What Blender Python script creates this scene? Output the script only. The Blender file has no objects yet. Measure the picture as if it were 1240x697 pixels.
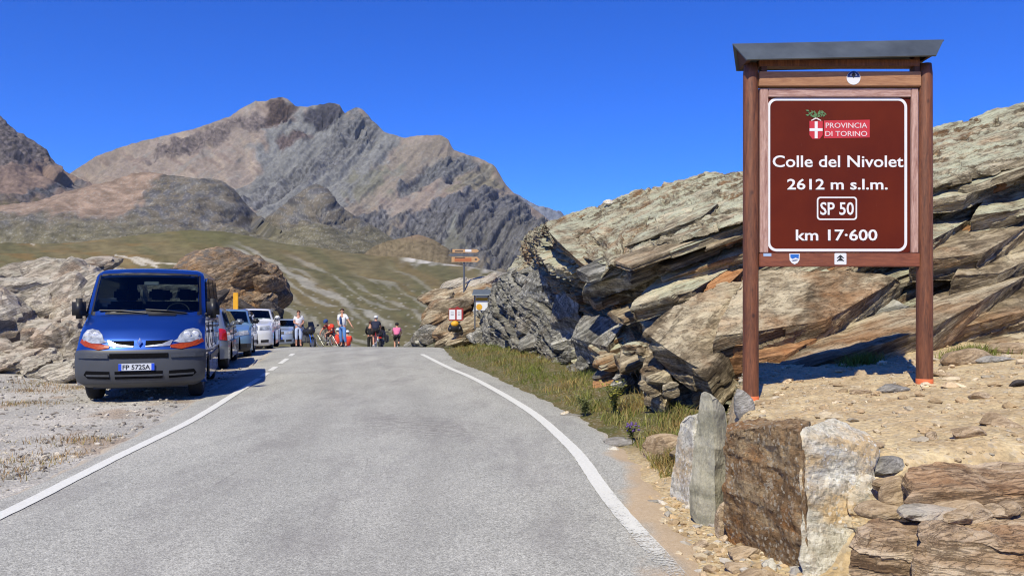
import bpy, bmesh, math, random
import numpy as np
from mathutils import Vector, Matrix
from mathutils.geometry import tessellate_polygon

# ------------------------------------------------------------------ camera, world, sun, exposure
SC = bpy.context.scene
COL = SC.collection
F_PX, HX, HY, EYE = 965.0, 620.0, 365.0, 1.6       # lens in pixels of a 1240 px wide frame, eye height in metres

cam_d = bpy.data.cameras.new('camera')
cam = bpy.data.objects.new('camera', cam_d)
COL.objects.link(cam)
cam.location = (0, 0, EYE)
cam.rotation_euler = (math.radians(90), 0, 0)
cam_d.sensor_width = 36.0
cam_d.lens = 36.0 * F_PX / 1240.0
cam_d.shift_y = 16.5 / 1240.0
cam_d.clip_start = 0.05
cam_d.clip_end = 40000
SC.camera = cam

SUN_EL, SUN_AZ = 50.0, 200.0                       # degrees; azimuth measured clockwise from +Y
world = bpy.data.worlds.new('World')
SC.world = world
world.use_nodes = True
wn, wl = world.node_tree.nodes, world.node_tree.links
wn.clear()
sky = wn.new('ShaderNodeTexSky')
sky.sky_type = 'NISHITA'
sky.sun_disc = False
sky.sun_elevation = math.radians(SUN_EL)
sky.sun_rotation = math.radians(SUN_AZ)
sky.altitude = 2600
sky.air_density = 1.0
sky.dust_density = 0.1
sky.ozone_density = 4.0
hsv = wn.new('ShaderNodeHueSaturation')
hsv.inputs['Hue'].default_value = 0.503
hsv.inputs['Saturation'].default_value = 1.22
hsv.inputs['Value'].default_value = 1.0
bg = wn.new('ShaderNodeBackground')
bg.inputs['Strength'].default_value = 0.09
wo = wn.new('ShaderNodeOutputWorld')
wl.new(sky.outputs[0], hsv.inputs['Color'])
tint = wn.new('ShaderNodeMix')                     # polarised, high-altitude blue over the whole dome
tint.data_type, tint.blend_type = 'RGBA', 'MULTIPLY'
tint.inputs[0].default_value = 1.0
tint.inputs[7].default_value = (0.30, 0.82, 1.68, 1)
wl.new(hsv.outputs[0], tint.inputs[6])
wl.new(tint.outputs[2], bg.inputs['Color'])
wl.new(bg.outputs[0], wo.inputs['Surface'])

el, az = math.radians(SUN_EL), math.radians(SUN_AZ)
SUNV = Vector((math.sin(az) * math.cos(el), math.cos(az) * math.cos(el), math.sin(el)))
sun_d = bpy.data.lights.new('sun', 'SUN')
sun_d.energy = 4.5
sun_d.angle = math.radians(0.5)
sun_d.color = (1.0, 0.935, 0.75)
sun = bpy.data.objects.new('sun', sun_d)
COL.objects.link(sun)
sun.rotation_euler = SUNV.to_track_quat('Z', 'Y').to_euler()
sun.location = (-20, -40, 60)

SC.view_settings.view_transform = 'Standard'
SC.view_settings.look = 'None'
SC.view_settings.exposure = 0.38
SC.view_settings.gamma = 1.0
SC.view_settings.use_curve_mapping = False
SC.cycles.filter_width = 1.15
SC.cycles.max_bounces = 6
SC.cycles.diffuse_bounces = 3
SC.cycles.transparent_max_bounces = 8

RNG = np.random.default_rng(7)


def P(px, py, Y):
    """World point seen at photograph pixel (px, py) at distance Y along the view."""
    return np.array([(px - HX) / F_PX * Y, Y, EYE + (HY - py) / F_PX * Y])


def lin(c):
    c = np.asarray(c, float) / 255.0
    return np.where(c <= 0.04045, c / 12.92, ((c + 0.055) / 1.055) ** 2.4)


def alb(r, g, b, k=1.3):
    """Base colour of a surface that shows as sRGB (r, g, b) under this sun."""
    return np.clip(lin((r, g, b)) / k, 0.004, 0.85)


def sstep(a, b, x):
    t = np.clip((np.asarray(x, float) - a) / (b - a), 0, 1)
    return t * t * (3 - 2 * t)


# ------------------------------------------------------------------ numpy noise
def _hash(ix, iy, iz, seed):
    h = (ix.astype(np.int64) * 374761393 + iy.astype(np.int64) * 668265263 + iz.astype(np.int64) * 2147483647 + seed * 1274126177) & 0xFFFFFFFF
    h = ((h ^ (h >> 13)) * 1274126177) & 0xFFFFFFFF
    h = ((h ^ (h >> 16)) * 2246822519) & 0xFFFFFFFF
    return (h ^ (h >> 15)) & 0xFFFFFFFF


def hash01(ix, iy, iz, seed=0):
    return _hash(np.asarray(ix), np.asarray(iy), np.asarray(iz), seed) / 4294967295.0


_G = np.array([[1,1,0],[-1,1,0],[1,-1,0],[-1,-1,0],[1,0,1],[-1,0,1],[1,0,-1],[-1,0,-1],[0,1,1],[0,-1,1],[0,1,-1],[0,-1,-1]], float)


def perlin(p, seed=0):
    p = np.asarray(p, float)
    i = np.floor(p).astype(np.int64)
    f = p - i
    u = f * f * f * (f * (f * 6 - 15) + 10)
    out = 0
    for dx in (0, 1):
        for dy in (0, 1):
            for dz in (0, 1):
                g = _G[_hash(i[..., 0] + dx, i[..., 1] + dy, i[..., 2] + dz, seed) % 12]
                d = g[..., 0] * (f[..., 0] - dx) + g[..., 1] * (f[..., 1] - dy) + g[..., 2] * (f[..., 2] - dz)
                w = (u[..., 0] if dx else 1 - u[..., 0]) * (u[..., 1] if dy else 1 - u[..., 1]) * (u[..., 2] if dz else 1 - u[..., 2])
                out = out + w * d
    return out


def fbm(p, octv=4, seed=0, gain=0.5, lac=2.03):
    p = np.asarray(p, float)
    a, s = 1.0, 0
    for k in range(octv):
        s = s + a * perlin(p, seed + k * 17)
        p = p * lac
        a *= gain
    return s


def ridged(p, octv=4, seed=0, gain=0.5):
    p = np.asarray(p, float)
    a, s = 1.0, 0
    for k in range(octv):
        s = s + a * (1 - 2.2 * np.abs(perlin(p, seed + k * 31)))
        p = p * 2.07
        a *= gain
    return s


def v3(x, y, z=0.0):
    x, y = np.broadcast_arrays(np.asarray(x, float), np.asarray(y, float))
    return np.stack([x, y, np.broadcast_to(np.asarray(z, float), x.shape)], -1)


# ------------------------------------------------------------------ scene helpers
def link(name, me, mat=None, parent=None):
    o = bpy.data.objects.new(name, me)
    COL.objects.link(o)
    if mat is not None and me is not None and len(me.materials) == 0:
        me.materials.append(mat)
    if parent is not None:
        o.parent = parent
    return o


def tag(o, label=None, cat=None, group=None, kind=None):
    if label: o['label'] = label
    if cat: o['category'] = cat
    if group: o['group'] = group
    if kind: o['kind'] = kind
    return o


def thing(name, label, cat, loc=(0, 0, 0), rotz=0.0, group=None):
    o = bpy.data.objects.new(name, None)
    COL.objects.link(o)
    o.location = [float(v) for v in loc]
    o.rotation_euler = (0, 0, rotz)
    o.empty_display_size = 0.2
    return tag(o, label, cat, group)


def mesh_np(name, V, Fs, mat=None, parent=None, attrs=None, cols=None, smooth=False):
    """Mesh object from a vertex array and an (n,3) or (n,4) face array."""
    V = np.asarray(V, np.float32).reshape(-1, 3)
    Fs = np.asarray(Fs, np.int32)
    k = Fs.shape[1]
    me = bpy.data.meshes.new(name)
    me.vertices.add(len(V))
    me.vertices.foreach_set('co', V.ravel())
    me.loops.add(Fs.size)
    me.loops.foreach_set('vertex_index', Fs.ravel())
    me.polygons.add(len(Fs))
    me.polygons.foreach_set('loop_start', np.arange(0, Fs.size, k, dtype=np.int32))
    me.polygons.foreach_set('loop_total', np.full(len(Fs), k, np.int32))
    me.polygons.foreach_set('use_smooth', np.full(len(Fs), smooth, bool))
    for an, av in (attrs or {}).items():
        a = me.attributes.new(an, 'FLOAT', 'POINT')
        a.data.foreach_set('value', np.asarray(av, np.float32).ravel())
    for an, av in (cols or {}).items():
        a = me.attributes.new(an, 'FLOAT_COLOR', 'POINT')
        av = np.asarray(av, np.float32).reshape(-1, 3)
        a.data.foreach_set('color', np.concatenate([av, np.ones((len(av), 1), np.float32)], 1).ravel())
    me.update(calc_edges=True)
    me.validate()
    return link(name, me, mat, parent)


def grid_faces(nu, nv, flip=False):
    """Quads of an nu x nv vertex grid stored row-major [iu * nv + iv]."""
    a = np.arange(nu * nv).reshape(nu, nv)
    q = np.stack([a[:-1, :-1], a[1:, :-1], a[1:, 1:], a[:-1, 1:]], -1).reshape(-1, 4)
    return q[:, ::-1] if flip else q


def bm_obj(name, bm, mat=None, parent=None, smooth=False):
    me = bpy.data.meshes.new(name)
    bmesh.ops.recalc_face_normals(bm, faces=bm.faces)
    bm.to_mesh(me)
    bm.free()
    if smooth:
        me.polygons.foreach_set('use_smooth', [True] * len(me.polygons))
    return link(name, me, mat, parent)


def add_box(bm, c, s, rot=None, bevel=0.0):
    m = Matrix.Translation(Vector(c)) @ (rot.to_4x4() if rot is not None else Matrix.Identity(4)) @ Matrix.Diagonal((s[0], s[1], s[2], 1))
    r = bmesh.ops.create_cube(bm, size=1.0, matrix=m)
    if bevel > 0:
        ed = list({e for v in r['verts'] for e in v.link_edges})
        bmesh.ops.bevel(bm, geom=ed, offset=bevel, segments=2, affect='EDGES', clamp_overlap=True)


def add_tube(bm, pts, rad, seg=10, cap=True):
    """Tapered tube along points; rad a number or one per point."""
    pts = [Vector([float(c) for c in p]) for p in pts]
    rad = [rad] * len(pts) if np.isscalar(rad) else list(rad)
    rings = []
    for i, p in enumerate(pts):
        d = (pts[min(i + 1, len(pts) - 1)] - pts[max(i - 1, 0)]).normalized()
        up = Vector((0, 0, 1)) if abs(d.z) < 0.95 else Vector((1, 0, 0))
        a = d.cross(up).normalized()
        b = d.cross(a)
        rings.append([bm.verts.new(p + (a * math.cos(t) + b * math.sin(t)) * rad[i]) for t in [2 * math.pi * k / seg for k in range(seg)]])
    for r0, r1 in zip(rings[:-1], rings[1:]):
        for k in range(seg):
            bm.faces.new((r0[k], r0[(k + 1) % seg], r1[(k + 1) % seg], r1[k]))
    if cap:
        bm.faces.new(rings[0][::-1])
        bm.faces.new(rings[-1])


def add_torus(bm, c, axis, R, r, n=24, m=8, a0=0.0, a1=2 * math.pi):
    axis = Vector(axis).normalized()
    up = Vector((0, 0, 1)) if abs(axis.z) < 0.9 else Vector((1, 0, 0))
    a = axis.cross(up).normalized()
    b = axis.cross(a)
    full = abs(a1 - a0 - 2 * math.pi) < 1e-6
    rings = []
    for i in range(n if full else n + 1):
        t = a0 + (a1 - a0) * i / n
        d = a * math.cos(t) + b * math.sin(t)
        rings.append([bm.verts.new(Vector(c) + d * (R + r * math.cos(u)) + axis * (r * math.sin(u))) for u in [2 * math.pi * k / m for k in range(m)]])
    L = len(rings)
    for i in range(L if full else L - 1):
        r0, r1 = rings[i], rings[(i + 1) % L]
        for k in range(m):
            bm.faces.new((r0[k], r0[(k + 1) % m], r1[(k + 1) % m], r1[k]))


def add_lathe(bm, c, axis, prof, n=24):
    """prof: list of (distance along axis, radius)."""
    axis = Vector(axis).normalized()
    up = Vector((0, 0, 1)) if abs(axis.z) < 0.9 else Vector((1, 0, 0))
    a = axis.cross(up).normalized()
    b = axis.cross(a)
    rings = []
    for (h, r) in prof:
        rings.append([bm.verts.new(Vector(c) + axis * h + (a * math.cos(t) + b * math.sin(t)) * max(r, 1e-4)) for t in [2 * math.pi * k / n for k in range(n)]])
    for r0, r1 in zip(rings[:-1], rings[1:]):
        for k in range(n):
            bm.faces.new((r0[k], r0[(k + 1) % n], r1[(k + 1) % n], r1[k]))
    bm.faces.new(rings[0][::-1])
    bm.faces.new(rings[-1])


def add_ellipsoid(bm, c, r, rot=None, sub=2):
    m = Matrix.Translation(Vector([float(v) for v in c])) @ (rot.to_4x4() if rot is not None else Matrix.Identity(4)) @ Matrix.Diagonal((r[0], r[1], r[2], 1))
    bmesh.ops.create_icosphere(bm, subdivisions=sub, radius=1.0, matrix=m)


def add_prism(bm, pts, d):
    """Extrude a planar polygon (list of 3-D points) by vector d."""
    a = [bm.verts.new(Vector([float(c) for c in p])) for p in pts]
    b = [bm.verts.new(v.co + Vector(d)) for v in a]
    n = len(a)
    bm.faces.new(a)
    bm.faces.new(b[::-1])
    for i in range(n):
        bm.faces.new((a[i], b[i], b[(i + 1) % n], a[(i + 1) % n]))


def text_mesh(name, body, w, h_cap, mat, parent, bold=0.0, depth=0.002):
    """Lettering as a mesh in its own XZ plane (facing -Y), scaled to width w and cap height h_cap, centred at origin."""
    cu = bpy.data.curves.new(name, 'FONT')
    cu.body = body
    cu.size = 1.0
    cu.offset = bold
    cu.extrude = 0.01
    cu.resolution_u = 3
    o = bpy.data.objects.new(name, cu)
    COL.objects.link(o)
    dg = bpy.context.evaluated_depsgraph_get()
    me = bpy.data.meshes.new_from_object(o.evaluated_get(dg))
    bpy.data.objects.remove(o)
    bpy.data.curves.remove(cu)
    n = len(me.vertices)
    co = np.empty(n * 3, np.float32)
    me.vertices.foreach_get('co', co)
    co = co.reshape(-1, 3)
    mn, mx = co.min(0), co.max(0)
    q = np.empty_like(co)
    q[:, 0] = (co[:, 0] - (mn[0] + mx[0]) / 2) * (w / (mx[0] - mn[0]))
    q[:, 2] = co[:, 1] * (h_cap / 0.73)
    q[:, 1] = -(co[:, 2] + 0.01) / 0.02 * depth
    me.vertices.foreach_set('co', q.ravel())
    me.materials.clear()
    me.update()
    me.name = name
    return link(name, me, mat, parent)


# ------------------------------------------------------------------ materials
def nmat(name):
    m = bpy.data.materials.new(name)
    m.use_nodes = True
    nt = m.node_tree
    nt.nodes.clear()
    out = nt.nodes.new('ShaderNodeOutputMaterial')
    b = nt.nodes.new('ShaderNodeBsdfPrincipled')
    nt.links.new(b.outputs[0], out.inputs['Surface'])
    return m, nt, b


class NT:
    """Tiny wrapper for wiring shader nodes."""
    def __init__(s, nt): s.nt = nt
    def n(s, t, **kw):
        x = s.nt.nodes.new(t)
        for k, v in kw.items(): setattr(x, k, v)
        return x
    def put(s, sock, v):
        if hasattr(v, 'links') or isinstance(v, bpy.types.NodeSocket): s.nt.links.new(v, sock)
        else: sock.default_value = v
    def noise(s, vec, scale, detail=4, rough=0.55, dist=0.0):
        x = s.n('ShaderNodeTexNoise')
        if vec is not None: s.nt.links.new(vec, x.inputs['Vector'])
        x.inputs['Scale'].default_value = scale
        x.inputs['Detail'].default_value = detail
        x.inputs['Roughness'].default_value = rough
        x.inputs['Distortion'].default_value = dist
        return x.outputs['Fac']
    def voro(s, vec, scale, feature='F1', out='Distance'):
        x = s.n('ShaderNodeTexVoronoi', feature=feature)
        if vec is not None: s.nt.links.new(vec, x.inputs['Vector'])
        x.inputs['Scale'].default_value = scale
        return x.outputs[out]
    def ramp(s, fac, stops):
        x = s.n('ShaderNodeValToRGB')
        e = x.color_ramp.elements
        while len(e) < len(stops): e.new(0.5)
        for i, (p, c) in enumerate(stops):
            e[i].position = p
            e[i].color = (c, c, c, 1) if np.isscalar(c) else (c[0], c[1], c[2], 1)
        s.nt.links.new(fac, x.inputs[0])
        return x.outputs[0]
    def mix(s, fac, a, b, mode='MIX'):
        x = s.n('ShaderNodeMix', data_type='RGBA', blend_type=mode)
        def c(v): return v if isinstance(v, bpy.types.NodeSocket) else ((v, v, v, 1) if np.isscalar(v) else (v[0], v[1], v[2], 1))
        s.put(x.inputs[0], fac); s.put(x.inputs[6], c(a)); s.put(x.inputs[7], c(b))
        return x.outputs[2]
    def math(s, op, a, b=0.0, clamp=False):
        x = s.n('ShaderNodeMath', operation=op, use_clamp=clamp)
        s.put(x.inputs[0], a); s.put(x.inputs[1], b)
        return x.outputs[0]
    def mapping(s, vec, scale=(1, 1, 1), rot=(0, 0, 0), loc=(0, 0, 0), kind='POINT'):
        x = s.n('ShaderNodeMapping', vector_type=kind)
        s.nt.links.new(vec, x.inputs['Vector'])
        x.inputs['Scale'].default_value = scale
        x.inputs['Rotation'].default_value = rot
        if kind != 'NORMAL': x.inputs['Location'].default_value = loc
        return x.outputs[0]
    def attr(s, name, out='Color'):
        return s.n('ShaderNodeAttribute', attribute_name=name).outputs[out]
    def bump(s, h, strength, dist, normal=None):
        x = s.n('ShaderNodeBump')
        x.inputs['Strength'].default_value = strength
        x.inputs['Distance'].default_value = dist
        s.nt.links.new(h, x.inputs['Height'])
        if normal is not None: s.nt.links.new(normal, x.inputs['Normal'])
        return x.outputs[0]


def plain(name, col, rough=0.5, metal=0.0, var=0.12, scale=6.0, coat=0.0, bump=0.0, spec=0.5, emit=None):
    """A plain surface with a little mottling so that nothing is perfectly uniform."""
    m, nt, b = nmat(name)
    N = NT(nt)
    tc = N.n('ShaderNodeTexCoord').outputs['Object']
    nz = N.noise(tc, scale, 5, 0.6)
    c = np.asarray(col, float)
    N.put(b.inputs['Base Color'], N.ramp(nz, [(0.3, c * (1 - var)), (0.7, np.clip(c * (1 + var), 0, 1))]))
    b.inputs['Roughness'].default_value = rough
    b.inputs['Metallic'].default_value = metal
    b.inputs['Specular IOR Level'].default_value = spec
    if coat:
        b.inputs['Coat Weight'].default_value = coat
        b.inputs['Coat Roughness'].default_value = 0.04
    if bump:
        N.put(b.inputs['Normal'], N.bump(N.noise(tc, scale * 8, 4), bump, 0.01))
    return m


BED_N = np.array([-0.38, -0.30, 1.0]); BED_N /= np.linalg.norm(BED_N)     # bedding normal of the gneiss
_bx = np.cross([0, 1.0, 0], BED_N); _bx /= np.linalg.norm(_bx)
_by = np.cross(BED_N, _bx)
BED = np.stack([_bx, _by, BED_N])                                         # rows: strike-ish, dip-ish, normal
_be = Matrix([list(r) for r in BED]).to_euler()


def rock_mat(name, dark, mid, light, rust=None, rust_amt=0.3, lichen=None, lichen_amt=0.5, band=9.0, scale=1.0, bump=0.6, rot=None, stain=None, space='Position', bumpd=0.05, crack=0.0, foliation=0.7, speck=None):
    """Layered metamorphic rock: bands along the bedding, patches, rust, lichen on faces that look up."""
    m, nt, b = nmat(name)
    N = NT(nt)
    pos = N.n('ShaderNodeNewGeometry').outputs['Position'] if space == 'Position' else N.n('ShaderNodeTexCoord').outputs['Object']
    r = rot if rot is not None else tuple(_be)
    bed = N.mapping(pos, rot=r)
    bed2 = N.mapping(bed, scale=(scale, scale, scale * band))
    n1 = N.noise(bed2, 1.3, 8, 0.62, 0.6)
    n2 = N.noise(pos, 0.9 * scale, 6, 0.6)
    n3 = N.noise(N.mapping(bed, scale=(scale, scale, scale * 3)), 7.0, 8, 0.7)
    tone = N.attr('tone', 'Fac')
    fol = N.noise(N.mapping(bed, scale=(0.8 * scale, 0.8 * scale, band * 2.6 * scale)), 1.6, 5, 0.6, 0.3)
    v = N.math('ADD', N.math('MULTIPLY', n1, 0.62), N.math('MULTIPLY', n2, 0.25))
    v = N.math('ADD', v, N.math('MULTIPLY', n3, 0.30))
    lin_ = N.noise(N.mapping(bed, scale=(0.45 * scale, 5.5 * scale, band * 0.9 * scale), loc=(7, 3, 5)), 1.7, 6, 0.62, 0.25)
    v = N.math('ADD', v, N.math('MULTIPLY', N.math('SUBTRACT', lin_, 0.5), 0.55 * min(1.0, foliation / 0.7)))
    v = N.math('ADD', v, N.math('MULTIPLY', tone, 0.22))
    v = N.math('SUBTRACT', v, 0.10)
    col = N.ramp(v, [(0.28, dark), (0.47, mid), (0.66, light)])
    if rust is not None:
        rn = N.noise(N.mapping(bed, scale=(0.55 * scale, 0.55 * scale, 1.5 * scale), loc=(3, 7, 1)), 1.1, 6, 0.6)
        rz = N.n('ShaderNodeSeparateXYZ')
        nt.links.new(N.n('ShaderNodeNewGeometry').outputs['Normal'], rz.inputs[0])
        rf = N.math('MULTIPLY', N.ramp(rn, [(0.50, 0.0), (0.64, 1.0)]), N.ramp(rz.outputs['Z'], [(0.35, 1.0), (0.8, 0.35 if lichen is not None else 1.0)]))
        col = N.mix(N.math('MULTIPLY', rf, rust_amt), col, rust)
    if stain is not None:
        sn = N.noise(N.mapping(pos, scale=(3 * scale, 3 * scale, 0.7 * scale), loc=(1, 2, 3)), 1.4, 6, 0.65)
        col = N.mix(N.math('MULTIPLY', N.ramp(sn, [(0.52, 0.0), (0.66, 1.0)]), 0.7), col, stain)
    if lichen is not None:
        nz = N.n('ShaderNodeSeparateXYZ')
        nt.links.new(N.n('ShaderNodeNewGeometry').outputs['Normal'], nz.inputs[0])
        ln = N.noise(pos, 2.3 * scale, 8, 0.68)
        up = N.ramp(nz.outputs['Z'], [(0.25, 0.0), (0.75, 1.0)])
        la = N.math('MULTIPLY', N.math('MULTIPLY', N.ramp(ln, [(0.42, 0.0), (0.58, 1.0)]), up), lichen_amt)
        col = N.mix(la, col, lichen)
        sp = N.noise(pos, 17 * scale, 3, 0.6)
        col = N.mix(N.math('MULTIPLY', N.ramp(sp, [(0.62, 0.0), (0.68, 1.0)]), 0.18 * lichen_amt), col, np.asarray(dark))
    fz = N.n('ShaderNodeSeparateXYZ')
    nt.links.new(N.n('ShaderNodeNewGeometry').outputs['Normal'], fz.inputs[0])
    fl = N.math('MULTIPLY', N.ramp(N.math('ABSOLUTE', N.math('SUBTRACT', fol, 0.5)), [(0.0, 1.0), (0.04, 0.0)]), N.ramp(fz.outputs['Z'], [(0.55, 1.0), (0.88, 0.10)]))
    gl_ = N.ramp(N.math('ABSOLUTE', N.math('SUBTRACT', lin_, 0.47)), [(0.0, 1.0), (0.022, 0.0)])
    fl = N.math('MAXIMUM', fl, N.math('MULTIPLY', gl_, 0.8))
    col = N.mix(N.math('MULTIPLY', fl, foliation), col, np.asarray(dark) * 0.55)
    fine = N.noise(pos, 46 * scale, 4, 0.7)
    col = N.mix(0.28, col, N.ramp(fine, [(0.3, 0.25), (0.7, 0.75)]), 'OVERLAY')
    if speck is not None:
        vs = N.n('ShaderNodeSeparateColor')
        nt.links.new(N.voro(N.mix(0.05, pos, N.n('ShaderNodeTexNoise').outputs['Color'], 'ADD'), 62, 'F1', 'Color'), vs.inputs[0])
        pz = N.noise(pos, 5.0, 4, 0.6)
        sm = N.math('MULTIPLY', N.ramp(vs.outputs[0], [(0.78, 0.0), (0.84, 1.0)]), N.ramp(pz, [(0.40, 0.15), (0.62, 0.85)]))
        col = N.mix(sm, col, speck)
        sm2 = N.math('MULTIPLY', N.ramp(vs.outputs[1], [(0.84, 0.0), (0.88, 1.0)]), 0.55)
        col = N.mix(sm2, col, np.asarray(dark) * 0.6)
    N.put(b.inputs['Base Color'], col)
    b.inputs['Roughness'].default_value = 0.92
    b.inputs['Specular IOR Level'].default_value = 0.2
    h = N.math('ADD', N.math('MULTIPLY', n1, 0.6), N.math('MULTIPLY', N.noise(pos, 14 * scale, 8, 0.72), 0.5))
    h = N.math('ADD', h, N.math('MULTIPLY', N.noise(N.mapping(bed, scale=(scale, scale, scale * 6)), 10, 6, 0.7), 0.5))
    h = N.math('SUBTRACT', h, N.math('MULTIPLY', fl, 0.45 * foliation))
    if crack:
        cr = N.voro(N.mapping(bed, scale=(scale, scale, scale * 2.6)), 1.3, 'DISTANCE_TO_EDGE')
        h = N.math('ADD', h, N.math('MULTIPLY', N.ramp(cr, [(0.0, 0.0), (0.05, 1.0)]), crack))
    N.put(b.inputs['Normal'], N.bump(h, bump, bumpd))
    return m


# ------------------------------------------------------------------ rock builders
def seat(o):
    """A part built in world coordinates: undo its thing's offset."""
    if o.parent is not None: o.location = o.location - o.parent.location
    return o


class Strata:
    """Random sheets of rock stacked along the bedding normal, broken into blocks along strike."""
    def __init__(s, seed, tmin=0.04, tmax=0.4, frame=None, brk=(0.5, 2.2)):
        r = np.random.default_rng(seed)
        s.seed = seed
        t = np.exp(r.uniform(math.log(tmin), math.log(tmax), 900))
        s.b = np.cumsum(t) - t.sum() / 2
        s.off = r.uniform(0, 1, 901)
        s.len = r.uniform(brk[0], brk[1], 901)
        s.frame = BED if frame is None else frame

    def __call__(s, p, warp=0.12):
        """(protrusion 0..1, tone -1..1) of the sheet that holds each point."""
        q = p @ s.frame.T
        q = q + warp * np.stack([fbm(p * 0.9 + 5, 3, s.seed), fbm(p * 0.9 + 11, 3, s.seed + 3), 0.6 * fbm(p * 0.8 + 23, 3, s.seed + 5)], -1)
        i = np.clip(np.searchsorted(s.b, q[:, 2]), 0, 900)
        j = np.floor(q[:, 0] / s.len[i] + s.off[i] * 9).astype(np.int64)
        k = np.floor(q[:, 1] / s.len[i] + s.off[i] * 5).astype(np.int64)
        h = hash01(i, j, k, s.seed)
        h2 = hash01(i, j, k, s.seed + 99)
        s.edge = np.minimum(np.abs(q[:, 2] - s.b[np.clip(i, 0, 899)]), np.abs(q[:, 2] - s.b[np.clip(i - 1, 0, 899)]))
        return 0.55 * s.off[i] + 0.45 * h, (0.6 * s.off[(i * 7) % 901] + 0.4 * h2) * 2 - 1


def cube_lattice(nx, ny, nz):
    """Surface vertices (in 0..1) and quads of a box split nx x ny x nz."""
    idx, V, F = {}, [], []
    def vid(a, b, c):
        k = (a, b, c)
        if k not in idx:
            idx[k] = len(V)
            V.append((a / nx, b / ny, c / nz))
        return idx[k]
    for a in range(nx):
        for b in range(ny):
            F.append((vid(a, b, 0), vid(a, b + 1, 0), vid(a + 1, b + 1, 0), vid(a + 1, b, 0)))
            F.append((vid(a, b, nz), vid(a + 1, b, nz), vid(a + 1, b + 1, nz), vid(a, b + 1, nz)))
        for c in range(nz):
            F.append((vid(a, 0, c), vid(a + 1, 0, c), vid(a + 1, 0, c + 1), vid(a, 0, c + 1)))
            F.append((vid(a, ny, c), vid(a, ny, c + 1), vid(a + 1, ny, c + 1), vid(a + 1, ny, c)))
    for b in range(ny):
        for c in range(nz):
            F.append((vid(0, b, c), vid(0, b, c + 1), vid(0, b + 1, c + 1), vid(0, b + 1, c)))
            F.append((vid(nx, b, c), vid(nx, b + 1, c), vid(nx, b + 1, c + 1), vid(nx, b, c + 1)))
    return np.array(V), np.array(F)


def hexa_rock(name, c8, res, mat, parent=None, seed=0, amp=0.05, layer=0.06, rnd=0.12, strata=None, freq=2.5):
    """A block between eight corners: c8 = bottom four then top four, each ring front-left, front-right, back-right, back-left."""
    c8 = np.asarray(c8, float)
    U, F = cube_lattice(*res)
    cc = 2 * U - 1
    r = np.abs(cc)
    shr = 1 - rnd * ((r[:, [1]] * r[:, [2]]) ** 3 * [1, 0, 0] + (r[:, [0]] * r[:, [2]]) ** 3 * [0, 1, 0] + (r[:, [0]] * r[:, [1]]) ** 3 * [0, 0, 1])
    U = (cc * shr + 1) / 2
    u, v, w = U[:, [0]], U[:, [1]], U[:, [2]]
    lo = c8[0] * (1 - u) * (1 - v) + c8[1] * u * (1 - v) + c8[2] * u * v + c8[3] * (1 - u) * v
    hi = c8[4] * (1 - u) * (1 - v) + c8[5] * u * (1 - v) + c8[6] * u * v + c8[7] * (1 - u) * v
    p = lo * (1 - w) + hi * w
    ex, ey, ez = c8[1] - c8[0], c8[3] - c8[0], c8[4] - c8[0]
    R = np.stack([ex / np.linalg.norm(ex), ey / np.linalg.norm(ey), ez / np.linalg.norm(ez)])
    side = np.sign(cc) * (np.abs(cc) > 0.999)
    nrm = side @ R
    nrm /= np.maximum(np.linalg.norm(nrm, axis=1, keepdims=True), 1e-6)
    st = strata or Strata(seed + 50, 0.02, 0.14, R, (0.3, 1.2))
    h, tn = st(p, 0.05)
    vert = 1 - 0.75 * np.abs(nrm @ st.frame[2])
    d = amp * fbm(p * freq + seed, 5, seed, 0.55) + layer * (h - 0.7) * vert
    p = p + nrm * d[:, None]
    return seat(mesh_np(name, p, F, mat, parent, {'tone': tn * 0.8}))


_ICO = {}


def ico(sub):
    if sub not in _ICO:
        bm = bmesh.new()
        bmesh.ops.create_icosphere(bm, subdivisions=sub, radius=1.0)
        bm.verts.ensure_lookup_table()
        V = np.array([v.co[:] for v in bm.verts])
        F = np.array([[v.index for v in f.verts] for f in bm.faces])
        bm.free()
        _ICO[sub] = (V / np.linalg.norm(V, axis=1, keepdims=True), F)
    return _ICO[sub]


def poly_rock_vf(size, seed, sub=3, cuts=12, amp=0.05, flat=0.0):
    """A many-faced stone: a ball cut by random planes, then roughened."""
    r = np.random.default_rng(seed)
    D, F = ico(sub)
    n = r.normal(size=(cuts, 3)); n /= np.linalg.norm(n, axis=1, keepdims=True)
    h = r.uniform(0.55, 0.95, cuts)
    dots = D @ n.T
    rad = np.min(np.where(dots > 0.05, h / np.maximum(dots, 0.05), 9), axis=1)
    rad = np.minimum(rad, 1.15)
    p = D * rad[:, None]
    if amp: p = p + D * (amp * fbm(p * 2.6 + seed * 3.7, 4, seed))[:, None]
    return p * np.asarray(size), F


def poly_rock(name, c, size, mat, parent=None, seed=0, sub=3, cuts=12, amp=0.06, rot=(0, 0, 0), layer=0.0, tone=0.0):
    p, F = poly_rock_vf(size, seed, sub, cuts, amp)
    R = np.array(Matrix.Rotation(rot[2], 3, 'Z') @ Matrix.Rotation(rot[1], 3, 'Y') @ Matrix.Rotation(rot[0], 3, 'X'))
    p = p @ R.T
    w = p + np.asarray(c, float)
    if layer:
        h, tn = Strata(seed + 5, 0.03, 0.22)(w)
        nn = p / np.linalg.norm(p, axis=1, keepdims=True)
        p = p + nn * (layer * (h - 0.6))[:, None]
    else:
        tn = np.zeros(len(p))
    o = mesh_np(name, p, F, mat, parent, {'tone': tn * 0.6 + tone})
    o.location = [float(v) for v in c]
    return seat(o)

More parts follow.
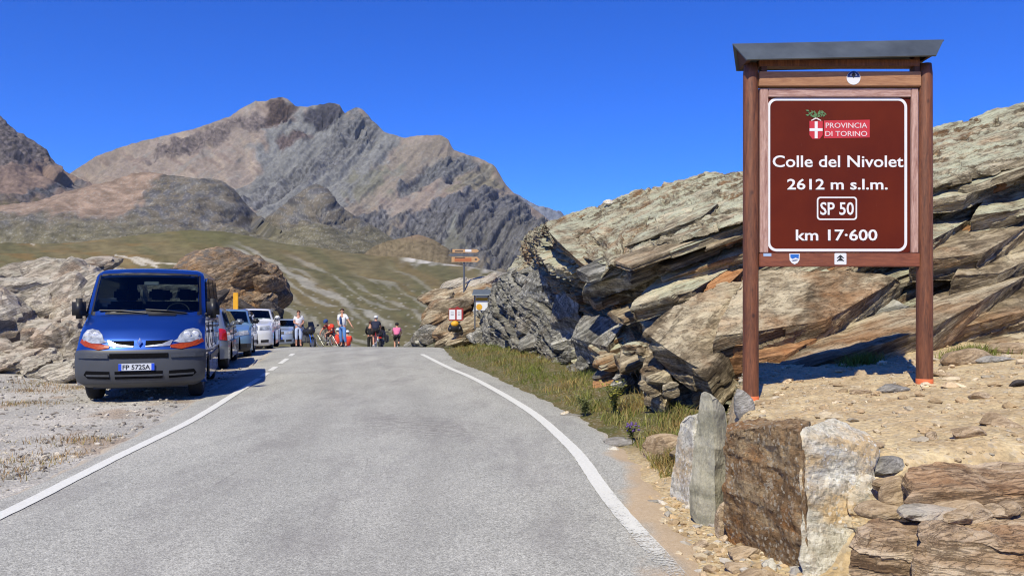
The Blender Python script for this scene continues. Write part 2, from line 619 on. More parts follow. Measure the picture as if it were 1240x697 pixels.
# ------------------------------------------------------------------ ground, road, markings
def zr(y):
    """Height of the road's centre: level, then over the crest."""
    y = np.asarray(y, float)
    t = np.clip(y - 22, 0, 28)
    return -0.0024 * t * t - np.clip(y - 50, 0, 40) * 0.134


_LE = np.array([(-40,-4.6),(2,-4.32),(4,-4.27),(6.57,-4.22),(7.57,-4.27),(10.3,-4.68),(14.5,-5.44),(18,-6.15),(22.7,-7.1),(30,-9.0),(40,-11.4),(60,-18),(90,-30)])
_RE = np.array([(-40,0.9),(2,1.1),(5,1.17),(7,1.25),(9.05,1.22),(10.9,1.0),(13.7,0.41),(18.25,-0.62),(22,-1.6),(28,-2.35),(34,-3.0),(45,-4.9),(60,-9),(90,-20)])
_LL = np.array([(2,-3.72),(5.87,-3.77),(7.57,-3.97),(10.3,-4.23),(11.9,-4.46),(16.66,-5.25),(22.7,-6.35),(30,-7.9)])
_RL = np.array([(3.6,1.03),(4.75,0.95),(5.66,0.84),(6.94,0.75),(8.13,0.71),(9.59,0.55),(11.1,0.35),(13.4,-0.10),(16.6,-0.83),(19.5,-1.62),(24.4,-2.80)])


def curve(tab, y):
    """Smooth curve through a table of (y, x)."""
    ys = tab[:, 0]
    y = np.asarray(y, float)
    k = np.array([-0.6, -0.3, 0, 0.3, 0.6])
    return np.mean([np.interp(y + kk, ys, tab[:, 1]) for kk in k], axis=0)


def xl(y): return curve(_LE, y)
def xr(y): return curve(_RE, y)


def xbank(y): return np.interp(y, [3.0, 3.4, 4.0, 4.6, 5.4, 6.2, 7.0, 8.0, 9.0, 11.0, 14.0], [4.0, 3.2, 2.15, 1.8, 1.70, 1.72, 1.86, 2.15, 2.5, 3.2, 4.2])


def gz(x, y):
    """Height of the ground."""
    x, y = np.broadcast_arrays(np.asarray(x, float), np.asarray(y, float))
    z = zr(y).copy()
    L, R = xl(y), xr(y)
    dl, dr = L - x, x - R
    z = z - 0.012 - 0.035 * sstep(0.0, 0.35, np.minimum(-dl, -dr))          # sunk under the asphalt
    z = z + np.where(dl > 0, -0.10 * sstep(15, 22, y) * sstep(0, 1.5, dl), 0)
    z = z + 0.10 * np.clip(dl - 3.0, 0, 10) * sstep(11, 15, y) * (1 - sstep(30, 42, y))
    verge = 0.20 * np.clip(dr, 0, 1.2) * sstep(8, 9.5, y) * (1 - sstep(24, 34, y)) + 0.16 * np.clip(dr, 0, 0.9) * (1 - sstep(8, 9.5, y)) * sstep(2.5, 4.5, y)
    low = 0.45 * sstep(3.15, 3.8, y) * sstep(2.0, 2.35, x) + 0.55 * sstep(4.3, 4.85, y)
    bench = 0.74 + 0.085 * np.clip(x - 2.16, -1, 6) + 0.02 * (y - 7.2)
    m = sstep(-0.16, 0.16, x - xbank(y)) * low / np.maximum(0.45 * sstep(2.0, 2.35, x) + 0.55, 0.55) * (0.55 + 0.45 * np.maximum(sstep(2.0, 2.35, x), sstep(4.3, 4.85, y))) * (1 - sstep(11, 15, y))
    z = z + verge * (1 - m) + (bench - zr(y)) * m
    z = z - np.clip(y - 46, 0, 70) * 0.10 * sstep(0, 10, np.abs(x + 8))
    q = v3(x, y, 0.0)
    off = sstep(0.0, 0.4, np.maximum(dl, dr))
    z = z + off * (0.035 * fbm(q * 1.1, 3, 3) + 0.016 * fbm(q * 5.0, 3, 5) * (1 - sstep(30, 60, y)) + 0.02 * m * fbm(q * 2.3, 4, 9))
    return np.maximum(z, -14 + 0 * z)


def gza(x, y): return float(gz(np.array([x]), np.array([y]))[0])


def axis_pts(*seg):
    a = []
    for (lo, hi, st) in seg:
        a += list(np.arange(lo, hi - 1e-9, st))
    return a


xs = np.array([-9000, -4000, -1800, -800, -350, -160, -80, -50] + axis_pts((-32, -14, 1.0), (-14, -8, 0.3), (-8, 0.5, 0.14), (0.5, 4.6, 0.045), (4.6, 8, 0.15), (8, 14, 0.6)) + [16, 20, 30, 60, 140, 350, 800, 1800, 4000, 9000], float)
ys = np.array([-9000, -3000, -900, -300, -90, -30, -10, -3, 0, 1] + axis_pts((1.6, 3.2, 0.12), (3.2, 8.5, 0.045), (8.5, 14, 0.09), (14, 36, 0.2), (36, 60, 1.0), (60, 120, 6)) + [130, 180, 300, 600, 1200, 2500, 5000, 9000], float)
GX, GY = np.meshgrid(xs, ys, indexing='ij')
GZ = gz(GX, np.maximum(GY, -3))
GZ = np.where(GY > 115, -14, GZ)
q = v3(GX, GY)
c_grav = alb(184, 180, 170)
c_grav2 = alb(204, 198, 186)
c_sand = alb(214, 192, 150)
c_sand2 = alb(194, 168, 128)
c_soil = alb(116, 104, 66)
c_grass = alb(96, 96, 52)
c_far = alb(122, 116, 84)
n1 = sstep(-0.35, 0.35, fbm(q * 0.9, 4, 41))
n2 = sstep(-0.3, 0.3, fbm(q * 3.1, 4, 43))
colL = c_grav + (c_grav2 - c_grav) * n1[..., None]
brown = sstep(0.22, 0.42, fbm(q * 0.8, 4, 47)) * 0.5
colL = colL + (alb(160, 128, 92) - colL) * brown[..., None]
colR = c_sand + (c_sand2 - c_sand) * (n2 * 0.7)[..., None]
verge_m = sstep(7.6, 9.6, GY + 0.5 * fbm(q * 1.7, 3, 51) + 0.9 * np.clip(GX - 1.4, 0, 2)) * (1 - sstep(0.1, 0.5, GX - xbank(GY) + 0.4 * fbm(q * 1.3, 3, 52)))
colV = c_soil + (c_grass - c_soil) * n2[..., None]
colR = colR + (colV - colR) * verge_m[..., None]
right = sstep(-0.3, 0.3, GX - (xl(GY) + xr(GY)) / 2)
gcol = colL + (colR - colL) * right[..., None]
far = sstep(40, 60, GY)
gcol = gcol + (c_far - gcol) * far[..., None]

m_ground, nt, b = nmat('ground_soil')
N = NT(nt)
pos = N.n('ShaderNodeNewGeometry').outputs['Position']
base = N.attr('col')
nf = N.noise(pos, 24, 6, 0.7)
nm = N.noise(pos, 5.5, 6, 0.65)
col = N.mix(0.55, base, N.ramp(nf, [(0.3, 0.22), (0.7, 0.78)]), 'OVERLAY')
col = N.mix(0.35, col, N.ramp(nm, [(0.3, 0.3), (0.7, 0.7)]), 'OVERLAY')
vo = N.voro(pos, 34, 'F1', 'Color')
sepv = N.n('ShaderNodeSeparateColor'); nt.links.new(vo, sepv.inputs[0])
col = N.mix(N.math('MULTIPLY', N.ramp(sepv.outputs[0], [(0.80, 0.0), (0.86, 1.0)]), 0.25), col, (0.50, 0.46, 0.38))
col = N.mix(N.math('MULTIPLY', N.ramp(sepv.outputs[1], [(0.86, 0.0), (0.9, 1.0)]), 0.3), col, (0.16, 0.14, 0.12))
N.put(b.inputs['Base Color'], col)
b.inputs['Roughness'].default_value = 0.95
b.inputs['Specular IOR Level'].default_value = 0.15
hb = N.math('ADD', N.math('MULTIPLY', N.noise(pos, 60, 5, 0.75), 0.5), N.math('MULTIPLY', N.voro(pos, 34), -0.9))
hb = N.math('ADD', hb, N.math('MULTIPLY', N.noise(pos, 9, 6, 0.7), 0.8))
N.put(b.inputs['Normal'], N.bump(hb, 0.55, 0.03))
ground = mesh_np('ground', v3(GX, GY, GZ), grid_faces(len(xs), len(ys)), m_ground, cols={'col': gcol}, smooth=True)
tag(ground, kind='structure')

# road: its own sheet of asphalt, ragged at the edges, sand blown over the right margin
NU, ry = 46, np.concatenate([np.arange(-6, 2, 0.5), np.arange(2, 12, 0.06), np.arange(12, 36, 0.15), np.arange(36, 80, 0.8)])
jl = 0.07 * fbm(v3(ry * 2.2, ry * 0 + 3.3), 4, 61)
jr = 0.10 * fbm(v3(ry * 2.0, ry * 0 + 8.1), 4, 62)
t = np.linspace(0, 1, NU)[:, None]
RX = (xl(ry) + jl)[None, :] * (1 - t) + (xr(ry) + jr)[None, :] * t
RY = np.broadcast_to(ry[None, :], RX.shape)
RZ = zr(RY) + 0.012 + 0.006 * fbm(v3(RX * 0.7, RY * 0.4), 3, 63)
edge = np.minimum(t, 1 - t) * 5.6
RZ = RZ - 0.03 * (1 - sstep(0, 0.14, edge)) * np.ones_like(RX)
sand = sstep(0.62, -0.05, (xr(RY) - RX) * np.interp(RY, [3, 5, 8.5, 9.6, 40], [0.75, 0.9, 1.6, 4.0, 6.0]) - 0.30 * fbm(v3(RX * 2.5, RY * 1.1), 4, 64))
sand = sand * np.interp(RY, [2, 8.7, 9.6, 40], [1, 1, 0.45, 0.3])
sandl = sstep(0.22, -0.02, (RX - xl(RY)) - 0.12 * fbm(v3(RX * 2.5, RY * 1.3), 4, 65)) * 0.6
m_road, nt, b = nmat('asphalt')
N = NT(nt)
pos = N.n('ShaderNodeNewGeometry').outputs['Position']
agg = N.voro(pos, 130, 'F1', 'Color')
sa = N.n('ShaderNodeSeparateColor'); nt.links.new(agg, sa.inputs[0])
pat = N.noise(N.mapping(pos, scale=(1, 0.35, 1)), 1.1, 7, 0.62)
col = N.ramp(pat, [(0.28, alb(168, 167, 158)), (0.72, alb(194, 192, 181))])
col = N.mix(0.7, col, N.ramp(sa.outputs[0], [(0.0, 0.22), (0.5, 0.5), (1.0, 0.80)]), 'OVERLAY')
col = N.mix(0.5, col, N.ramp(N.noise(pos, 38, 4, 0.7), [(0.3, 0.25), (0.7, 0.75)]), 'OVERLAY')
wear = N.noise(N.mapping(pos, scale=(1.6, 0.55, 1), loc=(4, 1, 0)), 0.8, 8, 0.7)
col = N.mix(N.math('MULTIPLY', N.ramp(wear, [(0.50, 0.0), (0.66, 1.0)]), 0.48), col, alb(140, 136, 132))
trk = N.attr('track', 'Fac')
col = N.mix(N.math('MULTIPLY', trk, N.ramp(N.noise(N.mapping(pos, scale=(2.0, 0.4, 1)), 1.2, 5, 0.6), [(0.3, 0.10), (0.7, 0.42)])), col, alb(146, 143, 136))
crk = N.voro(N.mapping(N.mix(0.10, pos, N.n('ShaderNodeTexNoise').outputs['Color'], 'ADD'), scale=(0.55, 0.30, 1)), 1.0, 'DISTANCE_TO_EDGE')
crm = N.ramp(N.noise(pos, 0.5, 3), [(0.48, 0.0), (0.58, 1.0)])
col = N.mix(N.math('MULTIPLY', N.math('MULTIPLY', N.ramp(crk, [(0.0, 1.0), (0.005, 0.0)]), crm), 0.22), col, alb(88, 84, 80))
scuff = N.attr('scuff', 'Fac')
sn = N.noise(N.mapping(pos, scale=(3, 7, 1)), 2.0, 8, 0.75)
col = N.mix(N.math('MULTIPLY', N.math('MULTIPLY', scuff, N.ramp(sn, [(0.42, 0.0), (0.60, 1.0)])), 0.6), col, alb(105, 98, 95))
sd = N.attr('sand', 'Fac')
sg = N.noise(pos, 30, 6, 0.7)
sdm = N.ramp(N.math('ADD', sd, N.math('MULTIPLY', N.math('SUBTRACT', sg, 0.5), 0.5)), [(0.25, 0.0), (0.75, 1.0)])
col = N.mix(N.math('MULTIPLY', sdm, 0.92), col, N.ramp(sg, [(0.3, alb(190, 164, 130)), (0.7, alb(212, 190, 160))]))
N.put(b.inputs['Base Color'], col)
b.inputs['Roughness'].default_value = 0.9
b.inputs['Specular IOR Level'].default_value = 0.25
N.put(b.inputs['Normal'], N.bump(N.math('ADD', N.noise(pos, 120, 3, 0.6), N.voro(pos, 90)), 0.5, 0.006))
px_ = RX / np.maximum(RY, 1.5) * F_PX + HX
py_ = HY + (EYE - RZ) / np.maximum(RY, 1.5) * F_PX
scuff_v = np.exp(-((RX + 0.86) / 0.75) ** 2 - ((RY - 9.9) / 0.75) ** 2) + 0.7 * np.exp(-((RX + 1.55) / 0.5) ** 2 - ((RY - 10.8) / 0.7) ** 2) + 0.5 * np.exp(-((RX + 2.7) / 0.25) ** 2 - ((RY - 9.0) / 3.0) ** 2)
mid_ = (xl(RY) + xr(RY)) / 2
track_v = np.exp(-((RX - mid_ + 0.75) / 0.28) ** 2) + np.exp(-((RX - mid_ - 0.75) / 0.28) ** 2) + 0.6 * np.exp(-((RX - mid_) / 0.25) ** 2)
road = mesh_np('road', np.stack([RX, RY, RZ], -1), grid_faces(NU, len(ry)), m_road, attrs={'sand': np.maximum(sand, sandl), 'scuff': scuff_v, 'track': track_v}, smooth=True)
tag(road, kind='structure')

m_paint, nt, b = nmat('worn_road_paint')
N = NT(nt)
pos = N.n('ShaderNodeNewGeometry').outputs['Position']
fine = N.noise(pos, 42, 5, 0.75)
big = N.noise(pos, 3.0, 6, 0.7)
col = N.ramp(fine, [(0.3, alb(214, 213, 203, 1.25)), (0.65, alb(242, 241, 230, 1.25))])
wearf = N.math('ADD', N.attr('wear', 'Fac'), N.math('MULTIPLY', N.math('SUBTRACT', N.math('ADD', N.math('MULTIPLY', fine, 0.6), N.math('MULTIPLY', big, 0.4)), 0.5), 1.5))
wm = N.ramp(wearf, [(0.42, 0.0), (0.60, 1.0)])
N.put(b.inputs['Base Color'], col)
b.inputs['Roughness'].default_value = 0.75
tr = N.n('ShaderNodeBsdfTransparent')
ms = N.n('ShaderNodeMixShader')
nt.links.new(wm, ms.inputs[0]); nt.links.new(b.outputs[0], ms.inputs[1]); nt.links.new(tr.outputs[0], ms.inputs[2])
nt.links.new(ms.outputs[0], [n for n in nt.nodes if n.type == 'OUTPUT_MATERIAL'][0].inputs[0])


def road_line(name, tab, y0, y1, w, label_wear):
    yy = np.arange(y0, y1 + 1e-6, 0.05)
    cx = curve(tab, yy)
    dx = np.gradient(cx, yy)
    nrm = np.stack([np.ones_like(dx), -dx], -1) / np.sqrt(1 + dx ** 2)[:, None]
    V, A = [], []
    for s in np.linspace(-1, 1, 5):
        jit = 0.006 * fbm(v3(yy * 6, yy * 0 + s * 9), 3, 71) * abs(s)
        X = cx + nrm[:, 0] * (s * w / 2 + jit)
        Y = yy + nrm[:, 1] * (s * w / 2 + jit)
        V.append(np.stack([X, Y, zr(Y) + 0.019 + 0.006 * fbm(v3(X * 0.7, Y * 0.4), 3, 63)], -1))
        A.append(label_wear(yy) + 0.04 * abs(s))
    o = mesh_np(name, np.array(V), grid_faces(5, len(yy)), m_paint, attrs={'wear': np.array(A)}, smooth=True)
    return tag(o, kind='structure')


road_line('road_marking', _LL, 2.0, 16.5, 0.125, lambda y: np.interp(y, [2, 8, 16], [0.34, 0.28, 0.20]))
for a, bb in ((16.9, 17.7), (18.3, 19.4), (20.3, 22.2), (23.2, 24.6)):
    road_line('road_marking', _LL, a, bb, 0.13, lambda y: y * 0 + 0.2)
road_line('road_marking', _RL, 3.6, 24.2, 0.135, lambda y: np.interp(y, [3.6, 4.6, 5.2, 5.9, 6.8, 8, 24], [0.66, 0.54, 0.45, 0.38, 0.29, 0.2, 0.12]))

# ------------------------------------------------------------------ far relief: meadow hill and mountains
def poly_mask(px, py, poly):
    """1 inside the polygon (points in the same plane as px, py)."""
    poly = np.asarray(poly, float)
    inside = np.zeros(px.shape, bool)
    x0, y0 = poly[-1]
    for x1, y1 in poly:
        c = ((y0 > py) != (y1 > py)) & (px < (x1 - x0) * (py - y0) / (y1 - y0 + 1e-12) + x0)
        inside ^= c
        x0, y0 = x1, y1
    return inside


def sheet(curves, nu, nv, wts=None, smooth_v=False):
    """Grid of (px, py, Y) between control curves (each C points), nu along, nv across."""
    C = np.asarray(curves, float)
    K, n, _ = C.shape
    u = np.linspace(0, n - 1, nu)
    E = np.stack([np.stack([np.interp(u, np.arange(n), C[k, :, d]) for d in range(3)], -1) for k in range(K)])
    w = np.asarray(wts if wts is not None else np.arange(K), float)
    v = np.linspace(w[0], w[-1], nv)
    out = np.empty((nu, nv, 3))
    for i in range(nv):
        k = min(np.searchsorted(w, v[i], side='right') - 1, K - 2)
        f = (v[i] - w[k]) / (w[k + 1] - w[k])
        if smooth_v: f = f * f * (3 - 2 * f)
        out[:, i] = E[k] * (1 - f) + E[k + 1] * f
    return out


def to_world(g):
    return np.stack([(g[..., 0] - HX) / F_PX * g[..., 2], g[..., 2], EYE + (HY - g[..., 1]) / F_PX * g[..., 2]], -1)


def normals(p):
    du = np.gradient(p, axis=0)
    dv = np.gradient(p, axis=1)
    n = np.cross(du, dv)
    n /= np.maximum(np.linalg.norm(n, axis=-1, keepdims=True), 1e-9)
    return n * np.where(n[..., [1]] > 0, -1, 1)


def land_mat(name, fscale, bump, bdist, speck=0.25):
    m, nt, b = nmat(name)
    N = NT(nt)
    pos = N.n('ShaderNodeNewGeometry').outputs['Position']
    base = N.attr('col')
    col = N.mix(0.3, base, N.ramp(N.noise(pos, fscale, 8, 0.7), [(0.3, 0.32), (0.7, 0.68)]), 'OVERLAY')
    col = N.mix(speck, col, N.ramp(N.noise(pos, fscale * 6, 6, 0.75), [(0.35, 0.2), (0.65, 0.8)]), 'OVERLAY')
    N.put(b.inputs['Base Color'], col)
    b.inputs['Roughness'].default_value = 1.0
    b.inputs['Specular IOR Level'].default_value = 0.05
    h = N.math('ADD', N.noise(pos, fscale * 2.2, 8, 0.72), N.math('MULTIPLY', N.noise(pos, fscale * 9, 6, 0.7), 0.4))
    N.put(b.inputs['Normal'], N.bump(h, bump, bdist))
    return m


def back_rows(p, drop, n=3):
    """Rows that carry a crest back and down so that the relief is a solid hill from other places too."""
    last = p[:, -1]
    rows = []
    for k in range(1, n + 1):
        d = last[:, 1] * 0.12 * k
        q = last.copy()
        q[:, 1] += d
        q[:, 0] *= 1 + 0.12 * k
        q[:, 2] -= drop * (k / n) ** 1.5
        rows.append(q)
    return np.concatenate([p, np.stack(rows, 1)], 1)


def ext(c, rows):
    return np.concatenate([c, np.repeat(c[:, -1:], rows, 1)], 1)


def mountain(name, sky, base_py, Y0, Y1, nu, nv, colour, relief, mat, sky_noise=1.0, mid=None, drop=None):
    sky = np.asarray(sky, float)
    px = np.linspace(sky[0, 0], sky[-1, 0], 240)
    top = np.interp(px, sky[:, 0], sky[:, 1])
    top = top + sky_noise * fbm(v3(px * 0.16, px * 0), 4, 77)
    cu = [np.stack([px, px * 0 + base_py, px * 0 + Y0], -1)]
    if mid:
        for f, yf in mid:
            kw = np.exp(-0.5 * (np.arange(-60, 61) / (4 + 26 * (1 - f))) ** 2)
            tsm = np.convolve(np.pad(top, 60, mode='edge'), kw / kw.sum(), 'valid')
            cu.append(np.stack([px, base_py + (tsm - base_py) * f, px * 0 + Y0 + (Y1 - Y0) * yf], -1))
    cu.append(np.stack([px, top, px * 0 + Y1], -1))
    g = sheet(cu, nu, nv, [0] + [f for f, _ in (mid or [])] + [1])
    p = to_world(g)
    n = normals(p)
    v = np.linspace(0, 1, nv)[None, :] * np.ones((nu, 1))
    c, rough = colour(g[..., 0], g[..., 1], p, v)
    d = relief(p, g[..., 0], g[..., 1], v, rough)
    fade = 1 - sstep(0.93, 1.0, v)
    p = p + n * (d * (0.12 + 0.88 * fade))[..., None]
    p = back_rows(p, drop or p[..., 2].max() * 0.7)
    c = ext(c, 3)
    o = mesh_np(name, p, grid_faces(nu, nv + 3), mat, cols={'col': c}, smooth=True)
    return tag(o, kind='structure')


def lay(c, rgb, m):
    return c + (alb(*rgb) - c) * np.clip(m, 0, 1)[..., None]


def c1(*pts): return [(x * 0.3387, 90 + y * 0.3387) for x, y in pts]
def c2(*pts): return [(300 + x * 0.3387, 90 + y * 0.3387) for x, y in pts]


m_mount = land_mat('mountain_rock', 0.012, 0.5, 9.0)
m_hump = land_mat('rocky_hill', 0.016, 0.5, 4.0, 0.2)
m_hill = land_mat('alpine_meadow', 0.03, 0.2, 0.6, 0.06)

SKY_MAIN = [(20,262),(60,228),(85,209),(115,188),(140,179),(166,171),(203,163),(234,156),(262,146),(278,141),(292,131),(308,122),(320,122),(332,118),(341,117),(350,120),(358,128),(372,129),(388,125.5),(403,124),(412,127),(417,137),(430,129),(440,132),(449,142),(466,159),(490,166),(503,163.5),(533,163),(544,169),(549,181),(565,186),(581,191),(600,200),(606,211),(612,222),(625,236),(645,250),(662,262),(690,290),(740,330)]
PAINT = [
    ((138, 137, 134), 0.35, 4.5, c1((1030,80),(1240,110),(1240,520),(900,480),(820,400),(900,330),(960,260),(1000,170))),
    ((136, 136, 134), 0.35, 4.5, c2((100,110),(345,135),(420,120),(560,225),(430,330),(330,470),(180,520),(0,560),(0,300))),
    ((150, 138, 124), 0.15, 3.0, c2((590,228),(720,225),(737,268),(640,310),(540,400),(350,490),(325,470),(450,340),(520,270))),
    ((130, 128, 112), 0.2, 5.0, c2((370,330),(500,290),(560,300),(470,400),(380,420))),
    ((122, 110, 106), 1.0, 2.2, c1((450,318),(540,296),(560,265),(640,232),(740,180),(860,145),(960,125),(1040,105),(1060,128),(1000,168),(900,183),(835,195),(800,232),(790,262),(700,275),(610,292),(540,312))),
    ((92, 78, 72), 1.0, 1.5, c1((935,112),(1010,78),(1060,112),(1010,150),(950,160))),
    ((78, 76, 82), 1.0, 1.5, c1((1090,118),(1180,98),(1235,112),(1225,140),(1150,165),(1080,150))),
    ((112, 112, 116), 1.0, 2.2, c1((1240,150),(1200,168),(1150,225),(1080,270),(1000,318),(900,398),(860,440),(900,458),(1000,405),(1100,352),(1240,272))),
    ((118, 118, 119), 0.9, 2.2, c2((345,150),(400,115),(440,150),(492,205),(400,250),(330,272),(230,335),(130,385),(0,425),(0,372),(150,290),(260,220))),
    ((108, 109, 112), 1.0, 2.0, c2((535,400),(590,345),(660,295),(740,272),(850,312),(780,352),(722,384),(680,368),(640,382),(600,392),(560,420))),
    ((132, 124, 106), 0.4, 2.0, c2((850,318),(885,325),(930,400),(900,420),(760,430),(700,440),(760,370))),
    ((102, 102, 107), 1.0, 3.0, c2((480,590),(560,500),(700,450),(830,425),(950,430),(1080,520),(1150,640),(1150,700),(900,700),(690,640),(600,610))),
    ((110, 109, 112), 0.9, 3.0, c2((330,540),(370,490),(470,450),(560,500),(480,560),(400,580))),
    ((140, 145, 146), 0.0, 1.5, c2((690,640),(728,560),(735,530),(752,560),(785,640))),
    ((100, 86, 84), 0.8, 1.5, c1((980,215),(1010,185),(1080,170),(1110,185),(1060,205),(1000,240))),
    ((96, 92, 92), 0.7, 1.2, c1((830,300),(845,288),(855,296),(838,306))),
]


def col_main(px, py, p, v):
    q = v3(px * 0.055, py * 0.055)
    wx = fbm(q, 6, 81, 0.62) * 11
    wy = fbm(q + 9, 6, 82, 0.62) * 8
    c = np.broadcast_to(alb(156, 142, 131), px.shape + (3,)).copy()
    c = lay(c, (168, 152, 136), sstep(-0.1, 0.5, fbm(v3((px + py) * 0.02, (py - px) * 0.05), 4, 83)))
    c = lay(c, (142, 124, 114), sstep(0.1, 0.5, fbm(v3((px + py * 1.6) * 0.012, (py - px * 0.5) * 0.09), 4, 84)) * 0.7)
    rough = np.full(px.shape, 0.12)
    for rgb, rg, wf, poly in PAINT:
        rgb = tuple(0.86 * v_ + 0.14 * w_ for v_, w_ in zip(rgb, (136, 128, 121))) if rgb[0] > 95 else rgb
        m = poly_mask(px + wx * wf / 2.2, py + wy * wf / 2.2, poly).astype(float)
        for _ in range(3):
            m[1:-1] = (m[:-2] + 2 * m[1:-1] + m[2:]) / 4
            m[:, 1:-1] = (m[:, :-2] + 2 * m[:, 1:-1] + m[:, 2:]) / 4
        c = lay(c, rgb, m)
        rough = rough + (rg - rough) * m
    low = sstep(252, 285, py + 9 * fbm(q * 1.5, 3, 85) + np.clip(px - 430, 0, 300) * -0.03)
    c = lay(c, (112, 106, 84), low * 0.7 * (1 - rough * 0.7))
    st = fbm(v3((px * 0.35 + py * 0.5) * 0.16, (py - px * 0.45) * 0.035), 4, 86)          # scree chutes
    c = lay(c, (150, 148, 142), sstep(0.15, 0.5, st) * 0.5 * (1 - rough))
    ac, al_ = px * 0.66 + py * 0.75, px * 0.75 - py * 0.66
    ds = fbm(v3(ac * 0.11 + wx * 0.05, al_ * 0.016), 5, 88, 0.6)
    c = c * (1 + 0.22 * np.clip(ds, -0.6, 0.6))[..., None]
    c = c * np.array([0.84, 0.86, 0.86])
    mott = fbm(v3(px * 0.25, py * 0.42), 5, 87, 0.68)
    c = c * (1 + (rough * 0.6 + 0.10)[..., None] * np.clip(mott, -0.6, 0.7)[..., None])
    return np.clip(c, 0.01, 0.8), rough


def rel_main(p, px, py, v, rough):
    ac, al_ = px * 0.66 + py * 0.75, px * 0.75 - py * 0.66
    d = 22 * fbm(p * [0.0050, 0.003, 0.0016], 5, 91, 0.5) + 34 * (0.30 + 0.70 * rough) * fbm(v3(ac * 0.055, al_ * 0.010), 5, 94, 0.55)
    d = d + rough * 16 * fbm(p * [0.016, 0.010, 0.024], 5, 92, 0.62)
    d = d + 70 * fbm(p * [0.0014, 0.001, 0.0007], 3, 93)
    return d * (0.35 + 0.65 * sstep(0, 0.2, v))


mountain('mountain', SKY_MAIN, 345, 1500, 3000, 620, 300, col_main, rel_main, m_mount, 1.1, mid=[(0.3, 0.42), (0.62, 0.74), (0.85, 0.91)])


def col_left(px, py, p, v):
    q = v3(px * 0.06, py * 0.06)
    w = fbm(q, 4, 101) * 10
    c = np.broadcast_to(alb(118, 109, 106), px.shape + (3,)).copy()
    rough = np.ones(px.shape)
    scr = sstep(-6, 6, (py + w) - np.interp(px, [-60, 20, 70, 110], [215, 200, 198, 205]))
    c = lay(c, (150, 128, 114), scr)
    rough = rough * (1 - 0.85 * scr)
    dk = sstep(0, 6, (py + w) - np.interp(px, [-60, 10, 50, 110], [215, 240, 222, 214])) * sstep(8, -8, py + w - np.interp(px, [-60, 50, 110], [250, 240, 222]))
    c = lay(c, (98, 98, 102), dk)
    rough = np.maximum(rough, dk * 0.8)
    c = lay(c, (110, 102, 76), sstep(236, 256, py + w))
    c = c * np.array([0.78, 0.80, 0.81])
    c = c * (1 + (0.25 + rough * 0.8)[..., None] * np.clip(fbm(v3(px * 0.2, py * 0.42), 5, 104, 0.65), -0.6, 0.7)[..., None])
    return np.clip(c, 0.01, 0.8), rough


def rel_left(p, px, py, v, rough):
    d = 26 * fbm(p * [0.005, 0.004, 0.003], 5, 105, 0.55)
    z = p[..., 2] + 0.25 * p[..., 0]
    d = d + rough * 16 * fbm(np.stack([p[..., 0] * 0.008, p[..., 1] * 0.006, z * 0.04], -1), 5, 106, 0.6)
    return d


mountain('mountain', [(-260,60),(-150,95),(-70,112),(-25,128),(0,139),(10,150),(20,159),(30,163),(41,170),(51,176),(57,182),(62,191),(68,200),(78,206),(85,209),(97,215),(108,220),(125,240),(140,262)], 300, 1400, 2400, 300, 200, col_left, rel_left, m_mount, 1.6, mid=[(0.3, 0.36), (0.65, 0.70), (0.88, 0.91)])
mountain('mountain', [(585,240),(610,232),(625,235.5),(645,246),(665,256),(686,263),(720,285),(780,330)], 340, 3600, 4300, 120, 80,
         lambda px, py, p, v: (np.clip(np.broadcast_to(alb(120, 126, 138), px.shape + (3,)) * (1 + 0.5 * fbm(v3(px * 0.2, py * 0.3), 4, 111))[..., None], 0.01, 0.8), np.ones(px.shape)),
         lambda p, px, py, v, r: 40 * (ridged(p * 0.005, 5, 112) - 0.4), m_mount, 0.8)


def col_hump(pink_edge, seed):
    def f(px, py, p, v):
        q = v3(px * 0.07, py * 0.07)
        w = fbm(q, 4, seed) * 14
        c = np.broadcast_to(alb(116, 109, 97), px.shape + (3,)).copy()
        gn = sstep(-0.1, 0.35, fbm(v3(px * 0.07, py * 0.12), 4, seed + 1))
        c = lay(c, (112, 110, 106), gn)
        rough = 0.35 + 0.5 * gn
        rk = sstep(0.10, 0.3, fbm(v3(px * 0.06, py * 0.14), 5, seed + 2, 0.62))
        c = lay(c, (94, 94, 98), rk * 0.8)
        rough = np.maximum(rough, rk)
        if pink_edge is not None:
            pk = sstep(6, -8, px + w - np.interp(py, [200, 225, 250, 265], pink_edge)) * sstep(272, 255, py + w * 0.5)
            c = lay(c, (150, 130, 114), pk)
            rough = rough * (1 - 0.7 * pk)
        c = lay(c, (116, 111, 88), sstep(262, 290, py + w * 0.6) * 0.8)
        wh = sstep(0.30, 0.36, fbm(v3(px * 0.5, py * 0.7), 3, seed + 4)) * 0.35
        c = lay(c, (168, 166, 160), wh)
        c = c * (0.92 + 0.45 * np.clip(fbm(v3(px * 0.05 + py * 0.03, py * 0.17), 6, seed + 5, 0.66), -0.7, 0.8)[..., None])
        return np.clip(c, 0.01, 0.8), rough
    return f


def rel_hump(seed):
    def f(p, px, py, v, rough):
        return 16 * fbm(p * 0.006, 3, seed) + rough * 6 * fbm(p * [0.016, 0.008, 0.03], 5, seed + 1, 0.55)
    return f


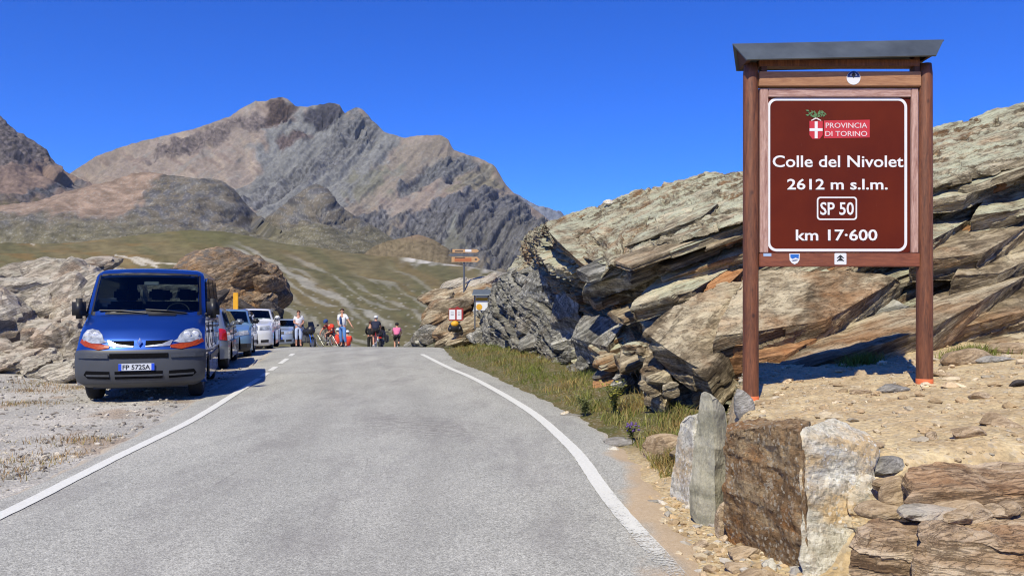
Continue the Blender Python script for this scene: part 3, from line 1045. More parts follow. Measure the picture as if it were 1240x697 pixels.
mountain('rocky_hill', [(-160,262),(-60,252),(0,248),(44,244),(78,233),(112,224),(135,219),(150,213),(163,209),(183,208),(203,212),(220,214),(237,217),(255,217),(267,219),(276,224),(284,230),(298,247),(312,262),(335,290)], 325, 800, 1180, 330, 170, col_hump([205, 182, 168, 150], 121), rel_hump(122), m_hump, 1.4, mid=[(0.4, 0.42), (0.8, 0.82)])
mountain('rocky_hill', [(262,312),(288,286),(306,274),(325,262),(342,250),(359,239),(372,229),(383,223),(392,228),(400,240),(412,252),(435,264),(462,279),(490,300),(520,322)], 340, 850, 1250, 300, 150, col_hump(None, 131), rel_hump(132), m_hump, 1.2, mid=[(0.4, 0.42), (0.8, 0.82)])
mountain('rocky_hill', [(440,325),(462,308),(485,297),(506,290),(520,296),(537,307),(560,322)], 345, 640, 760, 120, 70,
         lambda px, py, p, v: (lay(np.clip(np.broadcast_to(alb(120, 108, 86), px.shape + (3,)) * (1 + 0.5 * fbm(v3(px * 0.25, py * 0.35), 4, 141))[..., None], 0.01, 0.8), (142, 122, 102), sstep(303, 292, py)), np.full(px.shape, 0.3)),
         rel_hump(142), m_hump, 0.6)


# meadow hill beyond the crest
def meadow():
    sky = np.array([(-420,308),(-200,300),(-60,297),(0,296),(60,294),(110,291),(160,285),(200,280),(235,278),(270,281),(300,286),(330,291),(390,300),(450,309),(540,320),(600,327),(660,338),(740,348),(900,356),(1400,362)], float)
    px = np.linspace(-420, 1400, 240)
    top = np.interp(px, sky[:, 0], sky[:, 1])
    cu = [np.stack([px, px * 0 + 470, px * 0 + 85], -1),
          np.stack([px, top + (450 - top) * 0.62, px * 0 + 150], -1),
          np.stack([px, top + (450 - top) * 0.25, px * 0 + 300], -1),
          np.stack([px, top + (450 - top) * 0.06, px * 0 + 480], -1),
          np.stack([px, top, px * 0 + 620], -1)]
    g = sheet(cu, 700, 300, [0, 0.42, 0.74, 0.92, 1])
    p = to_world(g)
    n = normals(p)
    X, Yp = g[..., 0], g[..., 1]
    p = p + n * (3.0 * fbm(p * 0.016, 4, 151) + 0.7 * fbm(p * 0.08, 4, 152))[..., None] * 0.6
    # streaks run down the hillside from upper left to lower right
    s = (Yp - 290) - 0.50 * (X - 280)
    a = X + 0.4 * Yp
    wv = 10 * fbm(v3(a * 0.012, s * 0.02), 4, 153)
    c = np.broadcast_to(alb(122, 112, 82), X.shape + (3,)).copy()
    c = lay(c, (107, 103, 74), sstep(-0.3, 0.3, fbm(v3(a * 0.010, (s + wv) * 0.045), 4, 154)))
    c = lay(c, (122, 108, 76), sstep(0.10, 0.5, fbm(v3(a * 0.008, (s + wv) * 0.05), 4, 155)) * 0.8)
    c = lay(c, (106, 104, 70), sstep(310, 290, Yp) * sstep(190, 230, X) * sstep(330, 280, X) * 0.7)
    c = lay(c, (134, 110, 72), sstep(0.0, 0.3, fbm(v3(X * 0.01, Yp * 0.09), 4, 156)) * sstep(220, 150, X) * 0.7)
    c = lay(c, (92, 94, 70), sstep(350, 400, Yp) * 0.5)
    wt = 0
    for s0, a0, a1, wd, am in ((8, 395, 640, 5.5, 0.9), (0, 400, 520, 3.0, 0.7), (20, 400, 600, 3.0, 0.75), (34, 390, 520, 4.5, 0.6), (-14, 470, 700, 3, 0.55), (52, 470, 620, 5, 0.65), (38, 560, 640, 4, 0.6), (-40, 560, 740, 3, 0.45), (-24, 560, 720, 2.5, 0.5), (70, 480, 560, 4, 0.5), (-62, 600, 800, 3, 0.35)):
        w = np.abs(s + wv * 0.8 - s0) / wd + 0.9 * fbm(v3(a * 0.05, s * 0.2), 4, 157 + int(s0))
        wt = np.maximum(wt, am * sstep(1.0, 0.35, w) * sstep(a0 - 10, a0 + 25, a) * sstep(a1 + 20, a1 - 40, a))
    c = lay(c, (170, 166, 152), wt * 0.85)
    pt = sstep(0.50, 0.56, fbm(v3(X * 0.16 + Yp * 0.05, Yp * 0.42 - X * 0.12), 4, 160)) * sstep(335, 360, Yp)
    c = lay(c, (176, 172, 160), pt * 0.7)
    for path in ([(140,308),(170,316),(230,320)], [(140,320),(150,314),(190,322)], [(25,278),(40,296)], [(120,336),(132,328),(140,322)]):
        for (xa, ya), (xb, yb) in zip(path[:-1], path[1:]):
            t_ = np.clip(((X - xa) * (xb - xa) + (Yp - ya) * (yb - ya)) / ((xb - xa) ** 2 + (yb - ya) ** 2), 0, 1)
            dd = np.hypot(X - xa - t_ * (xb - xa), (Yp - ya - t_ * (yb - ya)) * 1.6)
            c = lay(c, (196, 188, 170), sstep(2.4, 0.9, dd + 1.2 * fbm(v3(X * 0.1, Yp * 0.3), 3, 161)))
    rk = sstep(5, -3, np.abs(Yp - np.interp(X, [480, 520, 560, 600, 660], [314, 315, 319, 326, 334])) - 3 + 6 * fbm(v3(X * 0.08, Yp * 0.25), 4, 162)) * sstep(480, 500, X) * sstep(680, 640, X)
    c = lay(c, (205, 200, 190), rk * 0.9)
    c = c * (1 + 0.28 * np.clip(fbm(v3(X * 0.06, Yp * 0.3), 5, 163, 0.65), -0.7, 0.8)[..., None])
    p = back_rows(p, 40)
    o = mesh_np('meadow_hill', p, grid_faces(700, 303), m_hill, cols={'col': ext(np.clip(c, 0.01, 0.8), 3)}, smooth=True)
    tag(o, kind='structure')


meadow()

# ------------------------------------------------------------------ rock materials
R_CLIFF = rock_mat('gneiss_cliff', alb(72, 62, 50), alb(150, 138, 114), alb(208, 196, 166), rust=alb(166, 116, 70), rust_amt=0.65, lichen=alb(188, 189, 162), lichen_amt=0.95, band=7.0, bump=0.55, crack=0.3)
R_GREY = rock_mat('grey_schist', alb(76, 74, 68), alb(150, 147, 137), alb(206, 203, 192), rust=alb(150, 128, 100), rust_amt=0.35, lichen=alb(160, 160, 146), lichen_amt=0.25, band=5.0, bump=0.9, crack=0.5)
R_SLAB = rock_mat('gneiss_slab', alb(82, 70, 54), alb(156, 140, 114), alb(204, 190, 160), rust=alb(176, 124, 76), rust_amt=0.5, band=8.0, bump=0.7)
R_RUST = rock_mat('rusty_gneiss', alb(118, 84, 56), alb(180, 134, 92), alb(205, 172, 132), rust=alb(190, 120, 66), rust_amt=0.6, band=4.0, bump=0.6)
R_PALE = rock_mat('pale_gneiss', alb(134, 124, 108), alb(186, 174, 156), alb(216, 206, 188), rust=alb(196, 160, 128), rust_amt=0.5, lichen=alb(176, 176, 158), lichen_amt=0.4, band=4.0, bump=0.7, crack=0.4)
R_BOULDER = rock_mat('weathered_boulder', alb(78, 66, 54), alb(150, 127, 101), alb(192, 166, 134), rust=alb(182, 138, 92), rust_amt=0.8, lichen=alb(108, 104, 98), lichen_amt=0.9, band=6.0, bump=0.9, crack=0.4)
R_DARK = rock_mat('dark_rock_and_shade', alb(52, 48, 46), alb(80, 74, 70), alb(112, 104, 98), band=5.0, bump=0.7)  # dark stone colour, reused for the painted shade of some boulders
R_SLATE = rock_mat('grey_slate', alb(146, 142, 122), alb(178, 172, 150), alb(200, 194, 172), band=1.6, scale=1.6, bump=0.4, foliation=0.25, rot=(0, math.radians(80), math.radians(20)))
R_WHITE = rock_mat('white_quartz', alb(176, 170, 150), alb(222, 216, 198), alb(242, 238, 222), rust=alb(212, 178, 124), rust_amt=0.8, band=1.4, scale=3.0, bump=0.5, foliation=0.0, speck=alb(240, 238, 228), rot=(0, 0, 0.3), stain=alb(188, 176, 156))
R_BROWN = rock_mat('brown_faced_rock', alb(104, 80, 54), alb(150, 120, 86), alb(184, 160, 124), rust=alb(164, 112, 62), rust_amt=0.75, band=1.2, scale=3.5, bump=0.7, foliation=0.15, speck=alb(196, 186, 166), rot=(0, 0, 0.2), stain=alb(104, 88, 70))
R_LEDGE = rock_mat('ledge_gneiss', alb(132, 106, 80), alb(196, 168, 134), alb(226, 204, 172), rust=alb(190, 138, 90), rust_amt=0.5, band=7.0, scale=2.2, bump=0.8, rot=(math.radians(-8), math.radians(7), 0))
R_STONE = rock_mat('loose_stone', alb(140, 118, 92), alb(190, 166, 134), alb(214, 194, 166), rust=alb(196, 150, 108), rust_amt=0.4, band=2.0, scale=4.0, bump=0.5, space='Object')
R_GSTONE = rock_mat('loose_grey_stone', alb(120, 116, 108), alb(160, 155, 146), alb(196, 192, 184), band=2.0, scale=4.0, bump=0.5, space='Object')

# ------------------------------------------------------------------ the rock outcrop beside the road
def cliff(name, curves, wts, nu, nv, mat, seed, dirv, amp, lay_amp, tmin, tmax, parent, ext_back=6.0, warp=0.05):
    g = sheet(curves, nu, nv, wts)
    p = to_world(g)
    flat = p.reshape(-1, 3)
    st = Strata(seed, tmin, tmax, brk=(1.0, 4.5))
    h, tn = st(flat, warp)
    st2 = Strata(seed + 7, tmin * 0.22, tmax * 0.22, brk=(0.15, 0.8))
    h2, tn2 = st2(flat, 0.05)
    n = normals(p).reshape(-1, 3)
    d = np.asarray(dirv, float)
    d = n * 0.7 + d * 0.3
    d /= np.linalg.norm(d, axis=1, keepdims=True)
    steep = 1 - 0.80 * np.clip(np.abs(n @ BED_N), 0, 1) ** 2
    big = fbm(flat * 0.55, 3, seed + 1)
    m = amp * big + steep * (lay_amp * (h - 0.5) + 0.30 * lay_amp * (h2 - 0.5)) + 0.030 * fbm(flat * 4.5, 5, seed + 2, 0.6)
    cr = ridged(flat * [1.1, 1.1, 0.5], 3, seed + 4)
    m = m - 0.10 * sstep(1.15, 1.5, cr)
    m = m - 0.26 * (1 - sstep(0.0, 0.045, st.edge)) * steep * sstep(-0.2, 0.05, fbm(flat * 0.8 + 31, 2, seed + 8))
    p = (flat + d * m[:, None]).reshape(p.shape)
    # carry the top back so that it is a solid mass
    last = p[:, -1]
    rows = []
    for k in (1, 2, 3, 4):
        qk = last.copy()
        qk[:, 1] += ext_back * (k / 4) * 1.2
        qk[:, 0] += ext_back * 0.4 * (k / 4)
        qk[:, 2] -= 0.25 * (k / 4) * last[:, 2] + (k / 4) ** 3 * last[:, 2] * 0.8
        qk[:, 2] += 0.06 * fbm(qk * 0.8, 3, seed + 6)
        rows.append(qk)
    p = np.concatenate([p, np.stack(rows, 1)], 1)
    tone = ext((tn * 0.7 + tn2 * 0.35).reshape(nu, nv), 4)
    return seat(mesh_np(name, p, grid_faces(nu, nv + 4), mat, parent, {'tone': tone}))


def ground_pts(pts, dz=-0.25):
    """(px, Y) -> (px, py, Y) on the ground, sunk by dz."""
    out = []
    for px, Y in pts:
        z = gza((px - HX) / F_PX * Y, Y) + dz
        out.append((px, HY - (z - EYE) * F_PX / Y, Y))
    return out


outcrop = thing('rock_outcrop', 'big layered grey and tan rock outcrop rising behind the brown sign beside the road', 'rock outcrop', (4, 12, 0.3))
base = ground_pts([(640, 26), (703, 15.6), (745, 12.4), (790, 10.7), (850, 10.1), (905, 9.8), (1000, 9.9), (1130, 10.2), (1240, 10.6), (1420, 10.9), (1900, 11.6)])
low = [(648, 400, 26.5), (708, 405, 16.6), (752, 430, 13.6), (792, 440, 12.0), (850, 440, 11.2), (905, 430, 10.9), (1000, 410, 10.9), (1130, 385, 10.9), (1240, 355, 11.1), (1420, 330, 11.3), (1900, 290, 11.9)]
mid = [(640, 370, 26.5), (700, 372, 16.9), (757, 385, 14.3), (800, 375, 13.2), (852, 365, 12.5), (905, 350, 12.1), (1000, 330, 11.6), (1130, 310, 11.5), (1240, 282, 11.6), (1420, 250, 11.7), (1900, 190, 12.2)]
under = [(630, 330, 26.5), (684, 335, 17.1), (745, 340, 14.4), (800, 324, 13.5), (852, 308, 13.0), (905, 291, 12.7), (1000, 274, 12.5), (1130, 246, 12.4), (1240, 218, 12.3), (1420, 180, 12.3), (1900, 110, 12.7)]
lip = [(626, 310, 26.5), (668, 298, 16.8), (738, 322, 13.1), (797, 300, 12.2), (852, 282, 11.8), (905, 266, 11.6), (1000, 250, 11.6), (1130, 224, 11.6), (1240, 196, 11.6), (1420, 155, 11.6), (1900, 90, 12.0)]
brow = [(630, 290, 26.5), (661, 278, 18.0), (730, 280, 15.2), (797, 258, 14.4), (852, 242, 14.0), (905, 232, 13.8), (1000, 212, 13.6), (1130, 186, 13.4), (1240, 156, 13.3), (1420, 112, 13.2), (1900, 40, 13.6)]
crest = [(634, 282, 27), (664, 269, 19.5), (735, 243, 18.0), (797, 222, 17.4), (852, 209, 17.0), (903, 204, 16.6), (1000, 178, 16.0), (1130, 152, 15.5), (1240, 122, 15.0), (1420, 76, 14.5), (1900, 10, 14.6)]
cliff('rock_face', [base, low, mid, under, lip, brow, crest], [0, 0.12, 0.34, 0.56, 0.64, 0.84, 1.0], 620, 330, R_CLIFF, 201, (-0.35, -0.85, 0.35), 0.08, 0.62, 0.05, 0.42, outcrop)
gb = ground_pts([(574, 31), (590, 26), (630, 21.5), (672, 18.0), (715, 15.8), (760, 14.5)])
gl = [(572, 405, 31), (586, 395, 26.6), (628, 400, 22.2), (672, 405, 18.9), (714, 410, 17.2), (760, 410, 16)]
gm = [(573, 390, 31.5), (590, 370, 27.2), (625, 365, 23), (668, 362, 20.2), (715, 365, 18.8), (760, 365, 17.5)]
gt = [(574, 378, 32), (598, 345, 28), (622, 332, 24.5), (660, 322, 22), (715, 322, 20.5), (760, 322, 19.5)]
gc = [(576, 374, 33), (602, 340, 29.5), (625, 326, 26.5), (660, 312, 24.5), (715, 305, 23.5), (760, 300, 22.5)]
cliff('rock_face', [gb, gl, gm, gt, gc], [0, 0.2, 0.55, 0.88, 1], 260, 200, R_GREY, 231, (-0.6, -0.7, 0.3), 0.22, 0.46, 0.08, 0.6, outcrop, 3.0, 0.06)


def slab8(top, thick, down=(0.05, 0.10, -1.0)):
    """Corners of a slab from its top face (front-left, front-right, back-right, back-left as (px, py, Y)) and a thickness."""
    t = np.array([P(*q) for q in top])
    d = np.asarray(down, float); d /= np.linalg.norm(d)
    return np.concatenate([t + d * thick, t])


SLABS = [
    # top face corners (px, py, Y), thickness, direction, material, seed
    ([(775, 400, 10.3), (852, 452, 9.7), (962, 338, 11.4), (868, 340, 11.6)], 0.55, (0.45, 0.25, -0.9), R_SLAB, 1),
    ([(862, 408, 9.9), (1000, 388, 10.0), (1096, 332, 11.2), (905, 322, 11.6)], 0.42, (0.10, 0.45, -0.9), R_SLAB, 2),
    ([(916, 464, 8.9), (1125, 397, 9.25), (1264, 322, 10.8), (985, 404, 10.6)], 0.45, (0.15, 0.5, -0.9), R_SLAB, 3),
    ([(1098, 412, 9.8), (1260, 372, 9.9), (1300, 330, 10.9), (1130, 352, 10.9)], 0.5, (0.1, 0.5, -0.9), R_SLAB, 4),
    ([(1100, 316, 10.9), (1192, 306, 10.6), (1262, 262, 11.6), (1120, 286, 11.8)], 0.38, (0.1, 0.5, -0.9), R_SLAB, 5),
    ([(1150, 332, 10.6), (1210, 330, 10.5), (1290, 296, 11.3), (1180, 306, 11.4)], 0.34, (0.1, 0.4, -0.9), R_SLAB, 6),
    ([(1040, 300, 11.2), (1130, 290, 11.0), (1180, 262, 11.9), (1060, 272, 12.0)], 0.30, (0.1, 0.5, -0.9), R_CLIFF, 7),
    ([(702, 350, 14.4), (765, 330, 13.0), (900, 262, 12.2), (742, 294, 14.6)], 0.30, (0.35, 0.45, -0.8), R_CLIFF, 8),
    ([(760, 372, 12.0), (838, 352, 11.6), (905, 312, 12.3), (800, 330, 12.8)], 0.32, (0.2, 0.5, -0.9), R_CLIFF, 9),
    ([(800, 340, 12.3), (905, 305, 11.9), (905, 282, 12.6), (800, 318, 13.0)], 0.22, (0.2, 0.5, -0.9), R_CLIFF, 10),
    ([(660, 278, 16.6), (716, 330, 14.3), (800, 276, 15.2), (700, 262, 18.4)], 0.95, (0.55, 0.5, -0.7), R_CLIFF, 11),
    ([(690, 408, 15.2), (735, 420, 13.4), (760, 385, 14.0), (705, 380, 15.8)], 0.5, (0.3, 0.4, -0.9), R_GREY, 12),
    ([(604, 352, 25.5), (668, 334, 22.0), (684, 300, 23.2), (622, 312, 26.2)], 0.75, (0.55, 0.3, -0.8), R_CLIFF, 13),
    ([(628, 358, 22.6), (664, 340, 21.0), (668, 322, 21.4), (640, 328, 23.0)], 1.6, (0.25, 0.2, -1), R_GREY, 14),
    ([(664, 392, 19.2), (700, 378, 17.0), (704, 348, 17.6), (672, 356, 19.8)], 0.7, (0.4, 0.35, -0.9), R_GREY, 15),
    ([(900, 436, 9.7), (950, 430, 9.65), (1005, 402, 10.3), (950, 404, 10.5)], 0.34, (0.1, 0.3, -0.9), R_RUST, 16),
    ([(872, 420, 10.1), (905, 416, 9.9), (930, 395, 10.5), (890, 398, 10.6)], 0.5, (0.1, 0.3, -0.9), R_RUST, 17),
    ([(848, 352, 11.6), (884, 342, 11.4), (905, 322, 11.9), (868, 330, 12.1)], 0.26, (0.1, 0.4, -0.9), R_RUST, 18),
    ([(775, 452, 10.6), (800, 466, 10.2), (808, 420, 10.7), (785, 410, 11.1)], 0.5, (0.2, 0.2, -1), R_SLAB, 19),
    ([(1170, 424, 9.7), (1260, 410, 9.7), (1290, 384, 10.4), (1196, 392, 10.5)], 0.3, (0.1, 0.3, -0.9), R_SLAB, 20),
    ([(1115, 242, 11.6), (1170, 236, 11.4), (1215, 214, 12.1), (1140, 218, 12.4)], 0.25, (0.1, 0.5, -0.9), R_CLIFF, 21),
    ([(1176, 262, 11.4), (1240, 252, 11.3), (1280, 226, 12.0), (1200, 232, 12.2)], 0.28, (0.1, 0.5, -0.9), R_CLIFF, 22),
    ([(930, 250, 12.0), (1000, 236, 11.9), (1040, 214, 12.8), (950, 224, 13.0)], 0.2, (0.1, 0.5, -0.9), R_CLIFF, 23),
    ([(752, 300, 13.6), (850, 262, 12.8), (872, 244, 13.6), (790, 268, 14.4)], 0.16, (0.1, 0.5, -0.9), R_CLIFF, 24),
]
FINE = Strata(333, 0.035, 0.16, None, (0.3, 1.4))
for top, th, dn, mt, sd in SLABS:
    L = np.linalg.norm(P(*top[0]) - P(*top[1])), np.linalg.norm(P(*top[1]) - P(*top[2]))
    nx, ny = int(np.clip(L[0] / 0.03, 16, 70)), int(np.clip(L[1] / 0.03, 16, 80))
    hexa_rock('rock_slab', slab8(top, th, dn), (nx, ny, int(np.clip(th / 0.02, 10, 34))), mt, outcrop, 300 + sd, amp=0.035, layer=0.13, rnd=0.06, strata=FINE, )

# thin plates standing out of the face, all lying along the bedding
rs_ = np.random.default_rng(77)
FACE = np.array([base, low, mid, under, lip])
for k in range(62):
    u = rs_.uniform(1.7, 8.9)
    v_ = rs_.uniform(0.25, 3.9)
    i0, j0 = int(u), int(v_)
    fu, fv = u - i0, v_ - j0
    q0 = (FACE[j0, i0] * (1 - fu) + FACE[j0, min(i0 + 1, 9)] * fu) * (1 - fv) + (FACE[j0 + 1, i0] * (1 - fu) + FACE[j0 + 1, min(i0 + 1, 9)] * fu) * fv
    L, D_, T = rs_.uniform(0.7, 2.3), rs_.uniform(0.5, 0.9), rs_.uniform(0.06, 0.20)
    c_ = P(q0[0], q0[1], q0[2] + D_ * 0.20)
    if c_[0] - L / 2 < 1.2: L = min(L, 0.9)
    ex, ey, ez = BED[0] * L / 2, BED[1] * D_ / 2, BED[2] * T / 2
    jj = rs_.uniform(-0.22, 0.22, (4, 2))
    cs = [(-1, -1), (1, -1), (1, 1), (-1, 1)]
    ring = [ex * (a + jj[n_, 0]) + ey * (b_ + jj[n_, 1] * 1.6) for n_, (a, b_) in enumerate(cs)]
    c8 = [c_ + r0 - ez for r0 in ring] + [c_ + r0 * 0.97 + ez for r0 in ring]
    hexa_rock('rock_plate', c8, (int(np.clip(L / 0.035, 14, 60)), 14, int(np.clip(T / 0.03, 3, 6))), [R_CLIFF, R_SLAB, R_CLIFF, R_SLAB, R_RUST][k % 5] if k % 10 else R_GREY, outcrop, 900 + k, amp=0.025, layer=0.09, rnd=0.05, strata=FINE)

# blocks piled at the foot and lying in the face
rr = np.random.default_rng(17)
k = 0
for px, py, Y, s, mt in [(598,420,27,.8,R_GREY),(612,412,25.5,.9,R_GREY),(625,424,24,.7,R_GREY),(640,430,22,.75,R_GREY),(652,418,21,.8,R_GREY),(605,396,27,.9,R_GREY),(660,438,19.5,.6,R_GREY),(676,444,18,.6,R_GREY),(690,432,17.2,.55,R_GREY),(702,448,15.8,.5,R_GREY),
    (716,440,15.0,.5,R_GREY),(730,456,13.6,.42,R_GREY),(742,440,13.4,.45,R_CLIFF),(752,462,12.2,.36,R_GREY),(758,440,12.6,.4,R_CLIFF),(722,418,14.8,.45,R_CLIFF),(736,424,14.2,.4,R_GREY),(782,430,10.9,.26,R_SLAB),(790,446,10.6,.26,R_SLAB),(800,458,10.3,.25,R_SLAB),
    (786,470,10.3,.22,R_SLAB),(812,472,10.0,.25,R_SLAB),(770,420,11.6,.3,R_CLIFF),(640,400,22.4,.6,R_GREY),(618,436,24.2,.5,R_GREY),(590,430,27.5,.6,R_GREY),(584,412,28.5,.7,R_GREY),(632,380,23,.55,R_GREY),(648,384,21.8,.6,R_GREY),(682,418,18.2,.5,R_GREY)]:
    k += 1
    sz = np.array([s * rr.uniform(.8, 1.25), s * rr.uniform(.6, .9), s * rr.uniform(.45, .85)]) * 0.62
    poly_rock('rock_block', P(px, py, Y), sz, mt, outcrop, 400 + k, 4, 12, 0.07, tuple(rr.uniform(-.5, .5, 3)), layer=0.06, tone=rr.uniform(-.4, .4))
poly_rock('rock_block', P(737, 241, 17.6) + [0, -0.1, -0.10], (0.13, 0.10, 0.07), R_WHITE, outcrop, 470, 3, 9, 0.05)

# ------------------------------------------------------------------ stones standing along the bank, ledges in front
def G(x, y, dz=0.0): return [x, y, gza(x, y) + dz]


o = hexa_rock('standing_stone', [P(833, 614, 5.78) + [0, 0, -.1], P(868, 628, 5.55) + [0, 0, -.1], P(884, 610, 5.75) + [0, 0, -.1], P(852, 600, 6.2) + [0, 0, -.1],
      P(846, 474, 5.85), P(863, 474, 5.72), P(882, 497, 5.82), P(864, 478, 6.12)], (30, 26, 60), R_SLATE, None, 501, amp=0.03, layer=0.004, rnd=0.12)
tag(o, 'tall grey slate stone standing upright left of the big brown and white block', 'stone')
o = hexa_rock('standing_stone', [P(811, 588, 6.55) + [0, 0, -.12], P(838, 596, 6.15) + [0, 0, -.12], P(852, 590, 6.3) + [0, 0, -.12], P(826, 582, 6.75) + [0, 0, -.12],
      P(823, 508, 6.5), P(842, 500, 6.2), P(856, 500, 6.4), P(838, 500, 6.7)], (24, 22, 36), R_WHITE, None, 502, amp=0.035, layer=0.02, rnd=0.12)
tag(o, 'short whitish stone partly hidden behind the tall grey slate stone', 'stone')
blk = thing('split_block', 'big rock block with a brown left face and a white right face below the sign', 'stone', G(1.75, 4.9))
brown = [P(878, 628, 5.25), P(984, 735, 4.42), P(1000, 700, 4.8), P(893, 620, 5.6), P(876, 520, 5.2), P(970, 514, 4.52), P(985, 508, 4.85), P(890, 512, 5.5)]
hexa_rock('brown_slab', [b_ + ([0, 0, -.25] if i < 4 else [0, 0, 0]) for i, b_ in enumerate(brown)], (64, 14, 60), R_BROWN, blk, 503, amp=0.04, layer=0.02, rnd=0.06, freq=4.5)
white = [P(974, 724, 4.42), P(1072, 722, 4.50), P(1090, 640, 4.95), P(985, 690, 4.85), P(966, 518, 4.52), P(1062, 545, 4.68), P(1045, 512, 5.0), P(976, 506, 4.86)]
hexa_rock('white_slab', [b_ + ([0, 0, -.2] if i < 4 else [0, 0, 0]) for i, b_ in enumerate(white)], (50, 34, 64), R_WHITE, blk, 504, amp=0.045, layer=0.012, rnd=0.12, freq=3.6)
hexa_rock('side_lump', [P(1030, 660, 4.5), P(1066, 660, 4.5), P(1076, 640, 4.8), P(1040, 640, 4.8), P(1032, 572, 4.62), P(1062, 582, 4.6), P(1066, 574, 4.85), P(1040, 570, 4.9)], (24, 20, 30), R_WHITE, blk, 505, amp=0.05, layer=0.03, rnd=0.3)

led = hexa_rock('rock_ledge', [P(1088, 640, 4.05), P(1290, 660, 3.95), P(1300, 600, 4.6), P(1110, 596, 4.6), P(1096, 588, 4.12), P(1290, 596, 4.0), P(1300, 562, 4.55), P(1106, 560, 4.6)], (90, 34, 22), R_LEDGE, None, 511, amp=0.05, layer=0.07, rnd=0.16)
tag(led, 'long tan rock ledge at the right edge, upper of the two foreground ledges', 'rock')
led = hexa_rock('rock_ledge', [P(1028, 720, 3.72), P(1300, 760, 3.35), P(1310, 660, 4.0), P(1050, 650, 4.1), P(1034, 652, 3.8), P(1290, 672, 3.42), P(1300, 618, 3.95), P(1060, 626, 4.05)], (100, 40, 34), R_LEDGE, None, 512, amp=0.06, layer=0.09, rnd=0.14)
tag(led, 'thick weathered brown rock ledge in the bottom right corner below the longer ledge', 'rock')
led = hexa_rock('rock_ledge', [P(1100, 740, 3.5), P(1300, 780, 3.2), P(1300, 690, 3.5), P(1120, 680, 3.75), P(1100, 650, 3.60), P(1300, 666, 3.28), P(1310, 640, 3.6), P(1126, 626, 3.85)], (80, 30, 34), R_LEDGE, None, 513, amp=0.07, layer=0.10, rnd=0.16)
tag(led, 'rough overhanging brown rock slab lying on the bottom right ledge', 'rock')

# ------------------------------------------------------------------ left outcrop and the boulder behind the cars
lo = thing('rock_outcrop', 'pale tan blocky rock outcrop left of the blue van', 'rock outcrop', (-13, 19, 0.3))
LB = [ # px, py, Y, half size (w, d, h), tone
    (20, 405, 18.5, (.85, .7, .95), .1), (-30, 400, 19, (1.0, .8, 1.0), 0), (30, 352, 21, (1.3, .9, .55), .2), (85, 338, 22, (.95, .8, .5), 0), (62, 345, 22.5, (.9, .8, .6), -.3),
    (60, 378, 19.5, (.8, .7, .65), .2), (95, 380, 19.5, (.75, .8, .8), .1), (52, 415, 17.6, (.50, .5, .75), .1), (80, 420, 17.2, (.55, .5, .55), -.1), (10, 440, 16.6, (.75, .5, .40), .2),
    (45, 445, 16.3, (.5, .4, .35), .1), (75, 447, 16.0, (.45, .4, .25), .2), (95, 430, 16.8, (.5, .5, .5), 0), (-40, 435, 16.8, (.9, .6, .5), .1), (-60, 370, 21, (1.4, 1, .8), 0),
    (108, 352, 21.5, (.8, .8, .8), -.1), (130, 370, 20.5, (.8, .7, .9), 0), (20, 372, 19.8, (.65, .6, .45), -.2), (75, 398, 18.4, (.4, .4, .5), .3), (100, 408, 18, (.5, .5, .55), .1), (32, 432, 16.9, (.35, .35, .4), -.1), (62, 438, 16.6, (.32, .3, .28), .2), (115, 400, 18.6, (.6, .6, .8), 0),
    (48, 330, 24, (1.1, .9, .5), -.4), (92, 326, 25, (1.2, 1, .35), -.2), (140, 395, 18.8, (.7, .6, 1.0), .1), (170, 385, 20.2, (.9, .8, 1.1), 0), (205, 372, 23, (1.2, .9, 1.1), 0)]
for k, (px, py, Y, hs, tn) in enumerate(LB):
    poly_rock('rock_block', P(px, py, Y), (hs[0] * 1.12, hs[1] * 1.12, hs[2] * 1.12), R_PALE, lo, 600 + k, 4, 14, 0.07, (0.1, -0.12, rr.uniform(-.5, .5)), layer=0.13, tone=tn)

bo = thing('boulder', 'huge rounded tan boulder standing behind the parked cars', 'boulder', (-15.9, 44.5, -1.0))
D, F = ico(6)
c0 = P(274, 372, 44.5)
sz = np.array([3.75, 3.0, 3.2])
pp = D * sz
pp[:, 0] = np.where((pp[:, 0] > 1.7) & (pp[:, 2] < 0.7), 1.7 + (pp[:, 0] - 1.7) * (0.30 + 0.70 * sstep(-1.0, 0.7, pp[:, 2])), pp[:, 0])    # undercut on the right
pp[:, 0] += 0.55 * sstep(0.0, -1.5, pp[:, 0]) * pp[:, 2] * -0.25
w = pp + c0
h, tn = Strata(640, 0.08, 0.5)(w)
nn = D
pp = pp + nn * (0.30 * fbm(w * 0.5, 3, 641) + 0.26 * (h - 0.5) * sstep(-0.4, 0.8, D[:, 0] + 0.25) + 0.06 * fbm(w * 2.2, 5, 642, 0.6))[:, None]
b_o = mesh_np('boulder_mass', pp, F, R_BOULDER, bo, {'tone': tn * 0.5})
b_o.location = [float(a - b) for a, b in zip(c0, bo.location)]
for k, (px, py, Y, hs, mt, tn) in enumerate([(324, 346, 42.4, (.9, .7, .6), R_BOULDER, .2), (333, 334, 42.8, (.6, .6, .55), R_BOULDER, -.3), (318, 365, 42.4, (.95, .7, .6), R_BOULDER, .3), (300, 330, 42.4, (1.2, .85, .7), R_BOULDER, -.2)]):
    q_ = poly_rock('rock_knob', P(px, py, Y), hs, mt, bo, 660 + k, 4, 12, 0.07, (0, 0.3, k), layer=0.1, tone=tn)
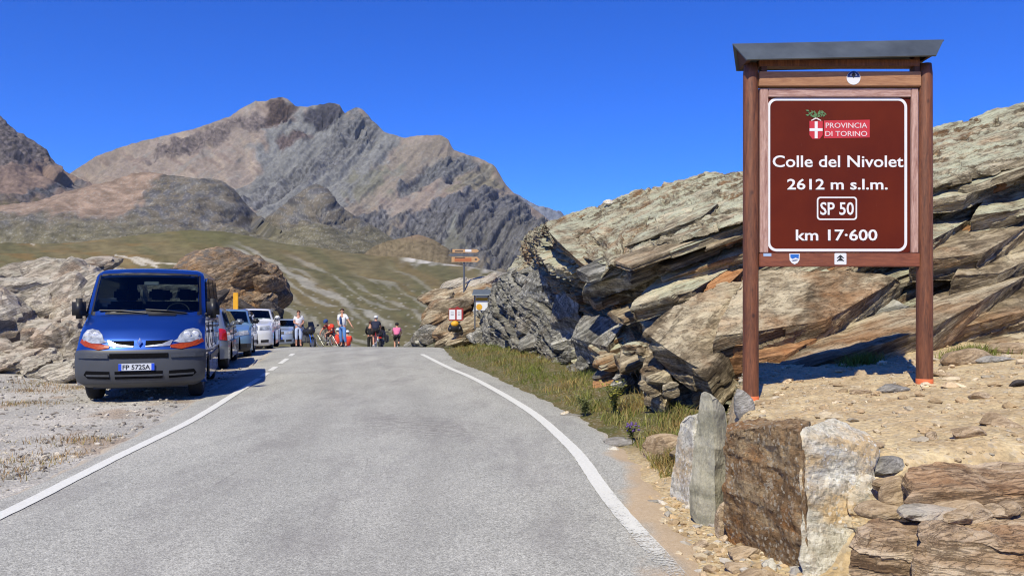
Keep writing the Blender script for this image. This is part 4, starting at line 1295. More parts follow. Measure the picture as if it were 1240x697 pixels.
for k, (px, py, Y, hs, rt, lb) in enumerate([(331, 384, 41.6, (.70, .6, 1.15), (0, .15, .3), 'rock darkened as shade below the right end of the huge tan boulder'),
                                  (262, 366, 31.0, (.62, .4, .28), (0, -.75, .2), 'leaning rock slab darkened as its shadow side left of the yellow pole'), (303, 375, 33.0, (.75, .4, .22), (0, .62, 0), 'sloping rock slab darkened as its shadow side right of the yellow pole')]):
    q_ = poly_rock('boulder', P(px, py, Y), hs, R_DARK, None, 680 + k, 4, 12, 0.05, rt, layer=0.06, tone=-.2)  # dark base colour stands in for the rocks' shaded sides
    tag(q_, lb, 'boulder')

# far heap beyond the crest, right of the road
hp = thing('rock_outcrop', 'tan rock heap at the road crest that carries the signpost', 'rock outcrop', (-2.2, 33, -0.3))
HB = [(548,372,33.5,(1.0,.9,.45),R_SLAB,.2),(528,360,34.5,(.8,.8,.55),R_SLAB,.1),(575,352,36,(1.2,.9,.5),R_PALE,.1),(590,345,37,(1.0,.8,.45),R_PALE,.2),(556,346,37,(1.1,.9,.45),R_PALE,0),(530,385,32.5,(.8,.7,.5),R_SLAB,.2),
      (548,400,31.5,(.8,.6,.5),R_SLAB,.35),(522,402,32,(.55,.5,.45),R_GREY,0),(508,412,32.5,(.5,.5,.35),R_GREY,.1),(500,418,33,(.45,.4,.22),R_GREY,0),(572,372,34,(.8,.7,.45),R_SLAB,-.1),(585,385,32,(.7,.6,.55),R_SLAB,.1),
      (565,398,30.5,(.85,.5,.38),R_SLAB,.3),(578,408,29.5,(.5,.45,.3),R_GREY,.4),(540,412,31,(.6,.4,.22),R_SLAB,.3),(558,412,30.2,(.6,.4,.22),R_SLAB,.2),(520,385,33.5,(.4,.6,.6),R_SLAB,-.3),(600,372,33,(1.0,.8,.6),R_GREY,0),(545,385,33,(1.3,.8,.9),R_SLAB,-.2),(575,395,33,(1.3,.8,.9),R_SLAB,0),(560,366,35.2,(1.5,.9,.7),R_SLAB,0)]
for k, (px, py, Y, hs, mt, tn) in enumerate(HB):
    q_ = poly_rock('rock_block', P(px, py, Y), (hs[0] * .95, hs[1], hs[2] * .95), mt, hp, 700 + k, 4, 12, 0.06, (0.15, -0.35, rr.uniform(-.4, .4)), layer=0.08, tone=tn)

# ------------------------------------------------------------------ gravel, loose stones, grass
m_peb, nt, b = nmat('gravel_stone')
N = NT(nt)
N.put(b.inputs['Base Color'], N.mix(0.5, N.attr('col'), N.ramp(N.noise(N.n('ShaderNodeNewGeometry').outputs['Position'], 60, 4), [(0.3, 0.3), (0.7, 0.7)]), 'OVERLAY'))
b.inputs['Roughness'].default_value = 0.95
b.inputs['Specular IOR Level'].default_value = 0.15


def pebbles(name, X, Y, smin, smax, cols, seed, sub=1, power=2.6, lift=0.25):
    r = np.random.default_rng(seed)
    D, F = ico(sub)
    n = len(X)
    s = smin + (smax - smin) * r.uniform(0, 1, n) ** power
    D1 = D[None] * (1 + r.uniform(-.28, .28, (n, len(D), 1)))
    sc = np.stack([s * r.uniform(.7, 1.4, n), s * r.uniform(.6, 1.1, n), s * r.uniform(.25, .7, n)], -1)
    p = D1 * sc[:, None, :]
    a = r.uniform(0, 6.28, n)
    ca, sa_ = np.cos(a)[:, None], np.sin(a)[:, None]
    tl = r.uniform(-.35, .35, n)[:, None]
    x, y, z = p[..., 0], p[..., 1], p[..., 2] + tl * p[..., 0]
    Z = gz(X, Y)
    V = np.stack([x * ca - y * sa_ + X[:, None], x * sa_ + y * ca + Y[:, None], z + Z[:, None] + (lift * sc[:, 2])[:, None]], -1).reshape(-1, 3)
    Fs = (F[None] + (np.arange(n) * len(D))[:, None, None]).reshape(-1, 3)
    cols = np.asarray(cols)
    c = cols[r.integers(0, len(cols), n)] * r.uniform(.75, 1.2, (n, 1))
    o = mesh_np(name, V, Fs, m_peb, cols={'col': np.repeat(c, len(D), 0)})
    return tag(o, kind='stuff')


GREYS = [alb(176, 170, 160), alb(196, 188, 174), alb(150, 144, 134), alb(206, 196, 178), alb(130, 122, 112)]
TANS = [alb(206, 182, 146), alb(194, 168, 130), alb(218, 200, 168), alb(178, 154, 120), alb(190, 178, 156)]
r_ = np.random.default_rng(91)
n = 9000
Y = 4.5 + 16 * r_.uniform(0, 1, n) ** 1.5
X = xl(Y) - 0.05 - 9 * r_.uniform(0, 1, n) ** 1.2
tag(pebbles('gravel', X, Y, 0.006, 0.045, GREYS, 92), 'loose pale grey gravel on the left shoulder', 'gravel')
n = 7000
Y = 3.3 + 7 * r_.uniform(0, 1, n)
X = 1.25 + 5.5 * r_.uniform(0, 1, n) ** 1.3
keep = (Y < 8.0) | (X > 2.3)
tag(pebbles('gravel', X[keep], Y[keep], 0.004, 0.026, TANS, 93, power=4.0), 'loose sand coloured gravel on the bank under the sign', 'gravel')
n = 1500
Y = 3.2 + 3.4 * r_.uniform(0, 1, n)
X = xr(Y) - 0.25 + 0.75 * r_.uniform(0, 1, n)
tag(pebbles('gravel', X, Y, 0.005, 0.05, TANS + GREYS[:2], 94, power=3.0), 'gravel and rubble between the road edge and the standing stones', 'gravel')

n = 380
Y = 3.6 + 5.6 * r_.uniform(0, 1, n)
X = xbank(Y) + 0.1 + 4.5 * r_.uniform(0, 1, n) ** 1.2
tag(pebbles('gravel', X, Y, 0.015, 0.075, TANS, 95, sub=2, power=2.4, lift=0.15), 'flat broken rock shards scattered over the sandy bank', 'gravel')

STONES = [ # px, py, Y, half sizes, material, label
    (1080, 564, 4.75, (.14, .06, .045), R_GSTONE, 'grey elongated stone beside the white face of the big block'), (1079, 588, 4.5, (.075, .05, .06), R_STONE, 'tan angular stone wedged right of the big white faced block'),
    (1092, 600, 4.35, (.10, .05, .07), R_STONE, 'tan angular stone wedged low beside the white faced block'), (1125, 620, 4.05, (.17, .08, .045), R_PALE, 'pale cream flat stone between the two tan ledges'), (1075, 618, 4.3, (.13, .07, .045), R_STONE, 'round tan stone between the white block and the pale cream flat stone'),
    (1168, 616, 4.05, (.12, .06, .04), R_STONE, 'flat tan stone right of the pale cream stone between the ledges'), (1184, 622, 3.98, (.075, .05, .05), R_STONE, 'blocky light tan stone in the gap between the ledges'), (1157, 624, 3.98, (.065, .05, .03), R_STONE, 'thin tan stone lying under the blocky light tan stone between the ledges'), (1218, 616, 3.98, (.055, .05, .035), R_STONE, 'small rounded stone at the right end of the gap between the ledges'), (1206, 618, 3.98, (.06, .04, .03), R_STONE, 'tiny tan stone beside the small rounded stone between the ledges'),
    (1173, 555, 5.0, (.10, .06, .035), R_STONE, 'tan flat stone lying on the sand above the long ledge'), (1208, 542, 5.3, (.12, .08, .055), R_STONE, 'tan wedge shaped stone with a dark side near the right edge'),
    (1079, 484, 7.0, (.17, .07, .035), R_GSTONE, 'flat grey stone lying on the sand between the sign posts'), (1040, 486, 7.0, (.08, .05, .03), R_STONE, 'small flat tan stone left of the flat grey stone between the sign posts'), (1188, 500, 6.3, (.09, .06, .03), R_STONE, 'thin tan stone on the sand below the right sign post'),
    (1236, 486, 6.6, (.07, .06, .03), R_DARK, 'dark grey stone at the right edge on the sandy bench'), (1165, 444, 8.3, (.24, .12, .09), R_STONE, 'large tan stone right of the right sign post'), (1225, 436, 8.9, (.26, .15, .10), R_STONE, 'broad tan rock behind the sand near the right edge'),
    (1196, 450, 8.2, (.20, .1, .035), R_GSTONE, 'thin grey stone on the sand right of the large tan stone'), (902, 494, 6.6, (.07, .06, .12), R_GSTONE, 'small grey upright stone at the foot of the left sign post'), (930, 656, 4.6, (.035, .03, .05), R_WHITE, 'small white stone at the foot of the brown rock face'),
    (792, 574, 6.4, (.07, .05, .02), R_GSTONE, 'grey flat stone on the sand by the short white stone'), (905, 640, 4.9, (.10, .06, .05), R_STONE, 'tan stone lying against the foot of the brown rock face'), (893, 664, 4.7, (.06, .05, .03), R_STONE, 'small tan stone below the brown rock face in the rubble'), (862, 672, 4.75, (.04, .04, .02), R_STONE, 'tiny flat stone nearest the asphalt in the rubble'), (880, 590, 5.4, (.07, .05, .12), R_STONE, 'tall tan stone wedged between the slate stone and the brown rock face'), (850, 636, 5.2, (.06, .04, .03), R_STONE, 'small tan stone at the foot of the slate stone'), (918, 672, 4.5, (.10, .05, .04), R_STONE, 'long tan stone in the rubble under the corner of the big block'),
    (805, 504, 8.1, (.20, .12, .12), R_STONE, 'tan rounded rock in the grass left of the slate stone'), (752, 498, 9.0, (.17, .1, .05), R_GSTONE, 'pale flat stone in the verge grass below the leafy weed'), (742, 517, 8.6, (.07, .05, .035), R_WHITE, 'small bright white stone at the verge edge'), (692, 479, 11.2, (.20, .1, .03), R_GSTONE, 'flat grey stone at the edge of the asphalt in the verge'), (684, 477, 11.3, (.07, .06, .05), R_WHITE, 'bright white stone lying on the flat grey verge stone'), (840, 492, 7.6, (.2, .12, .08), R_SLAB, 'flat tan slab leaning behind the slate stone'),
    (880, 488, 7.4, (.13, .1, .06), R_SLAB, 'tan slab stone at the back of the left sign post foot'), (1140, 470, 7.5, (.09, .06, .02), R_STONE, 'thin tan stone under the right sign post beside the sand edge'), (985, 520, 5.3, (.06, .04, .02), R_STONE, 'small flat stone on the sand above the brown rock face'), (1060, 545, 5.0, (.05, .04, .02), R_STONE, 'small flat stone on the sand above the white rock face'), (1128, 548, 5.1, (.04, .03, .03), R_STONE, 'small stone on the sand left of the tan flat stone'), (1230, 570, 4.5, (.12, .07, .04), R_STONE, 'long tan stone at the right edge on top of the upper ledge'), (1190, 572, 4.55, (.10, .06, .03), R_STONE, 'low tan stone on top of the upper ledge left of the long stone'),
    (150, 472, 14.0, (.06, .05, .04), R_GSTONE, 'pale stone under the front of the blue van')]
for k, (px, py, Y, hs, mt, lb) in enumerate(STONES):
    p0 = P(px, py, Y)
    if py < 560 or px < 1060:
        p0[2] = gza(p0[0], p0[1]) + hs[2] * 0.45
    o = poly_rock('stone', p0, np.array(hs) * 1.2, mt, None, 800 + k, 3, 10, 0.05, (0, 0, rr.uniform(-.4, .4)), tone=rr.uniform(-.3, .3))
    tag(o, lb, 'stone', 'loose stones on the bank and verge')


m_grass, nt, b = nmat('grass_blade')
N = NT(nt)
N.put(b.inputs['Base Color'], N.attr('col'))
b.inputs['Roughness'].default_value = 0.7
b.inputs['Specular IOR Level'].default_value = 0.2


def blades(name, X, Y, hmin, hmax, wid, cols, seed, label, clump=0.0, lean=0.5):
    r = np.random.default_rng(seed)
    n = len(X)
    h = hmin + (hmax - hmin) * r.uniform(0, 1, n) ** 1.4
    a = r.uniform(0, 6.28, n)
    ln = r.normal(0, lean, (n, 2)) * h[:, None]
    w = wid * r.uniform(.6, 1.4, n)
    Z = gz(X, Y) - 0.01
    b0 = np.stack([X - np.cos(a) * w, Y - np.sin(a) * w, Z], -1)
    b1 = np.stack([X + np.cos(a) * w, Y + np.sin(a) * w, Z], -1)
    m0 = np.stack([X - np.cos(a) * w * .7 + ln[:, 0] * .35, Y - np.sin(a) * w * .7 + ln[:, 1] * .35, Z + h * .6], -1)
    m1 = np.stack([X + np.cos(a) * w * .7 + ln[:, 0] * .35, Y + np.sin(a) * w * .7 + ln[:, 1] * .35, Z + h * .6], -1)
    t = np.stack([X + ln[:, 0], Y + ln[:, 1], Z + h], -1)
    V = np.stack([b0, b1, m0, m1, t], 1).reshape(-1, 3)
    i = np.arange(n)[:, None] * 5
    Fs = np.concatenate([i + [0, 1, 3], i + [0, 3, 2], i + [2, 3, 4]])
    cols = np.asarray(cols)
    pick = np.clip((fbm(v3(X * 0.9, Y * 0.9), 3, seed) * 0.9 + 0.5 + r.normal(0, .22, n)) * len(cols), 0, len(cols) - 1).astype(int)
    c = cols[pick] * r.uniform(.7, 1.25, (n, 1))
    o = mesh_np(name, V, Fs, m_grass, cols={'col': np.repeat(c, 5, 0)})
    tag(o, label, 'grass', kind='stuff')


GR = [alb(104, 114, 50), alb(120, 126, 58), alb(132, 132, 72), alb(158, 148, 92), alb(150, 126, 76)]
n = 27000
Y = 7.2 + 21 * r_.uniform(0, 1, n) ** 1.7
U_ = r_.uniform(0, 1, n)
wmax = np.interp(Y, [7, 8.5, 10, 12, 16, 22, 30], [0.55, 0.95, 1.0, 1.25, 1.55, 1.9, 1.6])
X = xr(Y) + 0.10 + U_ * wmax
dens = sstep(-0.35, 0.25, fbm(v3(X * 1.6, Y * 1.2), 4, 301)) * sstep(0.0, 0.25, U_ + 0.25 * fbm(v3(X * 3, Y * 2), 3, 302))
kp = r_.uniform(0, 1, n) < dens * 0.9 + 0.06
blades('grass', X[kp], Y[kp], 0.03, 0.16, 0.0055, GR, 303, 'green and brown rough grass growing along the right verge below the rocks')
n = 5200
cx = np.array([(-6.4, 8.9), (-7.2, 9.6), (-8.2, 10.8), (-9.4, 13.0), (-8.6, 14.2), (-5.0, 9.2), (-4.75, 8.2), (-7.6, 12.4), (-4.9, 7.4), (-9.0, 15.2), (-8.0, 14.8), (-5.8, 8.2)])
ci = r_.integers(0, len(cx), n)
X = cx[ci, 0] + r_.normal(0, .30, n)
Y = cx[ci, 1] + r_.normal(0, .22, n)
kp = X < xl(Y) - 0.08
blades('grass', X[kp], Y[kp], 0.02, 0.09, 0.004, [alb(150, 120, 80), alb(170, 138, 96), alb(150, 138, 80), alb(186, 158, 116)], 304, 'dry brown grass tufts on the gravel shoulder')
n = 1500
X = np.concatenate([r_.normal(3.9, .10, n // 2), r_.normal(5.0, .14, n // 2)])
Y = np.concatenate([r_.normal(8.9, .06, n // 2), r_.normal(8.7, .08, n // 2)])
blades('grass', X, Y, 0.05, 0.16, 0.004, [alb(104, 118, 44), alb(126, 132, 62)], 305, 'small green grass tuft at the foot of the rock right of the sign')


def leafy_weed(name, label, x, y, h, nst, nleaf, leafc, seed, flower=None, lw=0.022, ll=0.07):
    r = np.random.default_rng(seed)
    t = thing(name, label, 'plant', G(x, y))
    bm = bmesh.new()
    V, Fs = [], []
    for k in range(nst):
        a = r.uniform(0, 6.28)
        top = np.array([math.cos(a) * h * r.uniform(.1, .5), math.sin(a) * h * r.uniform(.1, .5), h * r.uniform(.6, 1)])
        pts = [top * f * [1 if f < .1 else f, 1 if f < .1 else f, 1] for f in (0, .35, .7, 1)]
        add_tube(bm, pts, [0.006, 0.005, 0.004, 0.002], 5)
        for j in range(nleaf):
            f = r.uniform(.2, 1)
            o_ = top * [f * f, f * f, f]
            aa = r.uniform(0, 6.28)
            d = np.array([math.cos(aa), math.sin(aa), r.uniform(-.1, .7)]); d /= np.linalg.norm(d)
            s = np.cross(d, [0, 0, 1]); s /= np.linalg.norm(s)
            L, W = ll * r.uniform(.6, 1.2), lw * r.uniform(.7, 1.3)
            i = len(V)
            V += [o_, o_ + d * L * .5 + s * W, o_ + d * L + [0, 0, -.2 * L], o_ + d * L * .5 - s * W]
            Fs.append((i, i + 1, i + 2, i + 3))
    bm_obj('stem', bm, plain('weed_stem', alb(110, 116, 62), 0.8), t)
    lm = mesh_np('foliage', np.array(V), np.array(Fs), m_grass, t, cols={'col': np.repeat(np.asarray(leafc)[r.integers(0, len(leafc), len(Fs))] * r.uniform(.7, 1.2, (len(Fs), 1)), 4, 0)})
    if flower is not None:
        bm = bmesh.new()
        for k in range(26):
            a = r.uniform(0, 6.28)
            add_ellipsoid(bm, (math.cos(a) * h * r.uniform(0, .45), math.sin(a) * h * r.uniform(0, .45), h * r.uniform(.6, 1.02)), (.014, .014, .012), sub=1)
        bm_obj('flower', bm, plain('petal_' + name, flower, 0.7), t)


leafy_weed('weed_plant', 'bright green leafy weed at the foot of the rocks', 1.38, 10.75, 0.50, 14, 16, [alb(112, 124, 52), alb(136, 140, 64), alb(176, 168, 78)], 321)
leafy_weed('thistle_plant', 'low plant with violet flowers in the verge near the slate stone', 1.36, 9.05, 0.20, 8, 8, [alb(96, 106, 56), alb(120, 124, 70)], 322, alb(112, 84, 150), ll=0.05)
leafy_weed('weed_plant', 'grey green bushy weed left of the bright green leafy weed', 1.02, 11.1, 0.32, 16, 16, [alb(116, 124, 76), alb(136, 140, 92)], 323, lw=0.010)

# ------------------------------------------------------------------ the brown pass sign
YS = 7.2
MPP = YS / F_PX


def SX(px): return (px - HX) * MPP
def SZ(py): return EYE - (py - HY) * MPP


def wood_mat(name, dark, light, vertical=True, rough=0.6):
    m, nt, b = nmat(name)
    N = NT(nt)
    pos = N.n('ShaderNodeNewGeometry').outputs['Position']
    sc = (7, 7, 0.7) if vertical else (0.7, 7, 7)
    v = N.mapping(pos, scale=sc)
    g1 = N.noise(v, 4.0, 6, 0.65, 1.2)
    g2 = N.noise(N.mapping(pos, scale=tuple(3 * s for s in sc)), 9.0, 4, 0.6)
    col = N.ramp(N.math('ADD', N.math('MULTIPLY', g1, 0.7), N.math('MULTIPLY', g2, 0.3)), [(0.32, dark), (0.68, light)])
    kn = N.voro(N.mapping(pos, scale=(3, 3, 2.2) if vertical else (2.2, 3, 3)), 1.5)
    col = N.mix(N.ramp(kn, [(0.03, 0.8), (0.10, 0.0)]), col, np.asarray(dark) * 0.5)
    N.put(b.inputs['Base Color'], col)
    b.inputs['Roughness'].default_value = rough
    N.put(b.inputs['Normal'], N.bump(g2, 0.25, 0.004))
    return m


W_POST = wood_mat('stained_post_wood', alb(66, 34, 18), alb(150, 92, 58))
W_RAIL = wood_mat('stained_rail_wood', alb(108, 54, 34), alb(156, 90, 60), False)
W_BEAM = wood_mat('faded_beam_wood', alb(140, 92, 60), alb(196, 146, 104), False)
W_FRAME = wood_mat('peeling_frame_wood', alb(132, 82, 68), alb(222, 186, 170), True)
W_FRAMEH = wood_mat('peeling_frame_wood_across', alb(130, 80, 68), alb(224, 190, 176), False)
M_BROWN, nt, b = nmat('brown_sign_face')                      # sun-faded, finely scratched
N = NT(nt)
pos = N.n('ShaderNodeNewGeometry').outputs['Position']
col = N.ramp(N.noise(pos, 1.6, 5, 0.6), [(0.3, alb(90, 28, 8)), (0.7, alb(108, 38, 15))])
scr = N.noise(N.mapping(pos, scale=(30, 1, 2.2), rot=(0, 0.4, 0)), 4, 5, 0.7)
col = N.mix(N.math('MULTIPLY', N.ramp(scr, [(0.66, 0.0), (0.72, 1.0)]), 0.25), col, alb(150, 96, 74))
N.put(b.inputs['Base Color'], col)
b.inputs['Roughness'].default_value = 0.6
b.inputs['Specular IOR Level'].default_value = 0.15
M_MAROON = plain('maroon_backing', alb(98, 34, 30), 0.6)
M_WHITE = plain('white_reflective', alb(246, 246, 246, 1.35), 0.45, var=0.03)
M_ZINC = plain('weathered_roof_metal', alb(104, 112, 116), 0.42, 0.55, var=0.25, scale=4)
M_DKWOOD = plain('dark_wood', alb(82, 48, 34), 0.7)
M_ORANGE = plain('orange_marker_paint', alb(236, 122, 70), 0.7)
M_RED = plain('logo_red', alb(206, 52, 60), 0.5, var=0.04)
M_STW = plain('sticker_white', alb(236, 238, 240), 0.5, var=0.03)
M_STB = plain('sticker_blue', alb(40, 110, 200), 0.5, var=0.05)
M_NAVY = plain('sticker_navy', alb(36, 56, 110), 0.5)
M_BLACK = plain('matt_black', (0.012, 0.012, 0.013), 0.6)
M_LEAF = plain('logo_green', alb(96, 132, 84), 0.6, var=0.3, scale=60)

sign = thing('road_sign', 'large brown mountain pass sign on two round wooden posts with a small metal roof', 'road sign', (SX(1014), YS, gza(SX(1014), YS)))
sx0, sy0, sz0 = sign.location


def sb(name, x0, x1, z0, z1, y0, y1, mat, bevel=0.004):
    bm = bmesh.new()
    add_box(bm, ((x0 + x1) / 2 - sx0, (y0 + y1) / 2 - sy0, (z0 + z1) / 2 - sz0), (abs(x1 - x0), abs(y1 - y0), abs(z1 - z0)), bevel=bevel)
    return bm_obj(name, bm, mat, sign)


def sbp(name, px0, px1, py0, py1, y0, y1, mat, bevel=0.004):
    return sb(name, SX(px0), SX(px1), SZ(py1), SZ(py0), y0, y1, mat, bevel)


for pxc, pyb in ((909, 480), (1119.5, 458)):
    bm = bmesh.new()
    x = SX(pxc) - sx0
    gzz = gza(SX(pxc), YS)
    add_lathe(bm, (x, 0, gzz - 0.3 - sz0), (0, 0, 1), [(0, .071), (0.3, .071), (1.6, .0690), (SZ(90) - gzz + 0.3, .067), (SZ(78) - gzz + 0.3, .058)], 28)
    po = bm_obj('post', bm, W_POST, sign, True)
    bm = bmesh.new()
    add_lathe(bm, (x, 0, gzz - 0.1 - sz0), (0, 0, 1), [(0, .0735), (0.138, .0725), (0.142, .069)], 28)
    bm_obj('paint_band', bm, M_ORANGE, po, True)
# roof: two sheets folded at the ridge, ends cut slanting
ye, yr, yb_ = 7.035, 7.20, 7.365
def rp(px, py, Y): q = P(px, py, Y); return np.array([q[0] - sx0, q[1] - sy0, q[2] - sz0])
el_, er_ = rp(904, 72, ye), rp(1134, 67, ye)
rl_, rr_ = rp(887, 53, yr), rp(1143, 48, yr)
bl_, br_ = el_ + [0, yb_ - ye, 0], er_ + [0, yb_ - ye, 0]
bm = bmesh.new()
nf_ = np.cross(er_ - el_, rl_ - el_); nf_ /= np.linalg.norm(nf_)
add_prism(bm, [el_, er_, rr_, rl_], -nf_ * 0.012 if nf_[1] < 0 else nf_ * 0.012)
bm_obj('roof_sheet', bm, M_ZINC, sign)
bm = bmesh.new()
add_prism(bm, [rl_ + [0, .004, 0], rr_ + [0, .004, 0], br_, bl_], (0, -0.006, -0.012))
bm_obj('roof_sheet', bm, M_ZINC, sign)
for a, b_, c in ((el_, rl_, bl_), (er_, rr_, br_)):
    bm = bmesh.new()
    sgn = 1 if a is el_ else -1
    add_prism(bm, [a + [sgn * .02, .02, .0], b_ + [sgn * .035, 0, -.03], c + [sgn * .02, -.02, 0]], (sgn * 0.03, 0, 0))
    bm_obj('gable_board', bm, M_DKWOOD, sign)
sbp('purlin', 917, 1111, 74, 82, YS - .05, YS + .05, W_POST)
for px in (920, 1104): sbp('bracket', px, px + 7, 66, 89, YS - .045, YS + .045, M_DKWOOD)
sbp('beam', 917, 1112, 88.5, 106.5, YS - .055, YS + .03, W_BEAM, .006)
sbp('panel_board', 919, 1110, 107.5, 306, YS - .002, YS + .02, M_MAROON)
sbp('frame_board', 919, 929, 108, 306, YS - .032, YS - .003, W_FRAME)
sbp('frame_board', 1101.5, 1110, 108, 306, YS - .032, YS - .003, W_FRAME)
sbp('frame_board', 929.3, 1101.2, 108, 118.5, YS - .030, YS - .004, W_FRAMEH)
sbp('bottom_rail', 918, 1111, 306.5, 323, YS - .045, YS + .025, W_RAIL, .006)
sbp('gap_strip', 1110.5, 1112, 112, 322, YS - .02, YS - .01, M_NAVY, 0)  # thin navy strip filling the gap between panel and right post


def rounded(px0, px1, py0, py1, r, n=8):
    out = []
    for cx, cy, a0 in ((px1 - r, py0 + r, -90), (px1 - r, py1 - r, 0), (px0 + r, py1 - r, 90), (px0 + r, py0 + r, 180)):
        for k in range(n + 1):
            a = math.radians(a0 + 90 * k / n)
            out.append((cx + r * math.cos(a), cy + r * math.sin(a)))
    return out


def plate(name, pts, y, th, mat, parent=sign, hole=None):
    bm = bmesh.new()
    q = [Vector((SX(a) - sx0, y - sy0, SZ(b_) - sz0)) for a, b_ in pts]
    if hole is None:
        add_prism(bm, q, (0, th, 0))
    else:
        h = [Vector((SX(a) - sx0, y - sy0, SZ(b_) - sz0)) for a, b_ in hole]
        n_ = len(q)
        A = [bm.verts.new(v) for v in q]; B = [bm.verts.new(v) for v in h]
        A2 = [bm.verts.new(v + Vector((0, th, 0))) for v in q]; B2 = [bm.verts.new(v + Vector((0, th, 0))) for v in h]
        for i in range(n_):
            j = (i + 1) % n_
            bm.faces.new((A[i], A[j], B[j], B[i])); bm.faces.new((A[i], A2[i], A2[j], A[j])); bm.faces.new((B[i], B[j], B2[j], B2[i]))
    o = bm_obj(name, bm, mat, parent)
    return o


yf = YS - .012
face = plate('sign_face', rounded(928.5, 1101, 118.7, 305.5, 3), yf, .009, M_BROWN)
plate('border', rounded(928.8, 1097.5, 119.2, 304.5, 11), yf - .0025, .002, M_WHITE, face, rounded(932, 1094.3, 122.4, 301.3, 8))
def sign_text(body, pxa, pxb, pyt, pyb, bold=0.012, mat=None, y=yf - .001):
    o = text_mesh('lettering', body, (pxb - pxa) * MPP, (pyb - pyt) * MPP, mat or M_WHITE, face, bold, .003)
    o.location = (SX((pxa + pxb) / 2) - sx0, y - sy0, SZ(pyb) - sz0)
    return o
sign_text('Colle del Nivolet', 935, 1093, 188, 202.5, 0.012)
sign_text('2612 m s.l.m.', 952.5, 1074, 216.5, 229.5, 0.016)
sign_text('SP 50', 992.5, 1033, 244.5, 260, 0.014)
sign_text('km 17\u00b7600', 963, 1061.5, 277.5, 291, 0.016)
plate('number_box', rounded(988.5, 1037, 238.5, 266.5, 4), yf - .0025, .002, M_WHITE, face, rounded(990.2, 1035.3, 240.2, 264.8, 3))
plate('logo_panel', [(997, 146.5), (1052.3, 145.5), (1052.3, 167), (997, 168)], yf - .0025, .002, M_RED, face)
M_PINKT = plain('logo_lettering', alb(246, 222, 222), 0.5, var=0.02)
sign_text('PROVINCIA', 999, 1049, 149, 155.5, 0.0, M_PINKT, yf - .0034)
sign_text('DI TORINO', 998.5, 1049, 159, 165.5, 0.0, M_PINKT, yf - .0034)
shl = plate('crest', [(979.5, 147), (995.5, 147), (995.5, 164), (992, 168.5), (983, 168.5), (979.5, 164)], yf - .0025, .002, M_RED, face)
plate('cross_bar', [(985.8, 147.6), (989.3, 147.6), (989.3, 168), (985.8, 168)], yf - .004, .0014, M_WHITE, face)
plate('cross_bar', [(979.6, 155.9), (995.3, 155.9), (995.3, 159.2), (979.6, 159.2)], yf - .0045, .0014, M_WHITE, face)
bm = bmesh.new()
rq = np.random.default_rng(5)
for k in range(44):
    t_ = rq.uniform(-1, 1)
    cx, cy = 987.5 + 11 * t_, 139.5 - 2.2 * abs(t_) + rq.uniform(-3, 3)
    a = rq.uniform(0, 3.14)
    q = [Vector((SX(cx + dx) - sx0, yf - .003 - .00004 * k - sy0, SZ(cy + dy) - sz0)) for dx, dy in ((2.2 * math.cos(a), 2.2 * math.sin(a)), (-.9 * math.sin(a), .9 * math.cos(a)), (-2.2 * math.cos(a), -2.2 * math.sin(a)), (.9 * math.sin(a), -.9 * math.cos(a)))]
    bm.faces.new([bm.verts.new(v) for v in q])
lf = bm_obj('laurel', bm, M_LEAF, face); lf['kind'] = 'stuff'
plate('ribbon', [(981, 146.3), (986.5, 143), (988.5, 143), (994, 146.3), (992.8, 146.8), (987.5, 144.4), (982.2, 146.8)], yf - .0036, .001, M_PINKT, face)
# stickers
def disc(cx, cy, r, a0=0, a1=360, n=24): return [(cx + r * math.cos(math.radians(a0 + (a1 - a0) * k / n)), cy + r * math.sin(math.radians(a0 + (a1 - a0) * k / n))) for k in range(n + (0 if a1 - a0 == 360 else 1))]
st = plate('round_sticker', disc(1030.3, 96.5, 8.3), YS - .0575, .002, M_STW)
plate('sticker_print', disc(1030.3, 96.0, 7.6, 180, 360), YS - .0585, .0008, M_NAVY, st)
plate('sticker_print', [(1027.5, 93), (1030.3, 89.5), (1033, 93), (1030.3, 97)], YS - .0592, .0005, M_BLACK, st)
plate('sticker_print', disc(1030.3, 95.5, 4.5, 200, 340), YS - .0589, .0003, M_STW, st)
plate('label_tape', [(922.5, 307), (932, 307), (932, 310.5), (922.5, 310.5)], YS - .047, .002, plain('pale_blue_tape', alb(170, 196, 230), 0.5))
st = plate('shield_sticker', [(953.6, 307.3), (966.2, 307.3), (965.8, 315), (963.5, 318.5), (960, 320.2), (956.5, 318.5), (954, 315)], YS - .0475, .0022, M_STW)
plate('sticker_print', [(954.8, 308.2), (965.2, 308.2), (964.8, 313.5), (961, 312.2), (957.5, 313.8), (954.9, 312)], YS - .0483, .0006, M_STB, st)
plate('sticker_print', [(956, 315.5), (960, 314.8), (964.2, 314.6), (962, 316), (958, 316.4)], YS - .0483, .0006, M_NAVY, st)
st = plate('square_sticker', rounded(1008, 1022.3, 306.8, 320.5, 1), YS - .0475, .0022, M_STW)
for dy in (0, 3.6):
    plate('sticker_print', [(1010.6, 316.2 - dy), (1015, 311.6 - dy * .8), (1019.6, 316.2 - dy), (1018.3, 316.6 - dy), (1015, 314.2 - dy * .8), (1011.8, 316.6 - dy)], YS - .0483, .0006, M_BLACK, st)
plate('sticker_print', disc(1015.1, 310.8, 1.6, n=10), YS - .0488, .0005, M_BLACK, st)
plate('sticker_print', disc(1015.1, 316.0, 2.4, 180, 360, 10), YS - .0488, .0005, M_BLACK, st)

